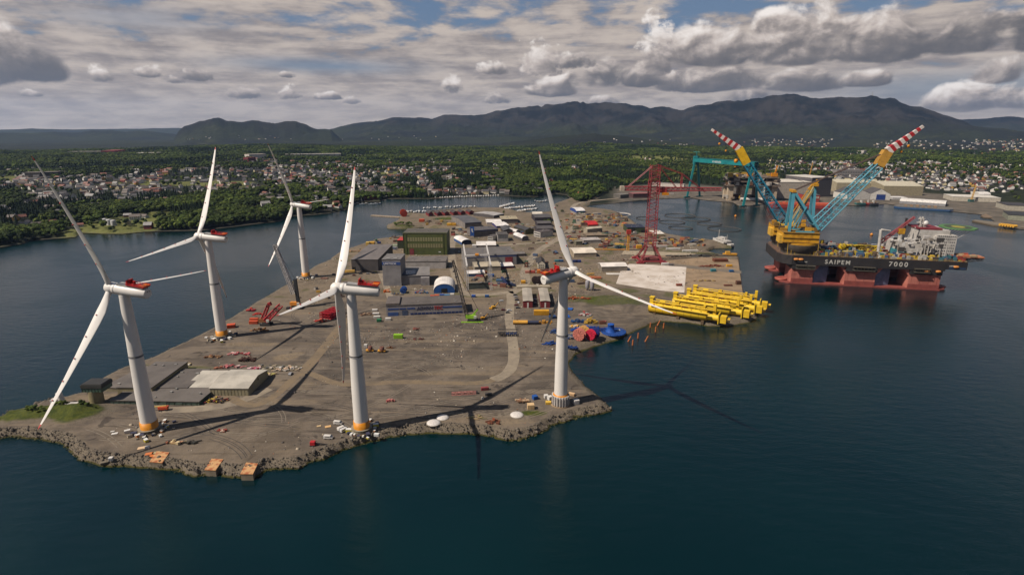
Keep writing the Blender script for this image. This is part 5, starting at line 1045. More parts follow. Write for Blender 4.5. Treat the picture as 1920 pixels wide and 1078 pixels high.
# containers and boxes
for px, py, c, l, w, h, rz, lab in [
 (434, 614, ORG, 6.5, 5, 3, .35, 'orange red shed container touching the left quay turbine'), (476, 607, ORG, 7.5, 2.6, 2.8, .0, 'nearer of two orange red containers side by side by the quay'), (477, 602, ORG, 7.5, 2.6, 2.8, .0, 'farther of two orange red containers side by side by the quay'),
 (552, 577, (220, 150, 50), 6, 2.6, 2.6, -.3, 'orange yellow counterweight box beside the black crane mast'), (747, 634, LIM, 7.5, 3.2, 3.4, 0, 'lime green machine box standing alone on the gravel field'),
 (703, 583, WHT, 5, 2.4, 1.6, .05, 'top white crate of the stack row left of the blue lettered hall'), (705, 590, WHT, 6, 2.4, 1.8, .05, 'middle white crate of the row left of the blue lettered hall'), (707, 596, (220, 216, 206), 6, 2.4, 1.8, .05, 'lowest white crate of the row left of the lettered hall'),
 (711, 603, GRN, 4, 3, 2.4, .1, 'small green container at the end of a white crate row'), (728, 600, WHT, 5, 2.4, 2, 0, 'white container at the front left corner of the lettered hall'),
 (811, 558, ORG, 4.5, 2.4, 2.4, 0, 'left orange container behind the lettered hall roof'), (819, 557, (226, 96, 56), 4.5, 2.4, 2.4, 0, 'right orange container behind the lettered hall roof'), (829, 556, BLU, 4.5, 2.4, 2.4, 0, 'deep blue container in the row behind the lettered hall'), (838, 556, (70, 140, 190), 6, 2.4, 2.2, 0, 'light blue container in front of the tent hall'), (848, 555, WHT, 4, 3, 2.6, 0, 'white cabin by the blue tent hall doorway'),
 (888, 557, BLU, 4, 2.6, 2.2, 0, 'dark blue tank box on the road verge'), (913, 557, (30, 90, 150), 4, 2.6, 2.2, 0, 'blue tank box right of another on the verge'),
 (1044, 491, TEA, 6, 2.6, 2.6, 0, 'teal container in the row behind the white blade'), (1052, 491, (30, 84, 130), 6, 2.6, 2.6, 0, 'blue container next to the teal one in the row'), (1078, 492, (28, 50, 110), 6, 2.6, 3, 0, 'navy container left of another right of the blade'), (1085, 492, (36, 60, 130), 6, 2.6, 3, 0, 'navy container right end of the row by the blade'),
 (1015, 590, YEL, 14, 4, 4.4, .0, 'big yellow frame box in front of the right red barrack'), (1036, 596, (20, 60, 110), 6, 5, 2, .2, 'dark blue base of the yellow machine near the barracks'),
 (1067, 580, (18, 92, 178), 7, 6, .8, -.3, 'flat blue pontoon plate right of the turbine tower'), (1063, 594, (18, 86, 170), 5, 8, .8, .1, 'second flat blue plate close to the turbine tower'),
 (995, 766, (226, 190, 140), 4.2, 3.4, 3.2, .1, 'wooden crate with white lid near the white footed turbine'), (1003, 748, (24, 84, 160), 3, 3, 2.4, .4, 'small bright blue box near the white footed turbine'),
 (1024, 746, WHT, 2.6, 2.4, 2.2, .2, 'left white box beside the wrapped turbine foot'), (1031, 749, WHT, 2.8, 2.4, 2.4, .6, 'right white box beside the wrapped turbine foot'), (1028, 757, (230, 186, 70), 3.4, 2.4, 1.6, 0, 'yellow skid beside the wrapped turbine foot'), (1072, 741, (226, 186, 140), 4, 2, 1.6, -.5, 'tan crate behind the wrapped turbine foot'), (1080, 757, WHT, 3.4, 3, 3, .3, 'white roofed box right of the wrapped turbine foot'),
 (909, 731, (150, 64, 64), 5, 1.8, 2., .2, 'small red steel box at the tip of a blade shadow'), (916, 741, DRK, 4.4, 2, 1.4, 0, 'dark box lying in the blade shadow'),
 (195, 862, (120, 110, 92), 3.4, 2, 1.4, .5, 'grey concrete block near the left shore edge'), (208, 860, WHT, 2, 1.8, 1.8, .2, 'little white tank near the left shore edge'), (277, 841, WHT, 2.2, 1.6, 1.4, .3, 'white sack beside a tan sheet near the foremost turbine'),
 (1247, 497, WHT, 9, 2.6, 2.8, 0, 'white container at the foot of the red tower crane'), (1258, 498, (120, 112, 110), 6, 2.6, 2.6, 0, 'grey container at the foot of the red tower crane'), (1350, 490, (120, 66, 40), 18, 8, 3.5, 0, 'stack of brown beams on the far quay'), (1337, 509, TEA, 6, 4, 3, 0, 'teal box on the quay strip'), (1367, 500, YEL, 7, 3, 2.6, 0, 'yellow box near the quay corner'), (1371, 510, (30, 96, 150), 5, 3, 2.6, 0, 'blue box near the quay edge'),
 (1273, 536, (140, 70, 46), 6, 3, 2.2, 0, 'rusty box at the corner of the pale pad'), (1365, 536, (112, 60, 40), 9, 2.6, 1.4, 0, 'flat rusty rack near the quay edge'), (1384, 533, (96, 62, 44), 5, 4, 4, 0, 'rusty bollard frame on the quay edge'),
 (1150, 514, (226, 218, 206), 17, 7, .5, -.04, 'white sheeting on the ground before the white tent hall'), (1238, 464, (210, 200, 190), 20, 3, 3, 0, 'white pipe bundle behind the red tower crane'), (1262, 468, WHT, 20, 3, 2, -.02, 'long white bridge section left of another by the inlet'), (1294, 472, WHT, 22, 3, 2.4, -.02, 'long white bridge section nearest the inlet'), (1198, 466, YEL, 8, 4, 5, 0, 'yellow winch block left of the tower crane mast'),
 (737, 465, (206, 196, 180), 10, 2.4, 2, 0, 'white slab stack beside the green annex'), (739, 462, (176, 190, 160), 10, 4, 2.4, 0, 'pale green covered stack beside the green annex'), (697, 459, (236, 180, 60), 9, 5, 4.5, 0, 'orange yellow shelter nearest the quay corner'), (690, 460, (226, 186, 90), 5, 5, 5, 0, 'small yellow hut beside the yellow shelter'), (711, 457, (40, 60, 120), 5, 3, 3, 0, 'dark blue box on the channel quay'),
 (717, 478, (196, 150, 30), 6, 4, 7, 0, 'tall yellow tank between the dark hall and tower'), (720, 486, (226, 178, 30), 5, 4, 4, 0, 'bright yellow box behind the grey tower'), (843, 423, (234, 176, 40), 9, 6, 4, 0, 'left orange yellow tent by the lawn'), (851, 423, (230, 170, 44), 8, 6, 4, 0, 'right orange yellow tent by the lawn'), (791, 416, ORG, 10, 6, 5, 0, 'orange box building near the red boathouses'),
 (920, 572+8, YEL, 3, 2, 1.6, 0, 'yellow counterweight on the gravel by the road'), (686, 651, WHT, 2.4, 2, 2.4, 0, 'small white cabin left of the trailers'), (990, 512, (196, 130, 110), 7, 3, 3, 0, 'pink container left of an orange one by the road bend'), (998, 512, (190, 80, 60), 7, 3, 3, 0, 'red container in the row by the road bend'), (1010, 512, (226, 130, 40), 4, 4, 4, 0, 'orange tank at the end of the container row'),
 (981, 531, YEL, 5, 4, 3, 0, 'yellow box left of the dark reels'), (920, 519, (30, 84, 150), 8, 4, 3, 0, 'blue container right of the portal crane'), (940, 528, (80, 110, 140), 12, 4, 2.4, 0, 'grey blue raft by the blue boom crane')]:
    container(px, py, c, lab, l, w, h, rz)
# open heaps
for nm, px, py, cols, lab, cat, r, n, h, lg in [
 ('steel_heap', 447, 664, [(206, 110, 110), (220, 190, 180), (190, 60, 70)], 'upper heap of red and white striped lattice pieces', 'steel parts', 4, 26, 1.2, 2), ('steel_heap', 440, 688, [(206, 120, 120), (220, 190, 180), (186, 60, 70)], 'lower heap of red and white striped lattice pieces', 'steel parts', 4, 26, 1.2, 2),
 ('steel_heap', 476, 692, [(214, 80, 110), (226, 190, 190)], 'small pink red bar heap above the pale shed', 'steel parts', 3, 16, 1.5, 1.2), ('scrap_heap', 336, 684, [(200, 170, 110), (230, 220, 200), (120, 100, 80)], 'scatter of cream planks by the quay road', 'planks', 5, 24, .8, 1.6),
 ('crate_heap', 540, 692, [(222, 190, 160), (230, 222, 214), (190, 170, 150)], 'untidy heap of tan and white crates on the gravel', 'crates', 6, 34, 1.6, 1.5), ('crate_heap', 505, 690, [(226, 210, 190), (120, 118, 116), (200, 180, 150)], 'scattered planks between pink bars and crates', 'planks', 6, 26, 1., 1.6), ('crate_heap', 500, 703, [(220, 190, 150), (190, 180, 90)], 'line of tan sacks along the grass strip', 'sacks', 3, 20, .9, 3),
 ('net_heap', 405, 752, [(150, 70, 66), (90, 76, 66), (200, 170, 60), (60, 52, 48)], 'red and brown net heap beside the low shed end', 'nets', 5, 40, 2.6, 1.4), ('plank_stack', 330, 830, [(206, 170, 120), (190, 120, 90), (220, 196, 150)], 'stack of tan planks behind the foremost turbine', 'planks', 3, 16, 1., 1.6), ('hose_heap', 352, 831, [(52, 50, 42), (60, 56, 44)], 'heap of black hoses near the foremost turbine', 'hoses', 3, 14, 1.5, 1.5),
 ('steel_heap', 417, 808, [(150, 60, 44), (200, 170, 150)], 'small red steel bundle on the open gravel', 'steel parts', 2, 10, .8, 1.2), ('steel_heap', 782, 636, [(110, 60, 50), (90, 60, 50)], 'flat rusty bars right of the lime green box', 'steel parts', 2.5, 14, .8, 2.6), ('steel_heap', 780, 618, [(150, 90, 76), (110, 66, 56)], 'little brown steel stands on the gravel field', 'steel parts', 2, 10, 2.4, 1.2),
 ('rubble_heap', 692, 590, [(120, 90, 70), (160, 130, 100), (90, 76, 66)], 'brown rubble heap beside the white crates', 'rubble', 7, 40, 2, 1), ('timber_heap', 410, 690, [(150, 80, 60), (170, 110, 80)], 'rusty plate stack above the shed roofs', 'plates', 3, 12, 1.6, 1), ('timber_heap', 733, 718-65+0, [(120, 80, 50)], 'brown post heap beside the turbine tower', 'posts', 2, 8, 1, 1),
 ('steel_heap', 733, 752, [(160, 80, 76), (190, 120, 110)], 'small red rack near the shore turbine', 'rack', 2, 10, 2, 1), ('timber_heap', 977, 753, [(206, 176, 140), (150, 110, 80)], 'open timber frame stack near the blue box', 'timber', 3.2, 20, 1.8, 1.6), ('steel_heap', 926, 793, [(150, 80, 50), (120, 70, 46)], 'small rusty cage by the rocky shore', 'cage', 2.4, 16, 2, 1.4), ('rubble_heap', 895, 783, [(190, 160, 120), (140, 130, 90)], 'low heap of pale debris near the shore', 'rubble', 3.5, 14, .7, 1.4),
 ('machine_heap', 790, 549, [(30, 90, 140), (180, 60, 56), (210, 200, 190), (60, 100, 120)], 'cluster of blue and red winches before the tower hall', 'winches', 5, 40, 5, 1.4), ('machine_heap', 725, 548, [(230, 120, 20), (200, 96, 20)], 'stack of orange frames in front of the grey tower', 'frames', 2.6, 26, 8, 1), ('timber_heap', 746, 552, [(180, 160, 130), (120, 100, 80), (70, 90, 120)], 'pallets and beams beside the orange frames', 'pallets', 5, 26, 1.2, 1.3),
 ('machine_heap', 945, 533, [(34, 70, 130), (60, 90, 130), (30, 50, 90)], 'tangle of blue steel gear by the test basin', 'steel gear', 6, 40, 3, 1.4), ('pile_bundle', 1085, 560, [(176, 84, 40), (150, 70, 36), (196, 110, 60)], 'long bundles of orange brown sheet piles on the grass', 'sheet piles', 6, 40, 1.6, 2), ('machine_heap', 1108, 606, [(216, 176, 60), (190, 150, 50)], 'yellow wheeled winch frame above the blue gear', 'winch', 4.5, 50, 6, 1.2),
 ('blue_gear', 1105, 619, [(14, 70, 160), (20, 84, 176), (16, 50, 120)], 'long heap of bright blue steel racks near the reels', 'racks', 5.5, 150, 4.5, 2.8), ('blue_gear', 1083, 604, [(18, 56, 120), (40, 84, 130)], 'dark blue rack with cream sacks above the reels', 'racks', 4, 40, 3, 1.4), ('blue_gear', 1082, 634, [(24, 60, 120), (60, 90, 130), (170, 160, 150), (30, 44, 80)], 'tangled blue frames left of the pink cable reel', 'frames', 6.5, 130, 7, 1.5), ('blue_gear', 1068, 652, [(20, 56, 120), (34, 70, 130)], 'low dark blue rack right of the turbine tower', 'racks', 4, 30, 1.6, 1.4), ('blue_gear', 1035, 645, [(14, 70, 150), (24, 60, 120)], 'bright blue rack pair left of the turbine tower', 'racks', 4, 36, 1.8, 1.6), ('blue_gear', 1038, 624, [(24, 64, 130), (60, 90, 140)], 'upright blue reel frame left of the turbine tower', 'frame', 2.6, 30, 5, 1),
 ('cream_gear', 1078, 613, [(236, 170, 60), (226, 206, 180)], 'orange and white floats on the blue gear', 'floats', 3, 20, 1.6, 1.4), ('wire_frame', 1097, 592, [(196, 190, 184), (180, 80, 76)], 'white wire frame above the blue gear', 'frame', 3.5, 26, 6, 1.4), ('brown_cones', 463, 676, [(84, 46, 30), (70, 40, 28)], 'dark brown rusty spiked frame on the gravel', 'steel rack', 4.5, 60, 4.5, 1.3), ('machine_heap', 487, 620, [(150, 100, 50), (60, 50, 44), (190, 130, 60)], 'brown and yellow machine parts below the red crawler crane', 'machine parts', 4.5, 36, 3, 1.6),
 ('rust_barge', 400, 670, [(130, 84, 50), (170, 130, 90), (90, 60, 44)], 'narrow rusty cradle lying near the quay road', 'cradle', 2.6, 30, 1.6, 2.4), ('red_lattice', 470, 583, [(176, 34, 50), (196, 60, 40)], 'small red lattice section near the quay edge', 'crane part', 3.6, 26, 2.6, 1.2), ('red_lattice', 485, 590, [(206, 50, 36)], 'bright red flat counterweight by the quay', 'crane part', 2.6, 14, 2, 1.6), ('quay_gear', 632, 472, [(200, 150, 40), (120, 90, 60), (60, 50, 50)], 'yellow work barge gear at the channel edge', 'gear', 5, 40, 3, 1.6), ('quay_gear', 665, 472, [(190, 150, 110), (150, 110, 70)], 'tan blocks along the channel quay', 'blocks', 6, 40, 2, 2),
 ('long_machine', 1018, 606, [(226, 160, 50), (206, 150, 60)], 'yellow lattice machine left of the turbine tower', 'machine', 3.5, 50, 4, 2.), ('scaffold_heap', 1178, 488, [(206, 190, 170), (120, 80, 60), (70, 60, 56)], 'heap of brown and white blocks left of the red crane', 'blocks', 7, 40, 3, 1.5), ('pile_row', 1300, 481, [(110, 76, 50), (80, 56, 40), (130, 110, 80)], 'row of brown round timbers along the inlet', 'timbers', 5, 60, 3, 6), ('rust_rack', 1334, 500, [(140, 66, 44), (120, 60, 44)], 'long rusty rack with lettering plates on the quay', 'rack', 3.5, 60, 4, 4.5), ('spreader', 1322, 527, [(180, 150, 70), (120, 90, 50)], 'thin yellow spreader beam lying on the quay', 'beam', 1.5, 18, 1, 8)]:
    heap(nm, px, py, cols, lab, cat, r, n, h, long_=lg)
# rusty landing platforms on the shore
for i, (q, wd) in enumerate((([(281, 868), (304, 870), (317, 851), (294, 849)], 'leftmost'), ([(384, 883), (404, 884), (418, 864), (397, 863)], 'middle'), ([(451, 891), (474, 891), (483, 872), (462, 870)], 'rightmost'))):
    P_ = [G(p[0], p[1]-3, 3.8) for p in q]; c = sum(P_, Vector())/4; t = thing('landing_platform', f'{wd} of the three rusty topped concrete platforms on the rocky shore', 'platform', (c.x, c.y, 0), 0, 'rusty platforms on the shore')
    m = MB(); m.prism([(p.x-c.x, p.y-c.y) for p in P_], -1, 3.5); m.build('concrete_base', cm((142, 128, 108), streak=.3), t)
    MB().prism([((p.x-c.x)*1.04, (p.y-c.y)*1.04) for p in P_], 3.5, 3.9).build('steel_top', mat('rust_sheet', (206, 160, 108), .8, rgb2=(160, 76, 34), scale=.35), t)
for px, py, c, lab, s in ((215, 813, WHT, 'white sheet lying on dark gravel left of the foremost turbine', 3), (211, 809, (206, 200, 190), 'small white board next to a white sheet', 2), (266, 840, (224, 190, 150), 'tan plywood sheet near the foremost turbine', 4), (280, 851, (214, 120, 60), 'orange rusty plate tilted near the shore', 4), (286, 855, (220, 120, 50), 'second orange rusty plate by the shore', 3.2), (292, 849, (176, 160, 120), 'tan beam lying over the orange plates', 3.4), (496+119, 800, (220, 176, 120), 'tan board near the white vans', 3.4), (598, 799, (206, 176, 130), 'smaller tan board near the white vans', 2.4)):
    t = thing('sheet_board', lab, 'board', P3(px, py), .35); MB().box(0, 0, .15, s, s*.7, .15).build('board', cm(c), t); MB().box(0, 0, 0, s*.8, .2, .15).build('batten', cm((120, 100, 80)), t)
for px, py, r, lab in ((813, 794, 4.2, 'lower left white round tarpaulin mound by the shore'), (830, 783, 3.8, 'upper white round mound lying in the turbine shadow'), (969, 778, 4.2, 'pale round mound near the wooden crate')):
    t = thing('tarp_mound', lab, 'mound', P3(px, py)); m = MB(); m.lathe([(r, 0), (r*.93, .5), (r*.66, 1.0), (r*.2, 1.25)], 14); m.build('tarpaulin', m_tarp, t); m = MB(); m.lathe([(r*1.02, 0), (r*1.02, .3), (r*.98, .32)], 14); m.build('weight_ring', cm((150, 140, 126)), t)
# vans, cars
car(634, 795, WHT, 'white van upper left of a group of parked vans', -.15, van=True); car(641, 805, WHT, 'white van parked nose to nose close to the turbine foot', .9, van=True); car(646, 808, (214, 210, 206), 'pale van parked right against another white van', .9, van=True); car(616, 822, WHT, 'long white van parked alone nearest the rocky shore', -.05, van=True)
t = thing('red_loader', 'small red machine with a black folded arm by the shore rocks', 'machine', P3(587, 835)); MB().box(0, 0, .6, 2.6, 2.2, 2).build('body', cm(RED), t); MB().box(0, 0, 0, 3, 2.4, .6).build('undercarriage', m_dk, t); MB().beam((1, 0, 1.8), (8, 0, .6), .4).build('arm', m_dk, t); MB().beam((1, .8, 1.), (7.5, .8, .4), .3).build('arm', m_dk, t)
t = thing('boom_lift', 'orange telescopic boom lift in front of the low shed', 'lift', P3(307, 769), .12); MB().box(0, 0, .9, 5.5, 2.3, 1.8).build('chassis', cm(ORG), t); MB().beam((2, 0, 3), (-9, 0, 2.4), .6).build('boom', cm((220, 190, 110)), t)
for x in (-1.8, 1.8):
    for y in (-1.1, 1.1): MB().tube((x, y-.2, .6), (x, y+.2, .6), .6, n=10).build('wheel', m_dk, t)
cc = [((60, 62, 66), 'dark grey'), ((150, 150, 152), 'silver'), ((40, 44, 60), 'navy'), ((190, 190, 190), 'light grey'), ((90, 30, 34), 'dark red')]
carspots = [(966, 551+3), (967, 558), (969, 563), (972, 568), (968, 573), (971, 578), (1003, 563), (1004, 570), (955, 583), (944, 582), (952, 587), (545, 702), (742, 503), (755, 500), (664, 512+5), (676, 514), (690, 514), (700, 513), (940, 565), (1000, 456), (1010, 452), (870, 478), (882, 482), (1015, 478), (1030, 470), (986, 492), (640, 520), (626, 515), (1056, 398), (1070, 392), (1086, 384), (1099, 381), (880, 470), (861, 473), (964, 458), (1020, 452), (856, 520), (852, 510), (1002, 486), (1062, 437)]
for i, (px, py) in enumerate(carspots):
    c, wn = cc[i % 5]; plc = ('in the row left of the red barracks' if i < 8 else 'at the road crossing by the barracks' if i < 11 else 'on the open gravel among crates' if i == 11 else 'in front of the dark hall' if 13 < i < 18 else 'by the roads of the middle yard')
    car(px, py, c, f'{wn} car parked {plc}', RG6.choice([0, .1, 1.57, 3.1]), 'small cars parked about the yard')
# cranes on the yard
def crawler(px, py, c, lab, rz=0.):
    t = thing('crawler_crane', lab, 'crane', P3(px, py), rz)
    for y in (-3, 3): MB().box(0, y, 0, 9, 1.5, 1.8).build('track', m_dk, t)
    MB().box(0, 0, 1.8, 6, 4.5, 1.2).build('carbody', m_dk, t); MB().box(-1.5, 0, 3, 9, 4.2, 3).build('machine_house', cm(c), t); MB().box(2.6, -2.6, 3.4, 2.4, 1.6, 2.4).build('cab', cm((200, 200, 190)), t); return t
t = crawler(500, 609, (150, 90, 40), 'red crawler crane with folded red lattice booms')
O = Vector(P3(500, 609)); al_ = lambda px, py: RP(px, py, O, Vector((0, 1, 0)))-O
MB().lattice((0, 0, 4), tuple(al_(526, 573)), 4.2, 3.4, 10, .5, .3).build('boom', cm((184, 28, 40)), t); MB().lattice((-3, 0, 5), tuple(al_(503, 572)), 2.6, 2.0, 8, .35, .22).build('mast', cm((176, 40, 40)), t); MB().beam(tuple(al_(503, 571)), tuple(al_(508, 569)), 3).build('mast_head', cm((176, 40, 40)), t)
t = crawler(557, 577, (226, 140, 40), 'tall mobile crane with black mast and white lattice jib'); O = Vector(P3(557, 577))
MB().beam(tuple(al_(560, 572)), tuple(al_(553, 523)), 2.7, 2.7).build('mast', cm((46, 48, 52)), t); MB().lattice(tuple(al_(551, 550)), tuple(al_(515, 459)), 3.6, 2.6, 20, .42, .22).build('jib', cm((206, 200, 196)), t); MB().lattice(tuple(al_(515, 459)), tuple(al_(516, 470)), 2., 1., 2, .3, .2).build('jib_head', m_gry, t)
for a, b in (((553, 523), (566, 575)), ((553, 523), (520, 468))): MB().tube(tuple(al_(*a)), tuple(al_(*b)), .12, n=4).build('stay_rope', m_dk, t)
for i in range(4): MB().box(-7+i*4, -4, 0, 3, 3, 2).build('outrigger', m_dk, t)
t = thing('lattice_sections', 'broad stack of crimson lattice boom sections lying beside the turbine', 'crane parts', P3(612, 597), 1.2)
for i in range(4):
    for k in range(2): MB().lattice((-1, -5+i*3.4, 1.4+k*2.4), (19, -5+i*3.4, 1.4+k*2.4), 2.6, 2.6, 7, .35, .25).build('section', cm((190, 20, 36)), t)
t = heap('red_lattice', 601, 603, [(186, 26, 40), (226, 90, 50), (50, 44, 44)], 'red crane base piece below the crimson sections', 'crane part', 4, 30, 3, long_=1.4)
t = crawler(886, 602, LIM, 'lime green crawler crane with a very long dark boom'); O = Vector(P3(886, 602))
MB().lattice(tuple(al_(876, 594)), tuple(al_(849, 488)), 2.6, 1.6, 30, .28, .16).build('boom', cm((96, 86, 78)), t); MB().beam(tuple(al_(880, 598)), tuple(al_(896, 580)), 1.2).build('backstay_mast', cm(LIM), t); MB().tube(tuple(al_(896, 580)), tuple(al_(849, 488)), .2, n=4).build('pendant', m_dk, t); MB().box(0, -4, 0, 20, 1.2, .8).build('boom_mat', cm(LIM), t)
for px, py, c, lab in ((906, 599, (224, 160, 40), 'yellow excavator right of the lime green crane'), (926, 578, (228, 170, 50), 'yellow excavator near the road crossing')):
    t = thing('excavator', lab, 'excavator', P3(px, py), .3)
    for y in (-1.3, 1.3): MB().box(0, y, 0, 4, .7, .9).build('track', m_dk, t)
    MB().box(-.4, 0, .95, 3.6, 2.6, 1.6).build('body', cm(c), t); MB().box(.8, .7, 2.5, 1.4, 1.1, 1.2).build('cab', m_win, t); MB().beam((1.2, -.3, 2), (4.5, -.3, 5.5), .5).build('boom', cm(c), t); MB().beam((4.5, -.3, 5.5), (6.2, -.3, 2), .4).build('stick', m_dk, t)
t = thing('spool_rack', 'blue and black steel rack crossing the road bend', 'rack', P3(953, 630), 0)
for i in range(5): MB().lattice((-7+i*3.2, -1, .6), (-7+i*3.2, 5, .6), 2, 2, 3, .3, .2, h0=3, h1=3).build('frame', cm((24, 60, 120) if i > 1 else DRK), t)
MB().beam((-9, -2, 4), (8, -2, 4), .6).build('rail', m_dk, t); MB().beam((-9, 5, 4), (8, 5, 4), .6).build('rail', m_dk, t)
for px, py, wd in ((694, 659, 'left'), (716, 660, 'right')):
    t = thing('trailer', f'{wd} of two brown drums on yellow trailers on the gravel', 'trailer', P3(px, py), 0, 'drums on yellow trailers'); MB().box(0, 0, .9, 6, 3, .8).build('bed', cm((224, 160, 50)), t); MB().lathe([(2, 1.7), (1.8, 4.2), (1.5, 4.4)], 12, c=(.2, 0, 0)).build('drum', cm((110, 66, 50)), t)
    for x in (-2, 0, 2):
        for y in (-1.3, 1.3): MB().tube((x, y-.2, .5), (x, y+.2, .5), .5, n=8).build('wheel', m_dk, t)
t = thing('yellow_pontoon', 'long yellow and dark blue cylinder lying below the red barracks', 'pontoon', P3(985, 608), -.01); MB().tube((-11, 0, 2), (2, 0, 2), 1.8, n=10).build('tank', cm((226, 166, 60)), t); MB().tube((2.1, 0, 2), (12, 0, 2), 1.5, n=10).build('tank', cm((46, 50, 76)), t)
for x in (-9, -3, 3, 9): MB().box(x, 0, 0, 1, 3.2, .8).build('saddle', m_dk, t)
t = thing('pink_truss', 'flat pink steel truss lying on the gravel behind the blade shadow', 'truss', P3(870, 739), .12); MB().lattice((-8, 0, .8), (8, 0, .8), 1.6, 1.6, 8, .2, .14).build('truss', cm((176, 110, 100)), t); MB().box(8.5, 0, 0, 1, 2, 1.6).build('end_plate', m_dk, t)
# reels, carousel, silos
reel(1086, 638, 5.2, 3.4, (206, 120, 104), (60, 56, 60), 'salmon pink cable reel with dark core', -.6); reel(1094, 633, 5.2, 3.2, (214, 160, 90), (120, 96, 70), 'tan cable reel leaning behind the pink one', -.6); reel(1107, 637, 4.5, 2.6, (214, 24, 64), (40, 34, 50), 'crimson cable reel near the water', -.6); reel(1114, 634, 4.5, 2.4, (24, 40, 120), (60, 30, 70), 'navy cable reel touching the crimson one', -.6)
for px, py, lab in ((1004, 532, 'left dark brown cable reel behind the long concrete beam'), (1012, 532, 'middle dark brown cable reel behind the long concrete beam'), (1021, 532, 'right dark brown cable reel behind the long concrete beam')): reel(px, py, 4.2, 5, (70, 52, 48), (44, 38, 40), lab, .1)
reel(757, 549, 3.4, 6, (24, 80, 160), (26, 70, 130), 'blue winch drum in front of the grey side hall', 0.)
reel(757, 406, 7, 12, (226, 86, 50), (196, 70, 46), 'big orange red hose drum on the channel point', .3)
t = thing('carousel', 'round bright blue cable carousel with a central hub by the water', 'carousel', P3(1150, 623)); t.scale = (.74,)*3; m_bl = cm((10, 82, 172)); MB().lathe([(14, .2), (14, 1.4), (13.2, 1.4), (13.2, 1.2)], 36, caps=False).build('rim', m_bl, t); MB().lathe([(13.2, .2), (13.2, .7)], 36).build('floor', cm((12, 66, 140)), t); MB().lathe([(6, .7), (4.2, 4), (3.6, 9), (3.9, 9.2), (3.9, 9.8), (3.2, 9.8)], 24, c=(-3.0, 1, 0)).build('hub', m_bl, t)
m = MB()
for k in range(44): a = 2*math.pi*k/44; m.box(14.2*math.cos(a), 14.2*math.sin(a), .2, .3, .3, 2.4, a)
m.build('rim_post', m_bl, t); MB().box(7, 4, .8, 3, 2, 1.2).build('drive_box', cm((200, 210, 216)), t)
for px, py, wd in ((1101, 544, 'left'), (1110, 545, 'right')):
    t = thing('silo', f'{wd} of the two grey cement silos by the mound', 'silo', P3(px, py), 0, 'two grey silos'); MB().lathe([(1, 0), (2.2, 2.4), (2.3, 9), (1.6, 10)], 14, c=(0, 0, 1)).build('tank', cm((160, 156, 160)), t)
    for k in range(4): MB().box(1.8*math.cos(k*1.57+.7), 1.8*math.sin(k*1.57+.7), 0, .3, .3, 3.4).build('leg', m_gry, t)
t = thing('white_silo', 'leaning white cylinder tank on the green knoll path', 'tank', P3(119, 757), .0); MB().tube((0, 0, 0), (-1.6, 0, 7.5), 1.7, n=14).build('tank', cm(WHT), t); MB().box(-5, 0, 0, 4, 3, 3).build('hood', cm((206, 200, 196)), t); MB().box(6, -1, 0, 7, 4, .6).build('slab', cm((206, 198, 190)), t)
t = thing('blue_crane', 'dark blue lattice boom crane lying low beside the basin', 'crane', P3(955, 536), 0); MB().beam((0, 0, 2), (-9, 14, 6), 2.2).build('boom', cm((30, 46, 90)), t); MB().beam((0, 0, 2), (7, -1, 1), 2.4).build('body', cm((26, 40, 76)), t)
t = thing('column_crane', 'slim yellow column crane with red head left of the tower crane', 'crane', P3(1177, 470), 0); MB().lattice((0, 0, 0), (0, 0, 24), 3.2, 1.6, 8, .4, .25).build('column', cm((206, 150, 50)), t); MB().box(0, 0, 24, 6, 4, 6).build('head', cm((180, 50, 40)), t); MB().beam((-48, 0, 2), (-4, 0, 1.5), 1.2).build('boom_on_ground', cm((222, 150, 30)), t)
# timber piles standing in the water
for i, (px, py) in enumerate(((1176, 640), (1186, 647), (1196, 634), (1208, 640), (1219, 614), (1229, 622), (1231, 610), (1244, 615))):
    g = G(px, py, 0); t = thing('mooring_pile', f'orange brown timber pile in shallow water, {["leaning by the road curve", "nearest the reels", "leftmost upright", "farthest out below the carousel", "leaning left of a group", "tall in the middle group", "slanting behind the tall pile", "rightmost towards the yellow cylinders"][i]}', 'pile', (g.x, g.y, -1), 0, 'timber piles in the water'); ln = 1.6 if i % 3 == 0 else .1
    MB().tube((0, 0, -1), (ln*1.8, 0, 5.5), .7, .6, n=8).build('post', cm((186, 104, 50)), t); MB().tube((ln*1.8, 0, 5.5), (ln*1.85, 0, 5.8), .62, .5, n=8).build('cap', cm((150, 76, 40)), t)
# scrap rows along the bay and between the halls
AR = [('scrap', 1062, 1100, 398, 460, 70, 'along the bay road'), ('scrap', 1100, 1175, 402, 425, 110, 'in the scrap rows by the bay'), ('scrap', 1120, 1240, 436, 466, 130, 'between workshops and tower crane'), ('scrap', 1240, 1320, 448, 462, 50, 'on the ferry pier'), ('yard', 845, 880, 428, 445, 22, 'left of the blue sign'), ('yard', 955, 1005, 420, 440, 24, 'between the dark sheds'), ('yard', 1000, 1120, 505, 535, 26, 'near the cement silos'), ('yard', 560, 660, 500, 560, 12, 'near the farthest turbine'), ('yard', 880, 960, 508, 540, 30, 'around the portal crane'), ('yard', 1090, 1130, 600, 655, 12, 'around the cable reels'), ('yard', 790, 900, 410, 425, 30, 'behind the boathouse lawn'), ('yard', 660, 760, 440, 470, 20, 'on the channel quay'), ('yard', 985, 1060, 455, 500, 14, 'by the white wooden house')]
pc = [((176, 100, 60), 'orange'), ((122, 74, 54), 'rust brown'), ((200, 156, 66), 'yellow'), ((70, 100, 74), 'green'), ((190, 180, 166), 'white'), ((84, 62, 50), 'dark brown'), ((66, 84, 112), 'blue'), ((140, 60, 52), 'red'), ((160, 140, 112), 'tan'), ((110, 104, 100), 'grey'), ((104, 74, 56), 'brown'), ((150, 128, 100), 'beige')]
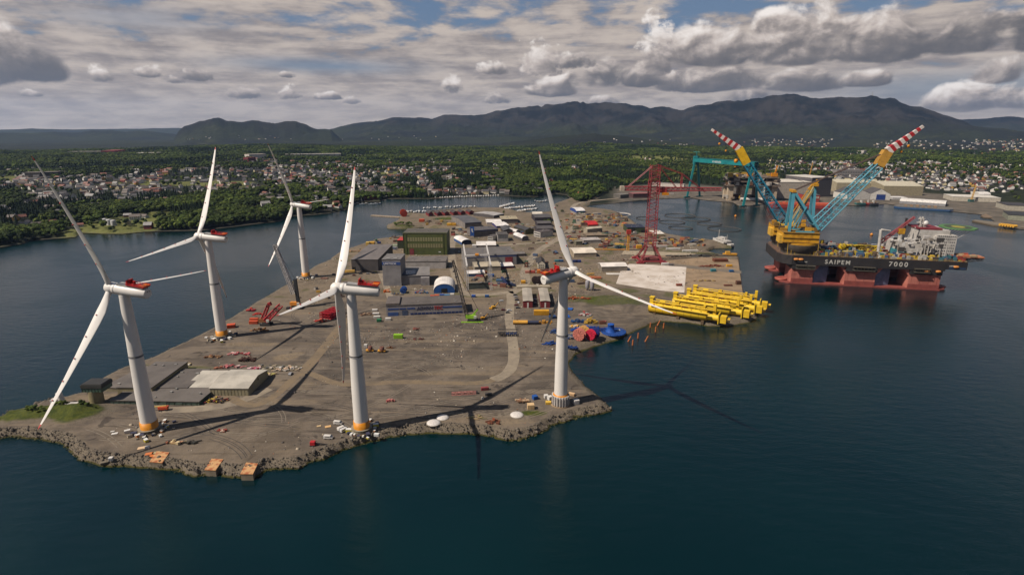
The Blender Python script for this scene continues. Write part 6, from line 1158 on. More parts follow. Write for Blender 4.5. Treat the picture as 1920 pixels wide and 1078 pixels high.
kinds = ['steel box', 'skip', 'pipe bundle', 'steel rack', 'beam stack']
MC = {}
for (_, x0, x1, y0, y1, n, plc) in AR:
    for i in range(n):
        px, py = RG6.uniform(x0, x1), RG6.uniform(y0, y1); g = G(px, py); sdv, _i = poly_sd(np.array([g.x]), np.array([g.y]), ISW)
        if sdv[0] < 3: continue
        c, wn = RG6.choice(pc); k = RG6.randrange(5); key = (k, wn)
        if key not in MC:
            m = MB()
            if k == 0: m.box(0, 0, 0, 5, 2.5, 2.6)
            elif k == 1: m.prism([(-2.4, -1.2), (2.4, -1.2), (2.4, 1.2), (-2.4, 1.2)], 0, 1.4); m.box(0, 1.2, 1.4, 4.8, .15, .5); m.box(0, -1.2, 1.4, 4.8, .15, .5)
            elif k == 2:
                for j in range(5): m.tube((-5, -1.6+j*.8, .4), (5, -1.6+j*.8, .4), .38, n=6)
                for j in range(4): m.tube((-5, -1.2+j*.8, 1.1), (5, -1.2+j*.8, 1.1), .38, n=6)
            elif k == 3: m.lattice((-4, 0, 1.6), (4, 0, 1.6), 2.6, 2.6, 4, .25, .18)
            else:
                for j in range(5): m.box(0, j*.7-1.4, 0, 7, .5, .5); m.box(.4, j*.7-1.4, .6, 6, .5, .5)
            MC[key] = m.mesh('body', cm(c, streak=.25))
        t = thing(['steel_box', 'skip', 'pipe_bundle', 'steel_rack', 'beam_stack'][k], f'{wn} {kinds[k]} {plc}', kinds[k].split()[-1], (g.x, g.y, 3.5), RG6.uniform(-.5, .5)+RG6.choice([0, 0, 1.57]), 'scrap and steel goods stored on the yard')
        b = link('body', MC[key], t); s = RG6.uniform(.55, 1.45); b.scale = (s, s, s*RG6.uniform(.8, 1.5))
# small stones, wood bits and litter strewn on the gravel: too many to count
lx = rng.uniform(-400, 330, 60000); ly = rng.uniform(225, 900, 60000); lsd, _ = poly_sd(lx, ly, ISW); dens = fbm(lx, ly, 45, 4, 91); ok = (lsd > 9) & (rng.random(60000) < np.clip((dens-.5)*5, .02, 1)*np.where(ly > 400, 1., .35)); lx, ly = lx[ok][:9000], ly[ok][:9000]; n_ = len(lx)
bs = np.array([(-1, -1, 0), (1, -1, 0), (1, 1, 0), (-1, 1, 0), (-.8, -.8, 1), (.8, -.8, 1), (.8, .8, 1), (-.8, .8, 1)], float); sz_ = rng.gamma(1.5, .13, (n_, 1, 1))*np.array([1, .7, .8])+.12; th = rng.uniform(0, 6.28, n_); Pq = bs[None]*sz_
V = np.stack([Pq[..., 0]*np.cos(th)[:, None]-Pq[..., 1]*np.sin(th)[:, None]+lx[:, None], Pq[..., 0]*np.sin(th)[:, None]+Pq[..., 1]*np.cos(th)[:, None]+ly[:, None], Pq[..., 2]+3.45], -1).reshape(-1, 3)
ff = np.array([(4, 5, 6, 7), (0, 1, 5, 4), (1, 2, 6, 5), (2, 3, 7, 6), (3, 0, 4, 7)]); Fq = (ff[None]+np.arange(n_)[:, None, None]*8).reshape(-1, 4)
me = npmesh('yard_litter', V, Fq, cm((176, 160, 138)), smooth=False)
for c in ((70, 62, 56), (206, 196, 180), (150, 96, 60), (120, 112, 104)): me.materials.append(cm(c))
me.polygons.foreach_set('material_index', np.repeat(rng.choice([0, 1, 2, 3, 4], n_, p=[.15, .42, .06, .07, .3]), 5).astype(np.int32)); tag(link('yard_litter', me), 'stones, bits of wood and litter strewn over the gravel', 'litter', kind='stuff')
# boats
def boat_mesh(l, w, h):
    m = MB(); n = 8; a = []; b = []
    for i in range(n+1):
        f = i/n; ww = w/2*(1-max(0, (f-.5)/.5)**2.2); a.append((-l/2+l*f, ww))
    top = a+[(x, -y) for x, y in a[::-1]]; bot = [(x*.9, y*.6) for x, y in top]; k = len(top); vs = [(x, y, h) for x, y in top]+[(x, y, -.3) for x, y in bot]
    m.add(vs, [tuple(range(k))]+[(i, k+i, k+(i+1) % k, (i+1) % k) for i in range(k)]); return m
bh = [boat_mesh(9, 3., 1.2).mesh('hull', cm((228, 224, 218), rough=.4)), boat_mesh(11, 3.2, 1.4).mesh('hull', cm((206, 208, 214), rough=.4)), boat_mesh(7, 2.6, 1.).mesh('hull', cm((60, 70, 110), rough=.4)), boat_mesh(9, 3, 1.2).mesh('hull', cm((214, 196, 170), rough=.4))]
bcab = MB().extr([(-2.2, 1.2), (1.8, 1.2), (1., 2.5), (-2.2, 2.6)], Matrix(((1, 0, 0, 0), (0, 2, 0, -1), (0, 0, 1, 0), (0, 0, 0, 1)))).mesh('cabin', cm((236, 234, 230))); bmast = MB().tube((0, 0, 1), (0, 0, 14), .13, n=4).beam((0, 0, 2.6), (-4, 0, 2.6), .2).mesh('mast', cm((200, 200, 200)))
wds = ['white', 'pale grey', 'navy', 'cream']
def boats(n, f, lab, rz, sail=.3):
    for i in range(n):
        px, py = f(i/max(1, n-1)); g = G(px, py, 0); k = RG6.choices([0, 1, 2, 3], [5, 3, 1, 2])[0]; sl_ = RG6.random() < sail
        t = thing('sailing_boat' if sl_ else 'motor_boat', f'{wds[k]} {"sailing" if sl_ else "motor"} boat moored {lab}', 'boat', (g.x, g.y, 0), rz+RG6.uniform(-.15, .15)+RG6.choice([0, math.pi]), 'boats moored in the small boat harbour')
        t.scale = (1.15,)*3; link('hull', bh[k], t); link('cabin', bcab, t)
        if sl_: link('mast', bmast, t)
J6 = lambda a: RG6.uniform(-a, a)
boats(26, lambda f: (937+26*f+J6(1), 388.5-6*f+J6(.8)), 'at the long back jetty', 1.2); boats(24, lambda f: (946+56*f+J6(1), 392-5*f+J6(.8)), 'at the middle jetty', 1.3); boats(20, lambda f: (970+36*f+J6(1), 397-5*f+J6(.7)), 'at the front jetty by the dark halls', 1.3, .1)
boats(14, lambda f: (764+40*f+J6(1.5), 398+J6(1.2)), 'left of the red boathouses', 1.2); boats(18, lambda f: (796+95*f+J6(1.5), 391.5-4*f+J6(1.0)), 'behind the red boathouses', 1.2); boats(28, lambda f: (812+122*f, 371.5-4.*f+J6(.3)), 'along the far waterfront row', 1.4, .05); boats(7, lambda f: (662+50*f, 383+J6(.8)), 'near the red waterside sheds', .3, .1); boats(5, lambda f: (1004+20*f, 378+J6(1)), 'at the spit by the road', .4, 0)
for a, b, lab in (((937, 390), (965, 382), 'long floating jetty at the back of the marina'), ((946, 393), (1004, 387), 'middle floating jetty of the marina'), ((968, 398.5), (1008, 391.5), 'front floating jetty of the marina'), ((800, 397), (895, 389), 'floating jetty behind the red boathouses'), ((697, 404.5), (752, 408), 'stone mole with a bright end reaching into the channel'), ((808, 372.6), (936, 367.4), 'wooden quay along the far waterfront')):
    A_, B_ = G(*a, 0), G(*b, 0); t = thing('jetty', lab, 'jetty'); w = 8 if 'mole' in lab else 3; MB().beam((A_.x, A_.y, .6), (B_.x, B_.y, .6), w, 1.4).build('deck', cm((176, 156, 132)), t)
    m = MB()
    for k in range(12): q = A_.lerp(B_, (k+.5)/12); m.tube((q.x, q.y-w/2-.3, -1), (q.x, q.y-w/2-.3, 2.4), .25, n=5)
    m.build('jetty_pile', cm((110, 90, 70)), t)
# white ferry at the pier
g = G(1337, 452, 0); g2 = G(1373, 465, 0); d = g2-g; L_ = d.length; t = thing('ferry', 'white car ferry with dark blue hull at the pier', 'ferry', tuple((g+g2)/2), math.atan2(d.y, d.x)); W_ = 11
hullp = [(-L_/2-2, 0), (-L_/2+8, -W_/2), (L_/2-7, -W_/2), (L_/2, -W_/4), (L_/2, W_/4), (L_/2-7, W_/2), (-L_/2+8, W_/2)]
MB().prism(hullp, -1, 3).build('hull', cm((34, 34, 50)), t); MB().prism([(x*.985, y*.97) for x, y in hullp], 3.02, 5.4).build('upper_hull', m_sw, t); MB().box(2, 0, 5.4, L_*.55, W_*.8, 3).build('saloon', m_sw, t); MB().box(-2, 0, 8.4, L_*.25, W_*.7, 2.6).build('wheelhouse', m_sw, t); MB().box(L_*.3, 0, 3, 9, W_*1.01, 2.6).build('car_deck_opening', cm((20, 20, 26)), t); MB().tube((-L_*.22, 0, 8), (-L_*.22, 0, 21), .5, n=6).build('mast', m_sw, t); MB().tube((L_*.2, 0, 8), (L_*.2, 0, 17), .4, n=6).build('mast', m_sw, t); MB().box(6, 0, 8.4, 4, 3, 4).build('funnel', cm((200, 196, 190)), t)
for k in range(9): MB().box(-L_*.2+k*3.2, -W_*.4-.05, 6.3, 1.6, .12, 1.).build('cabin_window', m_win, t)
g = G(1368, 478, 0); t = thing('yellow_workboat', 'orange yellow work boat moored at the quay corner', 'boat', tuple(g), 0); MB().prism([(-9, -3), (9, -3), (11, 0), (9, 3), (-9, 3)], -.5, 2).build('hull', cm((226, 160, 40)), t); MB().box(-3, 0, 2, 6, 4, 3).build('wheelhouse', cm((226, 170, 60)), t)
# fish farm rings floating in the bay
for i, (px, py, rx, lab) in enumerate(((1158, 402.5, 24, 'white floating pipe ring nearest the blue tent'), (1275, 405, 28, 'dark floating pipe ring behind the crane mast'), (1305, 411, 26, 'dark pipe ring third from the ferry'), (1260, 417, 24, 'dark pipe ring close behind the cream store'), (1330, 420, 22, 'cluttered dark pipe ring before the ferry'), (1358, 430, 30, 'large dark pipe ring nearest the ferry'), (1276, 428, 22, 'dark pipe ring near the inlet shore'), (1215, 410, 22, 'dark pipe ring left of the tower crane mast'))):
    g = G(px, py, 0); r = (G(px+rx, py, 0)-g).length; t = thing('pipe_ring', lab, 'floating ring', (g.x, g.y, .15)); c = (214, 206, 196) if i == 0 else (70, 66, 62)
    for q_, rr_ in (('ring', r), ('ring', r-1.6)): MB().lathe([(rr_-.45, 0), (rr_-.3, .5), (rr_+.3, .5), (rr_+.45, 0)], 48, caps=False).build(q_, cm(c), t)
    m = MB()
    for k in range(36): a = k*math.pi/18; m.beam((r*math.cos(a), r*math.sin(a), .2), (r*math.cos(a), r*math.sin(a), 1.4), .14)
    m.lathe([(r-.1, 1.3), (r+.1, 1.45)], 48, caps=False); m.build('handrail', cm(c), t)
for px, py, lab in ((1379, 406, 'orange buoy in the bay below the gantry crane'), (1634, 441, 'yellow buoy behind the vessel deck')):
    g = G(px, py, 0); t = thing('buoy', lab, 'buoy', tuple(g)); MB().lathe([(1, -.5), (2.4, .6), (2.2, 2), (.6, 3.2)], 12).build('float', cm((236, 150, 40)), t); MB().tube((0, 0, 3), (0, 0, 5), .2, n=5).build('topmark', cm((236, 150, 40)), t)
# ------------------------------------------------------------------ the far shore: yards, towns and woods
RT = np.geomspace(820, 9500, 520)
def hits(px, py):
    px = np.asarray(px, float); py = np.asarray(py, float); a = (px-960)/CF; b = (py-539)/CF
    dx, dy, dz = a, cs-b*sn, -sn-b*cs; h = np.hypot(dx, dy); az_ = np.arctan2(dx, dy); X_ = np.sin(az_)[:, None]*RT; Y_ = np.cos(az_)[:, None]*RT
    zr = CH+RT[None]*(dz/h)[:, None]; tz = terrain(X_, Y_); below = tz >= zr; i = below.argmax(1); ok = below.any(1); i = np.clip(i, 1, None)
    k = np.arange(len(px)); return X_[k, i], Y_[k, i], tz[k, i], ok
def far(px, py): x, y, z, ok = hits([px], [py]); return Vector((x[0], y[0], z[0]))
def fshed(name, label, cat, A, B, yt, depth, wall, rc, roof='flat', axis='x', rise=3., doors=(), rowwin=None, trim=None, gable=None, group=None):
    a = far(*A); b = far(*B); X_ = Vector((b.x-a.x, b.y-a.y, 0)); L_ = X_.length; ang = math.atan2(X_.y, X_.x); base = min(a.z, b.z)-.3
    k = (539-yt)/CF; g = a; h = (k*g.y*cs - g.y*sn)/(cs+k*sn)+CH-base
    A0 = G
    t = thing(name, label, cat, (a.x, a.y, base), ang, group); wm = cm(wall, streak=.2); rm = cm(rc)
    if roof == 'flat': MB().box(L_/2, depth/2, 0, L_, depth, h).build('wall', wm, t); MB().box(L_/2, depth/2, h, L_+1, depth+1, .7).build('roof', rm, t)
    else:
        S_ = depth if axis == 'x' else L_
        Mx = Matrix(((0, L_, 0, 0), (1, 0, 0, 0), (0, 0, 1, 0), (0, 0, 0, 1))) if axis == 'x' else Matrix(((1, 0, 0, 0), (0, depth, 0, 0), (0, 0, 1, 0), (0, 0, 0, 1)))
        top = [(0, h), (S_/2, h+rise), (S_, h)] if roof == 'gable' else [(S_/2-math.cos(math.pi*i/10)*S_/2, h+math.sin(math.pi*i/10)*rise) for i in range(11)]
        MB().extr([(0, 0), (S_, 0)]+top[::-1], Mx).build('wall', wm, t)
        if roof == 'gable':
            for j in (0, 1): MB().extr([(top[j][0], top[j][1]+.05), (top[j+1][0], top[j+1][1]+.05), (top[j+1][0], top[j+1][1]+.7), (top[j][0], top[j][1]+.7)], Mx).build('roof', rm, t)
        else: MB().extr([(x, z+.05) for x, z in top]+[(x, z+.6) for x, z in top[::-1]], Mx).build('roof', rm, t)
    for u0, u1, z0, z1, c in doors: MB().box((u0+u1)/2*L_, -.3, z0*h, (u1-u0)*L_, .4, (z1-z0)*h).build('door', cm(c), t)
    if rowwin:
        for n_, u0, u1, z0, z1, c in rowwin:
            for i in range(n_): MB().box((u0+(u1-u0)*(i+.5)/n_)*L_, -.2, z0*h, (u1-u0)*L_/n_*.7, .3, (z1-z0)*h).build('window', cm(c), t)
    if trim:
        for z0, z1, c in trim: MB().box(L_/2, -.2, z0*h, L_, .3, (z1-z0)*h).build('stripe', cm(c), t)
    t['_dims'] = (L_, depth, h); return t
FB = [
 ('assembly_hall', 'tall pale shipyard hall with white roof and dark ribbed side wall', 'hall', (1456, 372), (1517, 372), 342, 90, (196, 184, 168), (222, 212, 196), {}),
 ('assembly_hall', 'dark ribbed right wing of the tall shipyard hall', 'hall', (1518, 371), (1556, 369), 334, 90, (98, 94, 96), (214, 206, 194), {}),
 ('red_house', 'red brick building with grey roof in the shipyard', 'building', (1509, 379), (1536, 379), 366, 40, (176, 66, 56), (112, 104, 104), dict(rowwin=[(6, .05, .95, .5, .8, (220, 200, 180))])),
 ('step_hall', 'very long beige shipyard hall with stepped roofs, left half', 'hall', (1567, 360), (1650, 361), 343, 90, (176, 164, 136), (206, 196, 170), dict(roof='gable', rise=6)),
 ('step_hall', 'very long beige shipyard hall with stepped roofs, right half', 'hall', (1655, 366), (1729, 367), 349, 120, (162, 150, 122), (204, 194, 170), dict(roof='gable', rise=8)),
 ('gable_store', 'white gabled store, left of two with dark roofs', 'store', (1588, 375), (1630, 375), 364, 60, (226, 220, 210), (84, 80, 80), dict(roof='gable', axis='y', rise=12, doors=[(.2, .3, 0, .6, (50, 56, 80))])),
 ('gable_store', 'white gabled store with big blue door, right of two', 'store', (1631, 375), (1668, 376), 364, 60, (226, 220, 210), (84, 80, 80), dict(roof='gable', axis='y', rise=12, doors=[(.3, .75, 0, .95, (30, 60, 130))])),
 ('long_store', 'long low store with bright curved roof on the quay', 'store', (1686, 382), (1772, 388), 377, 40, (150, 148, 150), (226, 220, 212), dict(roof='arch', rise=5)),
 ('long_store', 'white low shelter beside the long curved store', 'store', (1673, 375), (1701, 375), 371, 30, (210, 206, 200), (226, 220, 214), {}),
 ('long_store', 'long white ribbed warehouse at the right shore', 'warehouse', (1785, 377), (1875, 380), 369, 60, (204, 194, 176), (222, 214, 200), {}),
 ('long_store', 'white arched roof shelter behind the ribbed warehouse', 'store', (1836, 369), (1857, 369), 365.5, 30, (220, 214, 204), (230, 224, 216), dict(roof='arch', rise=6)),
 ('dark_warehouse', 'dark roofed warehouse at the right picture edge, upper', 'warehouse', (1887, 395), (1935, 397), 385, 60, (186, 178, 160), (66, 62, 62), {}),
 ('dark_warehouse', 'dark roofed warehouse at the right picture edge, lower', 'warehouse', (1889, 413), (1940, 416), 403, 60, (150, 150, 130), (54, 52, 52), {}),
 ('office', 'grey terraced office block behind the boom', 'office', (1568, 331), (1617, 332), 319, 40, (150, 144, 140), (128, 122, 120), dict(rowwin=[(10, .02, .98, .2, .35, (90, 88, 88)), (10, .02, .98, .6, .75, (90, 88, 88))])),
 ('tower_block', 'white block of flats, left of two behind the boom', 'flats', (1612, 289), (1617, 289), 283, 20, (224, 214, 204), (190, 180, 170), {}), ('tower_block', 'white block of flats, right of two behind the boom', 'flats', (1619, 290), (1624, 290), 283, 20, (228, 218, 208), (190, 180, 170), {}),
 ('school', 'red walled long building on the left plain', 'building', (215, 292), (236, 291), 283, 60, (176, 56, 50), (150, 60, 54), {}), ('school', 'white industrial building right of the red one', 'building', (257, 294), (290, 294), 287, 60, (214, 204, 194), (226, 216, 204), {}), ('school', 'long white industrial row left of the red building', 'building', (128, 292), (196, 292), 285, 60, (190, 182, 172), (170, 160, 150), {}),
 ('flats', 'long dark roofed apartment row, left of two', 'flats', (48, 336), (77, 335), 324, 20, (70, 64, 60), (150, 140, 130), {}), ('flats', 'long dark roofed apartment row, right of two', 'flats', (85, 334), (111, 333), 323, 20, (76, 68, 62), (156, 144, 132), {}),
 ('white_rows', 'white school buildings at the wood edge', 'school', (468, 300), (500, 299), 290, 40, (222, 212, 200), (190, 176, 160), {}), ('white_rows', 'red building beside the white school', 'school', (466, 304), (480, 303), 296, 30, (120, 36, 40), (140, 60, 54), {}), ('white_rows', 'long white industrial row behind the houses', 'building', (535, 296), (640, 297), 290, 60, (210, 200, 188), (190, 180, 168), {}), ('white_rows', 'cream industrial row right of the turbine blade', 'building', (665, 297), (740, 298), 291.5, 60, (204, 194, 176), (170, 164, 156), {}),
 ('quay_store', 'dark shed with red roof at the head of the bay', 'shed', (1187, 372), (1220, 371), 364, 30, (90, 60, 60), (150, 90, 86), {}), ('quay_store', 'grey shed left of the red roofed shed at the bay', 'shed', (1163, 373), (1179, 372), 366, 25, (110, 104, 96), (126, 118, 108), {}), ('quay_store', 'long white wall store behind the red crane jib', 'store', (1222, 349), (1282, 352), 343, 14, (216, 206, 194), (170, 160, 150), {}),
 ('quay_sheds', 'row of red waterside sheds across the channel', 'sheds', (683, 376), (711, 374), 369.5, 12, (120, 50, 40), (110, 60, 50), {}), ('quay_house', 'red boathouse at the inlet head', 'boathouse', (1082, 372), (1094, 372), 363, 14, (168, 50, 44), (176, 70, 60), dict(roof='gable', rise=3))]
for nm, lb, ct, A, B, yt, dp, w, r, kw in FB: fshed(nm, lb, ct, A, B, yt, dp, w, r, **kw)
for i, px in enumerate((198, 206, 214)):
    g = far(px, 421+i*1.5); t = thing('storage_tank', f'{["left","middle","right"][i]} of three white storage tanks on the left shore', 'tank', tuple(g), 0, 'white tanks on the far shore'); MB().lathe([(4.6, -1), (4.6, 9), (4.4, 9.6), (.5, 10.6)], 16).build('shell', cm((206, 204, 200)), t); MB().lathe([(4.7, 8.6), (4.8, 8.8), (4.7, 9)], 16).build('rim', m_gry, t)
# offshore topside module being built
g = far(1362, 378); t = thing('offshore_module', 'unfinished white and brown oil platform module standing in the shipyard', 'platform module', tuple(g), -.12); q = random.Random(3)
for x in (8, 40, 78, 110):
    for y in (8, 45): MB().box(x, y, 0, 13, 12, 38).build('column', cm((206, 184, 156), streak=.2), t)
for z, hh in ((36, 4), (46, 3), (56, 3)): MB().box(60, 28, z, 124-(z-36)*.6, 62, hh).build('deck', cm((126, 110, 96)), t)
for i in range(150): MB().box(q.uniform(0, 120), q.uniform(-4, 50), q.choice([39, 39, 49, 59, 6]), q.uniform(3, 15), q.uniform(3, 10), q.uniform(2, 9)).build('equipment', cm(q.choice([(210, 200, 186), (150, 130, 108), (90, 80, 76), (200, 160, 60), (180, 172, 160), (120, 84, 64)])), t)
for x in (50, 106): MB().beam((x, 5, 60), (x+5, 5, 86), 3).build('pedestal_crane', m_yel, t); MB().box(x, 5, 60, 14, 8, 8).build('crane_cab', m_yel, t)
MB().tube((30, -8, 6), (84, -10, 6), 4, n=12).build('white_pipe', cm((222, 214, 204)), t)
# ship, barge, tugs, islets on the right
def ship(A, B, w, h, c, c2, lab, nm, cat, house=None):
    a, b = G(*A, 0), G(*B, 0); d = b-a; L_ = d.length; t = thing(nm, lab, cat, tuple((a+b)/2), math.atan2(d.y, d.x)); pts = [(-L_/2, 0), (-L_/2+L_*.08, -w/2), (L_/2-L_*.06, -w/2), (L_/2, -w/3), (L_/2, w/3), (L_/2-L_*.06, w/2), (-L_/2+L_*.08, w/2)]
    MB().prism(pts, -1, h*.6).build('hull', cm(c2), t); MB().prism([(x*.998, y*.99) for x, y in pts], h*.6+.02, h).build('topsides', cm(c), t)
    if house: MB().box(L_*house, 0, h, L_*.12, w*.8, h*1.2).build('deckhouse', m_sw, t)
    for i in range(6): MB().box(-L_*.3+i*L_*.1, 0, h, L_*.05, w*.5, 1.5+i % 3).build('hatch', cm((150, 120, 90)), t)
    return t
ship((1438, 387), (1560, 391), 24, 11, (206, 88, 56), (150, 46, 40), 'long orange red hull lying at the shipyard quay', 'hull_ship', 'ship'); ship((1676, 389), (1786, 395.5), 26, 5, (120, 116, 110), (46, 84, 130), 'long flat barge with blue ends at the quay', 'barge', 'barge'); ship((1602, 384.5), (1622, 384.5), 9, 5, (60, 120, 116), (40, 80, 80), 'small teal tug left of the red one', 'tug', 'tug', .1); ship((1618, 384), (1632, 384.5), 8, 5, (190, 60, 56), (110, 40, 40), 'small red and white tug at the quay', 'tug', 'tug', .1); ship((1630, 385), (1646, 385), 8, 5, (70, 66, 74), (40, 40, 44), 'small dark tug right of the red one', 'tug', 'tug', -.1)
for P_, lab, c in ((((1838, 407), (1850, 402), (1885, 405), (1870, 411), (1845, 410)), 'brown landing with blue boat at the right shore', (132, 110, 86)), (((1822, 416), (1826, 414), (1870, 419), (1925, 424), (1930, 430), (1860, 424)), 'narrow stone mole with yellow tanks at the right', (128, 116, 98))):
    Q = [G(*p, 0) for p in P_]; c0 = sum(Q, Vector())/len(Q); t = thing('mole', lab, 'mole', (c0.x, c0.y, 0)); pts = [(p.x-c0.x, p.y-c0.y) for p in Q]; ar = sum(pts[i][0]*pts[(i+1) % len(pts)][1]-pts[(i+1) % len(pts)][0]*pts[i][1] for i in range(len(pts)))
    if ar < 0: pts = pts[::-1]
    MB().prism(pts, -1, 2.2).build('stone_edge', cm((104, 90, 72), streak=.3), t); MB().prism([(x*.96, y*.96) for x, y in pts], 2.2, 2.5).build('surface', cm(c), t)
for i in range(6):
    g = G(1877+i*5, 424+i*.6, 2.5); t = thing('yellow_tank', f'{["leftmost","second","third","fourth","fifth","rightmost"][i]} in the row of yellow tanks on the stone mole', 'tank', tuple(g), 0, 'yellow tanks on the mole'); MB().tube((-3, 0, 2.6), (3, 0, 2.6), 2.6, n=10).build('tank', cm((226, 170, 60)), t); MB().box(0, 0, 0, 4, 4, .6).build('saddle', m_dk, t)
for px, py, zt, c, lab in ((1820, 379, 351, (214, 170, 90), 'thin yellow harbour crane at the right shore'), (1515, 340, 306, (190, 140, 60), 'leaning yellow jib behind the tall shipyard hall')):
    g = far(px, py); h = 40 if px > 1700 else 60; t = thing('harbour_crane', lab, 'crane', tuple(g)); MB().lattice((0, 0, 0), (h*.12, 0, h), 3, 1.4, 8, .5, .3).build('jib', cm(c), t); MB().box(0, 0, 0, 10, 8, 6).build('base', cm((60, 100, 96)), t)
ma = PXA(1635, 182); mx_, my_ = math.sin(ma)*9600, math.cos(ma)*9600; t = thing('mast', 'thin radio mast on the mountain ridge', 'mast', (mx_, my_, float(terrain(mx_, my_)))); MB().lattice((0, 0, -10), (0, 0, 60), 5, 1.5, 8, .8, .4).build('lattice', m_gry, t); MB().box(8, 0, -10, 12, 8, 12).build('hut', m_gry, t)
# church spire on the right hill
# houses ------------------------------------------------------------
TOWN = [(30, 200, 318, 356, 90, 'left of the tall left blade'), (60, 300, 330, 380, 150, 'behind the two left turbines'), (240, 420, 315, 366, 120, 'behind the left turbines'), (0, 70, 322, 352, 40, 'at the left picture edge'), (400, 520, 300, 330, 75, 'above the channel'), (410, 540, 330, 372, 60, 'on the channel slope'), (500, 680, 300, 346, 300, 'in the dense town quarter'), (560, 700, 340, 366, 60, 'below the dense town quarter'), (660, 850, 300, 352, 230, 'right of the dense quarter'), (690, 870, 350, 368, 46, 'above the waterfront'), (830, 960, 305, 345, 50, 'on the middle slope'), (900, 1110, 292, 325, 34, 'on the hill behind the right blade'), (890, 1040, 340, 364, 26, 'near the inlet'), (1130, 1300, 290, 306, 16, 'around the hillside meadow'), (800, 935, 355, 366, 40, 'on the far waterfront'), (0, 330, 375, 432, 34, 'in the woods of the left shore'), (420, 660, 370, 395, 26, 'near the channel shore'),
        (1395, 1560, 262, 290, 130, 'on the wooded hill behind the cranes'), (1440, 1600, 290, 324, 220, 'behind the tall shipyard hall'), (1560, 1760, 282, 345, 340, 'behind the long beige hall'), (1640, 1920, 264, 304, 300, 'on the upper right hillside'), (1720, 1920, 296, 362, 280, 'in the right hand town'), (1820, 1920, 262, 272, 30, 'far up on the right'), (330, 560, 256, 263, 16, 'far off below the left hill'), (640, 820, 257, 264, 10, 'far off under the mountains'), (1100, 1300, 262, 275, 16, 'far off in the forest')]
hp = []
for k, (x0, x1, y0, y1, n, plc) in enumerate(TOWN):
    for i in range(n): hp.append((rng.uniform(x0, x1), rng.uniform(y0, y1), k))
hp = np.array(hp); hx, hy, hz0, hok = hits(hp[:, 0], hp[:, 1]); hk = hp[:, 2].astype(int); hd = np.hypot(hx, hy)-shore_r(np.arctan2(hx, hy)); ok = hok & (hd > 9); hx, hy, hz0, hk = hx[ok], hy[ok], hz0[ok], hk[ok]
# thin out overlaps
keep = []; cell = {}
for i in range(len(hx)):
    c = (int(hx[i]//17), int(hy[i]//17))
    if c in cell: continue
    cell[c] = i; keep.append(i)
hx, hy, hz0, hk = hx[keep], hy[keep], hz0[keep], hk[keep]; hr_ = np.hypot(hx, hy); order = np.argsort(hr_)
WCOL = [((236, 230, 220), 'white', 6), ((214, 200, 160), 'cream', 1.6), ((140, 60, 50), 'red', .6), ((190, 150, 70), 'ochre', .8), ((120, 112, 108), 'grey', 1.2)]
RCOL = [((70, 66, 68), 'dark grey', 4), ((128, 78, 62), 'red tiled', 1.7), ((104, 92, 84), 'brown', 2.4), ((150, 146, 142), 'pale grey', 1.)]
def house_parts(l, w, h, rs_):
    wl = MB().extr([(0, -3), (w, -3), (w, h), (w/2, h+rs_), (0, h)], Matrix(((0, l, 0, -l/2), (1, 0, 0, -w/2), (0, 0, 1, 0), (0, 0, 0, 1))))
    rf = [MB().extr([(a0_, z0), (a1_, z1), (a1_, z1+.35), (a0_, z0+.35)], Matrix(((0, l+1, 0, -l/2-.5), (1, 0, 0, -w/2), (0, 0, 1, 0), (0, 0, 0, 1)))) for a0_, z0, a1_, z1 in ((-.5, h-.25, w/2, h+rs_+.02), (w/2, h+rs_+.02, w+.5, h-.25))]
    wn = MB()
    for x in np.arange(-l/2+1.6, l/2-1, 2.6):
        for y in (-w/2-.03, w/2+.03): wn.box(x, y, 1.0, 1.2, .08, 1.2)
        if h > 4: wn.box(x, -w/2-.03, 3.6, 1.2, .08, 1.2)
    return wl, rf, wn
SH = [(12, 8, 3.2, 2.8), (14, 9, 5.2, 3.4), (10, 8, 4.8, 3.8), (18, 9, 3.4, 2.4)]
HC = {}
rh = random.Random(5)
SV = []; SF = []; SM = []; cnt = 0
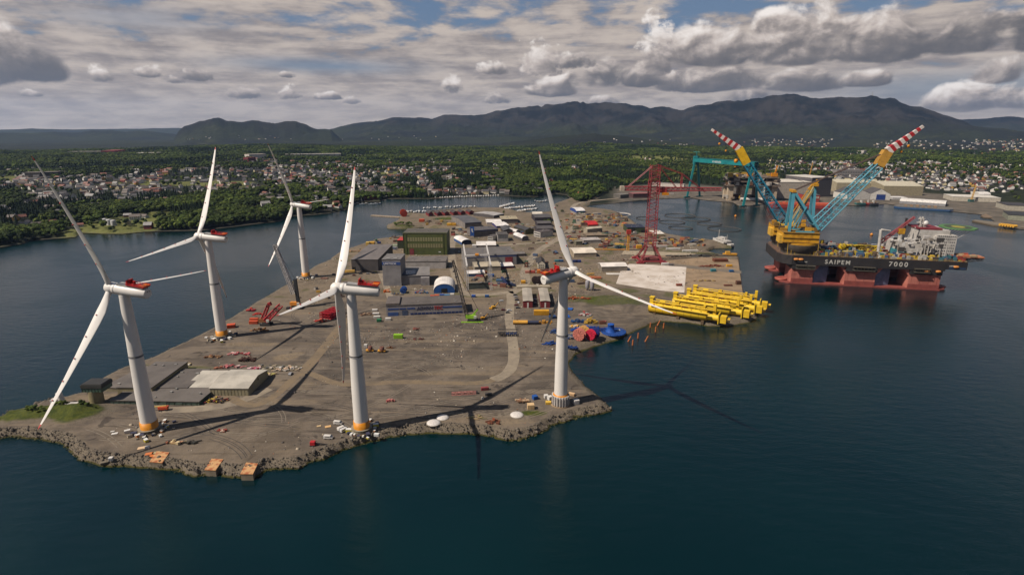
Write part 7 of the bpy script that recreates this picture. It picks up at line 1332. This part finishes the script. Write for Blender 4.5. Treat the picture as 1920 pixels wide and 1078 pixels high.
for rank, i in enumerate(order):
    s = rh.randrange(4) if rh.random() > .1 else 3; wc = rh.choices(range(5), [w_[2] for w_ in WCOL])[0]; rc_ = rh.choices(range(4), [w_[2] for w_ in RCOL])[0]; rz = rh.gauss(.25, .5)+rh.choice([0, 0, 1.57]); sc = rh.uniform(.95, 1.3)
    l, w, h, rs_ = SH[s]
    if rank < 300:
        if s not in HC:
            wl, rf, wn = house_parts(l, w, h, rs_); HC[s] = (wl, rf, wn, {})
        wl, rf, wn, mc = HC[s]
        for kk, mm in ((('w', wc), wl), (('r0', rc_), rf[0]), (('r1', rc_), rf[1]), (('n', 0), wn)):
            if kk not in mc: mc[kk] = mm.mesh({'w': 'wall', 'r': 'roof', 'n': 'window'}[kk[0][0]], cm(WCOL[wc][0]) if kk[0] == 'w' else cm(RCOL[rc_][0]) if kk[0][0] == 'r' else m_win)
        t = thing('house', f'{["small","two storey","tall narrow","long"][s]} {WCOL[wc][1]} house with {RCOL[rc_][1]} roof {TOWN[hk[i]][5]}', 'house', (hx[i], hy[i], hz0[i]), rz, 'houses across the channel'); t.scale = (sc, sc, sc)
        link('wall', mc[('w', wc)], t); link('roof', mc[('r0', rc_)], t); link('roof', mc[('r1', rc_)], t); link('window', mc[('n', 0)], t, kind='stuff')
    else:
        l, w, h, rs_ = l*sc, w*sc, h*sc, rs_*sc; co, si = math.cos(rz), math.sin(rz)
        P_ = [(-l/2, -w/2, -3), (l/2, -w/2, -3), (l/2, w/2, -3), (-l/2, w/2, -3), (-l/2, -w/2, h), (l/2, -w/2, h), (l/2, w/2, h), (-l/2, w/2, h), (-l/2-.4, 0, h+rs_), (l/2+.4, 0, h+rs_), (-l/2-.4, -w/2-.5, h-.2), (l/2+.4, -w/2-.5, h-.2), (l/2+.4, w/2+.5, h-.2), (-l/2-.4, w/2+.5, h-.2), (-l/2, 0, h+rs_-.1), (l/2, 0, h+rs_-.1)]
        o = len(SV); SV += [(x*co-y*si+hx[i], x*si+y*co+hy[i], z+hz0[i]) for x, y, z in P_]
        for f, mi in (((0, 1, 5, 4), wc), ((2, 3, 7, 6), wc), ((1, 2, 6, 5), wc), ((3, 0, 4, 7), wc), ((4, 7, 14, 14), wc), ((5, 6, 15, 15), wc), ((10, 11, 9, 8), 5+rc_), ((12, 13, 8, 9), 5+rc_)):
            f = f if f[2] != f[3] else f[:3]; SF.append(tuple(o+q for q in f)); SM.append(mi)
me = bpy.data.meshes.new('far_houses'); me.from_pydata(SV, [], SF)
for c in WCOL: me.materials.append(cm(c[0]))
for c in RCOL: me.materials.append(cm(c[0]))
me.polygons.foreach_set('material_index', np.array(SM, np.int32)); tag(link('far_houses', me), 'countless small houses of the towns beyond the sound', 'houses', kind='stuff')
# trees --------------------------------------------------------------
def tree_mat(name, c1, c2):
    m, N, L, B = nodes_of(name); shader_tools(m); oi = nd('ShaderNodeObjectInfo'); go = nd('ShaderNodeNewGeometry').outputs['Position']; n_ = noi(go, .6, 4, .7); n0_ = noi(go, .006, 4, .6)
    c = mix(sms(n_, .3, .7), al(c1, .68), al(c2, .68)); c = mix(sms(n0_, .4, .65, 0, .55), c, al((30, 38, 22), .68)); hv = nd('ShaderNodeHueSaturation'); L.new(sms(oi.outputs['Random'], 0., 1., .65, 1.45), hv.inputs['Value']); L.new(c, hv.inputs['Color']); L.new(hv.outputs[0], B.inputs['Base Color'])
    B.inputs['Roughness'].default_value = .9; B.inputs['Specular IOR Level'].default_value = .15; MATS[name] = m; return m
TM = [tree_mat('leaf_green', (72, 86, 30), (44, 58, 22)), tree_mat('leaf_dark', (34, 50, 24), (26, 38, 20)), tree_mat('leaf_light', (94, 104, 42), (64, 76, 28))]; m_bark = mat('bark', (80, 66, 52), .9)
def crown(kind, sd_):
    q = random.Random(sd_); m = MB()
    if kind == 1:   # conifer: ragged tiers
        for k in range(6):
            z0 = 1.2+k*1.75; r = 2.6*(1-k/6.6); n = 7; vs = []
            for i in range(n): a = 2*math.pi*i/n+k; rr_ = r*q.uniform(.7, 1.25); vs.append((rr_*math.cos(a), rr_*math.sin(a), z0+q.uniform(-.3, .3)))
            vs.append((q.uniform(-.2, .2), q.uniform(-.2, .2), z0+3.)); m.add(vs, [(i, (i+1) % n, n) for i in range(n)])
    else:
        lobes = [(0, 0, 7., 3.)]+[(q.uniform(-2.4, 2.4), q.uniform(-2.4, 2.4), q.uniform(4, 8.6), q.uniform(1.4, 2.4)) for _ in range(6)]
        for x, y, z, r in lobes: m.ball((x, y, z), r, 6, .85, .28)
        for _ in range(70):
            x, y, z, r = q.choice(lobes); a = q.uniform(0, 6.28); e = q.uniform(-.8, 1.5); d = Vector((math.cos(a)*math.cos(e), math.sin(a)*math.cos(e), math.sin(e)*.85)); c = Vector((x, y, z))+d*r*q.uniform(.95, 1.25); s = q.uniform(.5, .95); u = d.cross(Vector((.3, .5, 1))).normalized()*s; v = d.cross(u).normalized()*s
            m.add([c-u, c+v*.6+d*s*.5, c+u, c-v], [(0, 1, 2, 3)])
    m.sm = [False]*len(m.sm); return m
trunk = MB().tube((0, 0, -2), (.1, 0, 5), .34, .2, n=6).tube((.1, 0, 3), (1.6, .6, 6.4), .16, .07, n=4).tube((.1, 0, 3.6), (-1.4, -.4, 6.8), .15, .07, n=4)
trunk_me = trunk.mesh('trunk', m_bark)
KN = ['broad leafed tree', 'dark conifer', 'pale green tree']; crowns = [[crown(k, 10*k+v).mesh('crown', TM[k]) for v in range(3)] for k in range(3)]
# candidate positions, denser near the shores; meadow and yards left open
def scatter(n, r0, r1, a0, a1, seed):
    g = np.random.default_rng(seed); a = g.uniform(a0, a1, n); r = np.sqrt(g.uniform(r0*r0, r1*r1, n)); return np.sin(a)*r, np.cos(a)*r
def okland(x, y):
    a = np.arctan2(x, y); r = np.hypot(x, y); d = r-shore_r(a); f = 430*sstep(a, PXA(1080), PXA(1200)) + 130*sstep(a, PXA(1540), PXA(1700))
    a0, a1 = PXA(1150), PXA(1310); mead = np.exp(-(((a-(a0+a1)/2)/((a1-a0)*.5))**4))*np.exp(-(((r-2950)/520)**4))
    cl = fbm(x, y, 230, 4, 77); wood = fbm(x, y, 420, 4, 55)
    p = sstep(wood, .36, .50)*.95+.16; p = np.where(d < 90, .95, p); p = np.where((a > PXA(1390)) & (r < 3600), p*.42, p); p = p*(1-sstep(cl, .63, .69)*(r < 2600)*.9)*(1-mead*.96)
    return (d > f*.93+4), p
NT = 150000
X1, Y1 = scatter(NT, 850, 4600, -.80, .80, 1); lnd, pr = okland(X1, Y1)
gh = np.random.default_rng(9); Rr = np.hypot(X1, Y1); okk = lnd & (gh.random(NT) < pr)
# keep off the houses
hcell = set(); 
for x, y in zip(hx, hy):
    for dx in (-1, 0, 1):
        for dy in (-1, 0, 1): hcell.add((int(x//12)+dx, int(y//12)+dy))
in_h = np.array([(int(x//12), int(y//12)) in hcell for x, y in zip(X1, Y1)]); okk &= ~in_h; X1, Y1 = X1[okk], Y1[okk]
# right and left shore belts get extra trees
X2, Y2 = scatter(60000, 850, 2300, -.80, .25, 2); l2, p2 = okland(X2, Y2); a2 = np.arctan2(X2, Y2); d2 = np.hypot(X2, Y2)-shore_r(a2); ok2 = l2 & (d2 < 420) & (gh.random(60000) < p2); X2, Y2 = X2[ok2], Y2[ok2]
in_h = np.array([(int(x//12), int(y//12)) in hcell for x, y in zip(X2, Y2)], bool); X2, Y2 = X2[~in_h], Y2[~in_h]
# behind the far yard: wooded hill
TX = np.concatenate([X1, X2]); TY = np.concatenate([Y1, Y2]); TZ = terrain(TX, TY)
TK = np.where(fbm(TX, TY, 160, 3, 33) > .60, 1, np.where(np.random.default_rng(4).random(len(TX)) < .3, 2, 0)); TS = np.random.default_rng(6).uniform(.75, 1.55, len(TX))*np.where(np.hypot(TX, TY) > 2800, 1.35, 1)
oi_ = np.argsort(np.hypot(TX, TY)); TX, TY, TZ, TK, TS = TX[oi_], TY[oi_], TZ[oi_], TK[oi_], TS[oi_]
vis = np.abs(np.arctan2(TX, TY)) < .74; idx = np.where(vis)[0][:285]; tq_ = random.Random(8)
for i in idx:
    k = int(TK[i]); px_ = 960+CF*TX[i]/(TY[i]*cs); wh = 'left of the foremost turbine blade' if px_ < 130 else 'between the left blades' if px_ < 380 else 'behind the left turbines' if px_ < 640 else 'near the far yards'
    t = thing(['leafy_tree', 'conifer', 'leafy_tree'][k], f'{KN[k]} on the far shore {wh}', 'tree', (TX[i], TY[i], TZ[i]-.3), tq_.uniform(0, 6), 'trees along the far water edge'); t.scale = (TS[i],)*3; link('crown', crowns[k][tq_.randrange(3)], t); link('trunk', trunk_me, t)
# island bushes
bk_ = 0
for px, py, n, s0, lab in ((70, 780, 16, .22, 'on the grassy rock knoll at the left'), (120, 772, 12, .24, 'on the knoll beside the white tank'), (165, 772, 8, .2, 'on the right edge of the knoll'), (757, 424, 16, .5, 'on the little point in the channel'), (1036, 418, 10, .5, 'right of the dark halls'), (1040, 436, 8, .4, 'by the grassy bank'), (1045, 400, 8, .5, 'at the road by the marina'), (1030, 388, 6, .5, 'on the spit beside the marina'), (816, 500, 3, .35, 'before the flat hall'), (842, 500, 2, .35, 'at the yard road'), (945, 400, 3, .4, 'by the marina hall'), (1085, 376, 14, .5, 'along the causeway')):
    for i in range(n):
        g = G(px+tq_.gauss(0, 9 if n > 5 else 4), py+tq_.gauss(0, 1.6)); sdv, _i = poly_sd(np.array([g.x]), np.array([g.y]), ISW)
        if sdv[0] < 2: continue
        k = tq_.choice([0, 2, 1]); t = thing('bush', f'{["green","dark","light green"][k if k else 0]} bush {lab}', 'bush', (g.x, g.y, gz(g.x, g.y)-.2), tq_.uniform(0, 6), 'bushes on the yard island'); s = s0*tq_.uniform(.7, 1.3); t.scale = (s*1.3, s*1.3, s); link('crown', crowns[0 if k == 1 else k][tq_.randrange(3)], t); link('trunk', trunk_me, t)
# the rest of the woods, instanced on points
rest = np.ones(len(TX), bool); rest[idx] = False
def wood(name, sel, meshes, label):
    n = sel.sum(); me = bpy.data.meshes.new(name+'_points'); me.vertices.add(n); me.vertices.foreach_set('co', np.stack([TX[sel], TY[sel], TZ[sel]-.4], -1).astype(np.float32).ravel())
    a = me.attributes.new('sc', 'FLOAT', 'POINT'); a.data.foreach_set('value', TS[sel].astype(np.float32)); b = me.attributes.new('rot', 'FLOAT', 'POINT'); b.data.foreach_set('value', rng.uniform(0, 6.28, n).astype(np.float32))
    o = link(name, me, label=label, cat='forest', kind='stuff')
    ng = bpy.data.node_groups.new(name, 'GeometryNodeTree'); ng.interface.new_socket('Geometry', in_out='INPUT', socket_type='NodeSocketGeometry'); ng.interface.new_socket('Geometry', in_out='OUTPUT', socket_type='NodeSocketGeometry')
    gi = ng.nodes.new('NodeGroupInput'); go = ng.nodes.new('NodeGroupOutput'); ip = ng.nodes.new('GeometryNodeInstanceOnPoints'); oin = ng.nodes.new('GeometryNodeObjectInfo'); oin.transform_space = 'ORIGINAL'
    src = bpy.data.objects.new(name+'_source', meshes); oin.inputs['Object'].default_value = src; oin.inputs['As Instance'].default_value = True
    s = ng.nodes.new('GeometryNodeInputNamedAttribute'); s.data_type = 'FLOAT'; s.inputs[0].default_value = 'sc'; r = ng.nodes.new('GeometryNodeInputNamedAttribute'); r.data_type = 'FLOAT'; r.inputs[0].default_value = 'rot'; cx = ng.nodes.new('ShaderNodeCombineXYZ')
    ng.links.new(gi.outputs[0], ip.inputs['Points']); ng.links.new(oin.outputs['Geometry'], ip.inputs['Instance']); ng.links.new(s.outputs['Attribute'], ip.inputs['Scale']); ng.links.new(r.outputs['Attribute'], cx.inputs[2]); ng.links.new(cx.outputs[0], ip.inputs['Rotation']); ng.links.new(ip.outputs[0], go.inputs[0])
    md = o.modifiers.new('trees', 'NODES'); md.node_group = ng; return o
for k, nm in enumerate(('leafy_forest', 'conifer_forest', 'birch_forest')):
    for v in range(2):
        sel = rest & (TK == k) & (np.arange(len(TX)) % 2 == v); wood(nm, sel, crowns[k][v], ['mixed green woods', 'dark conifer woods', 'pale green birch woods'][k]+' spread over the land beyond the water')
print('TREES', len(TX), 'HOUSES', len(hx))
# parts made of many tiny pieces (rails, bracing, gear) stay joined: mark them
def islands(me):
    n = len(me.vertices); p = list(range(n))
    def f(a):
        while p[a] != a: p[a] = p[p[a]]; a = p[a]
        return a
    for e in me.edges:
        a, b = f(e.vertices[0]), f(e.vertices[1])
        if a != b: p[a] = b
    return len({f(i) for i in range(n)})
_c = {}
for o in list(COL.objects):
    if '_dims' in o: del o['_dims']
    if o.type == 'MESH' and o.parent is not None and not o.get('kind') and len(o.data.vertices) < 40000:
        k = o.data.name
        if k not in _c: _c[k] = islands(o.data)
        if _c[k] > 1: o['kind'] = 'stuff'
# ------------------------------------------------------------------ air
hz = MB(); hz.box(0, 8500, -80, 42000, 21500, 1080)
m_h = bpy.data.materials.new('haze'); m_h.use_nodes = True; t = m_h.node_tree; t.nodes.remove(t.nodes['Principled BSDF'])
pvn = t.nodes.new('ShaderNodeVolumePrincipled'); pvn.inputs['Density'].default_value = 1.5e-5; pvn.inputs['Color'].default_value = (.40, .60, 1., 1); pvn.inputs['Anisotropy'].default_value = .2
t.links.new(pvn.outputs[0], t.nodes['Material Output'].inputs['Volume'])
hz.build('haze', m_h, label='thin bluish haze over the whole sound', kind='stuff')
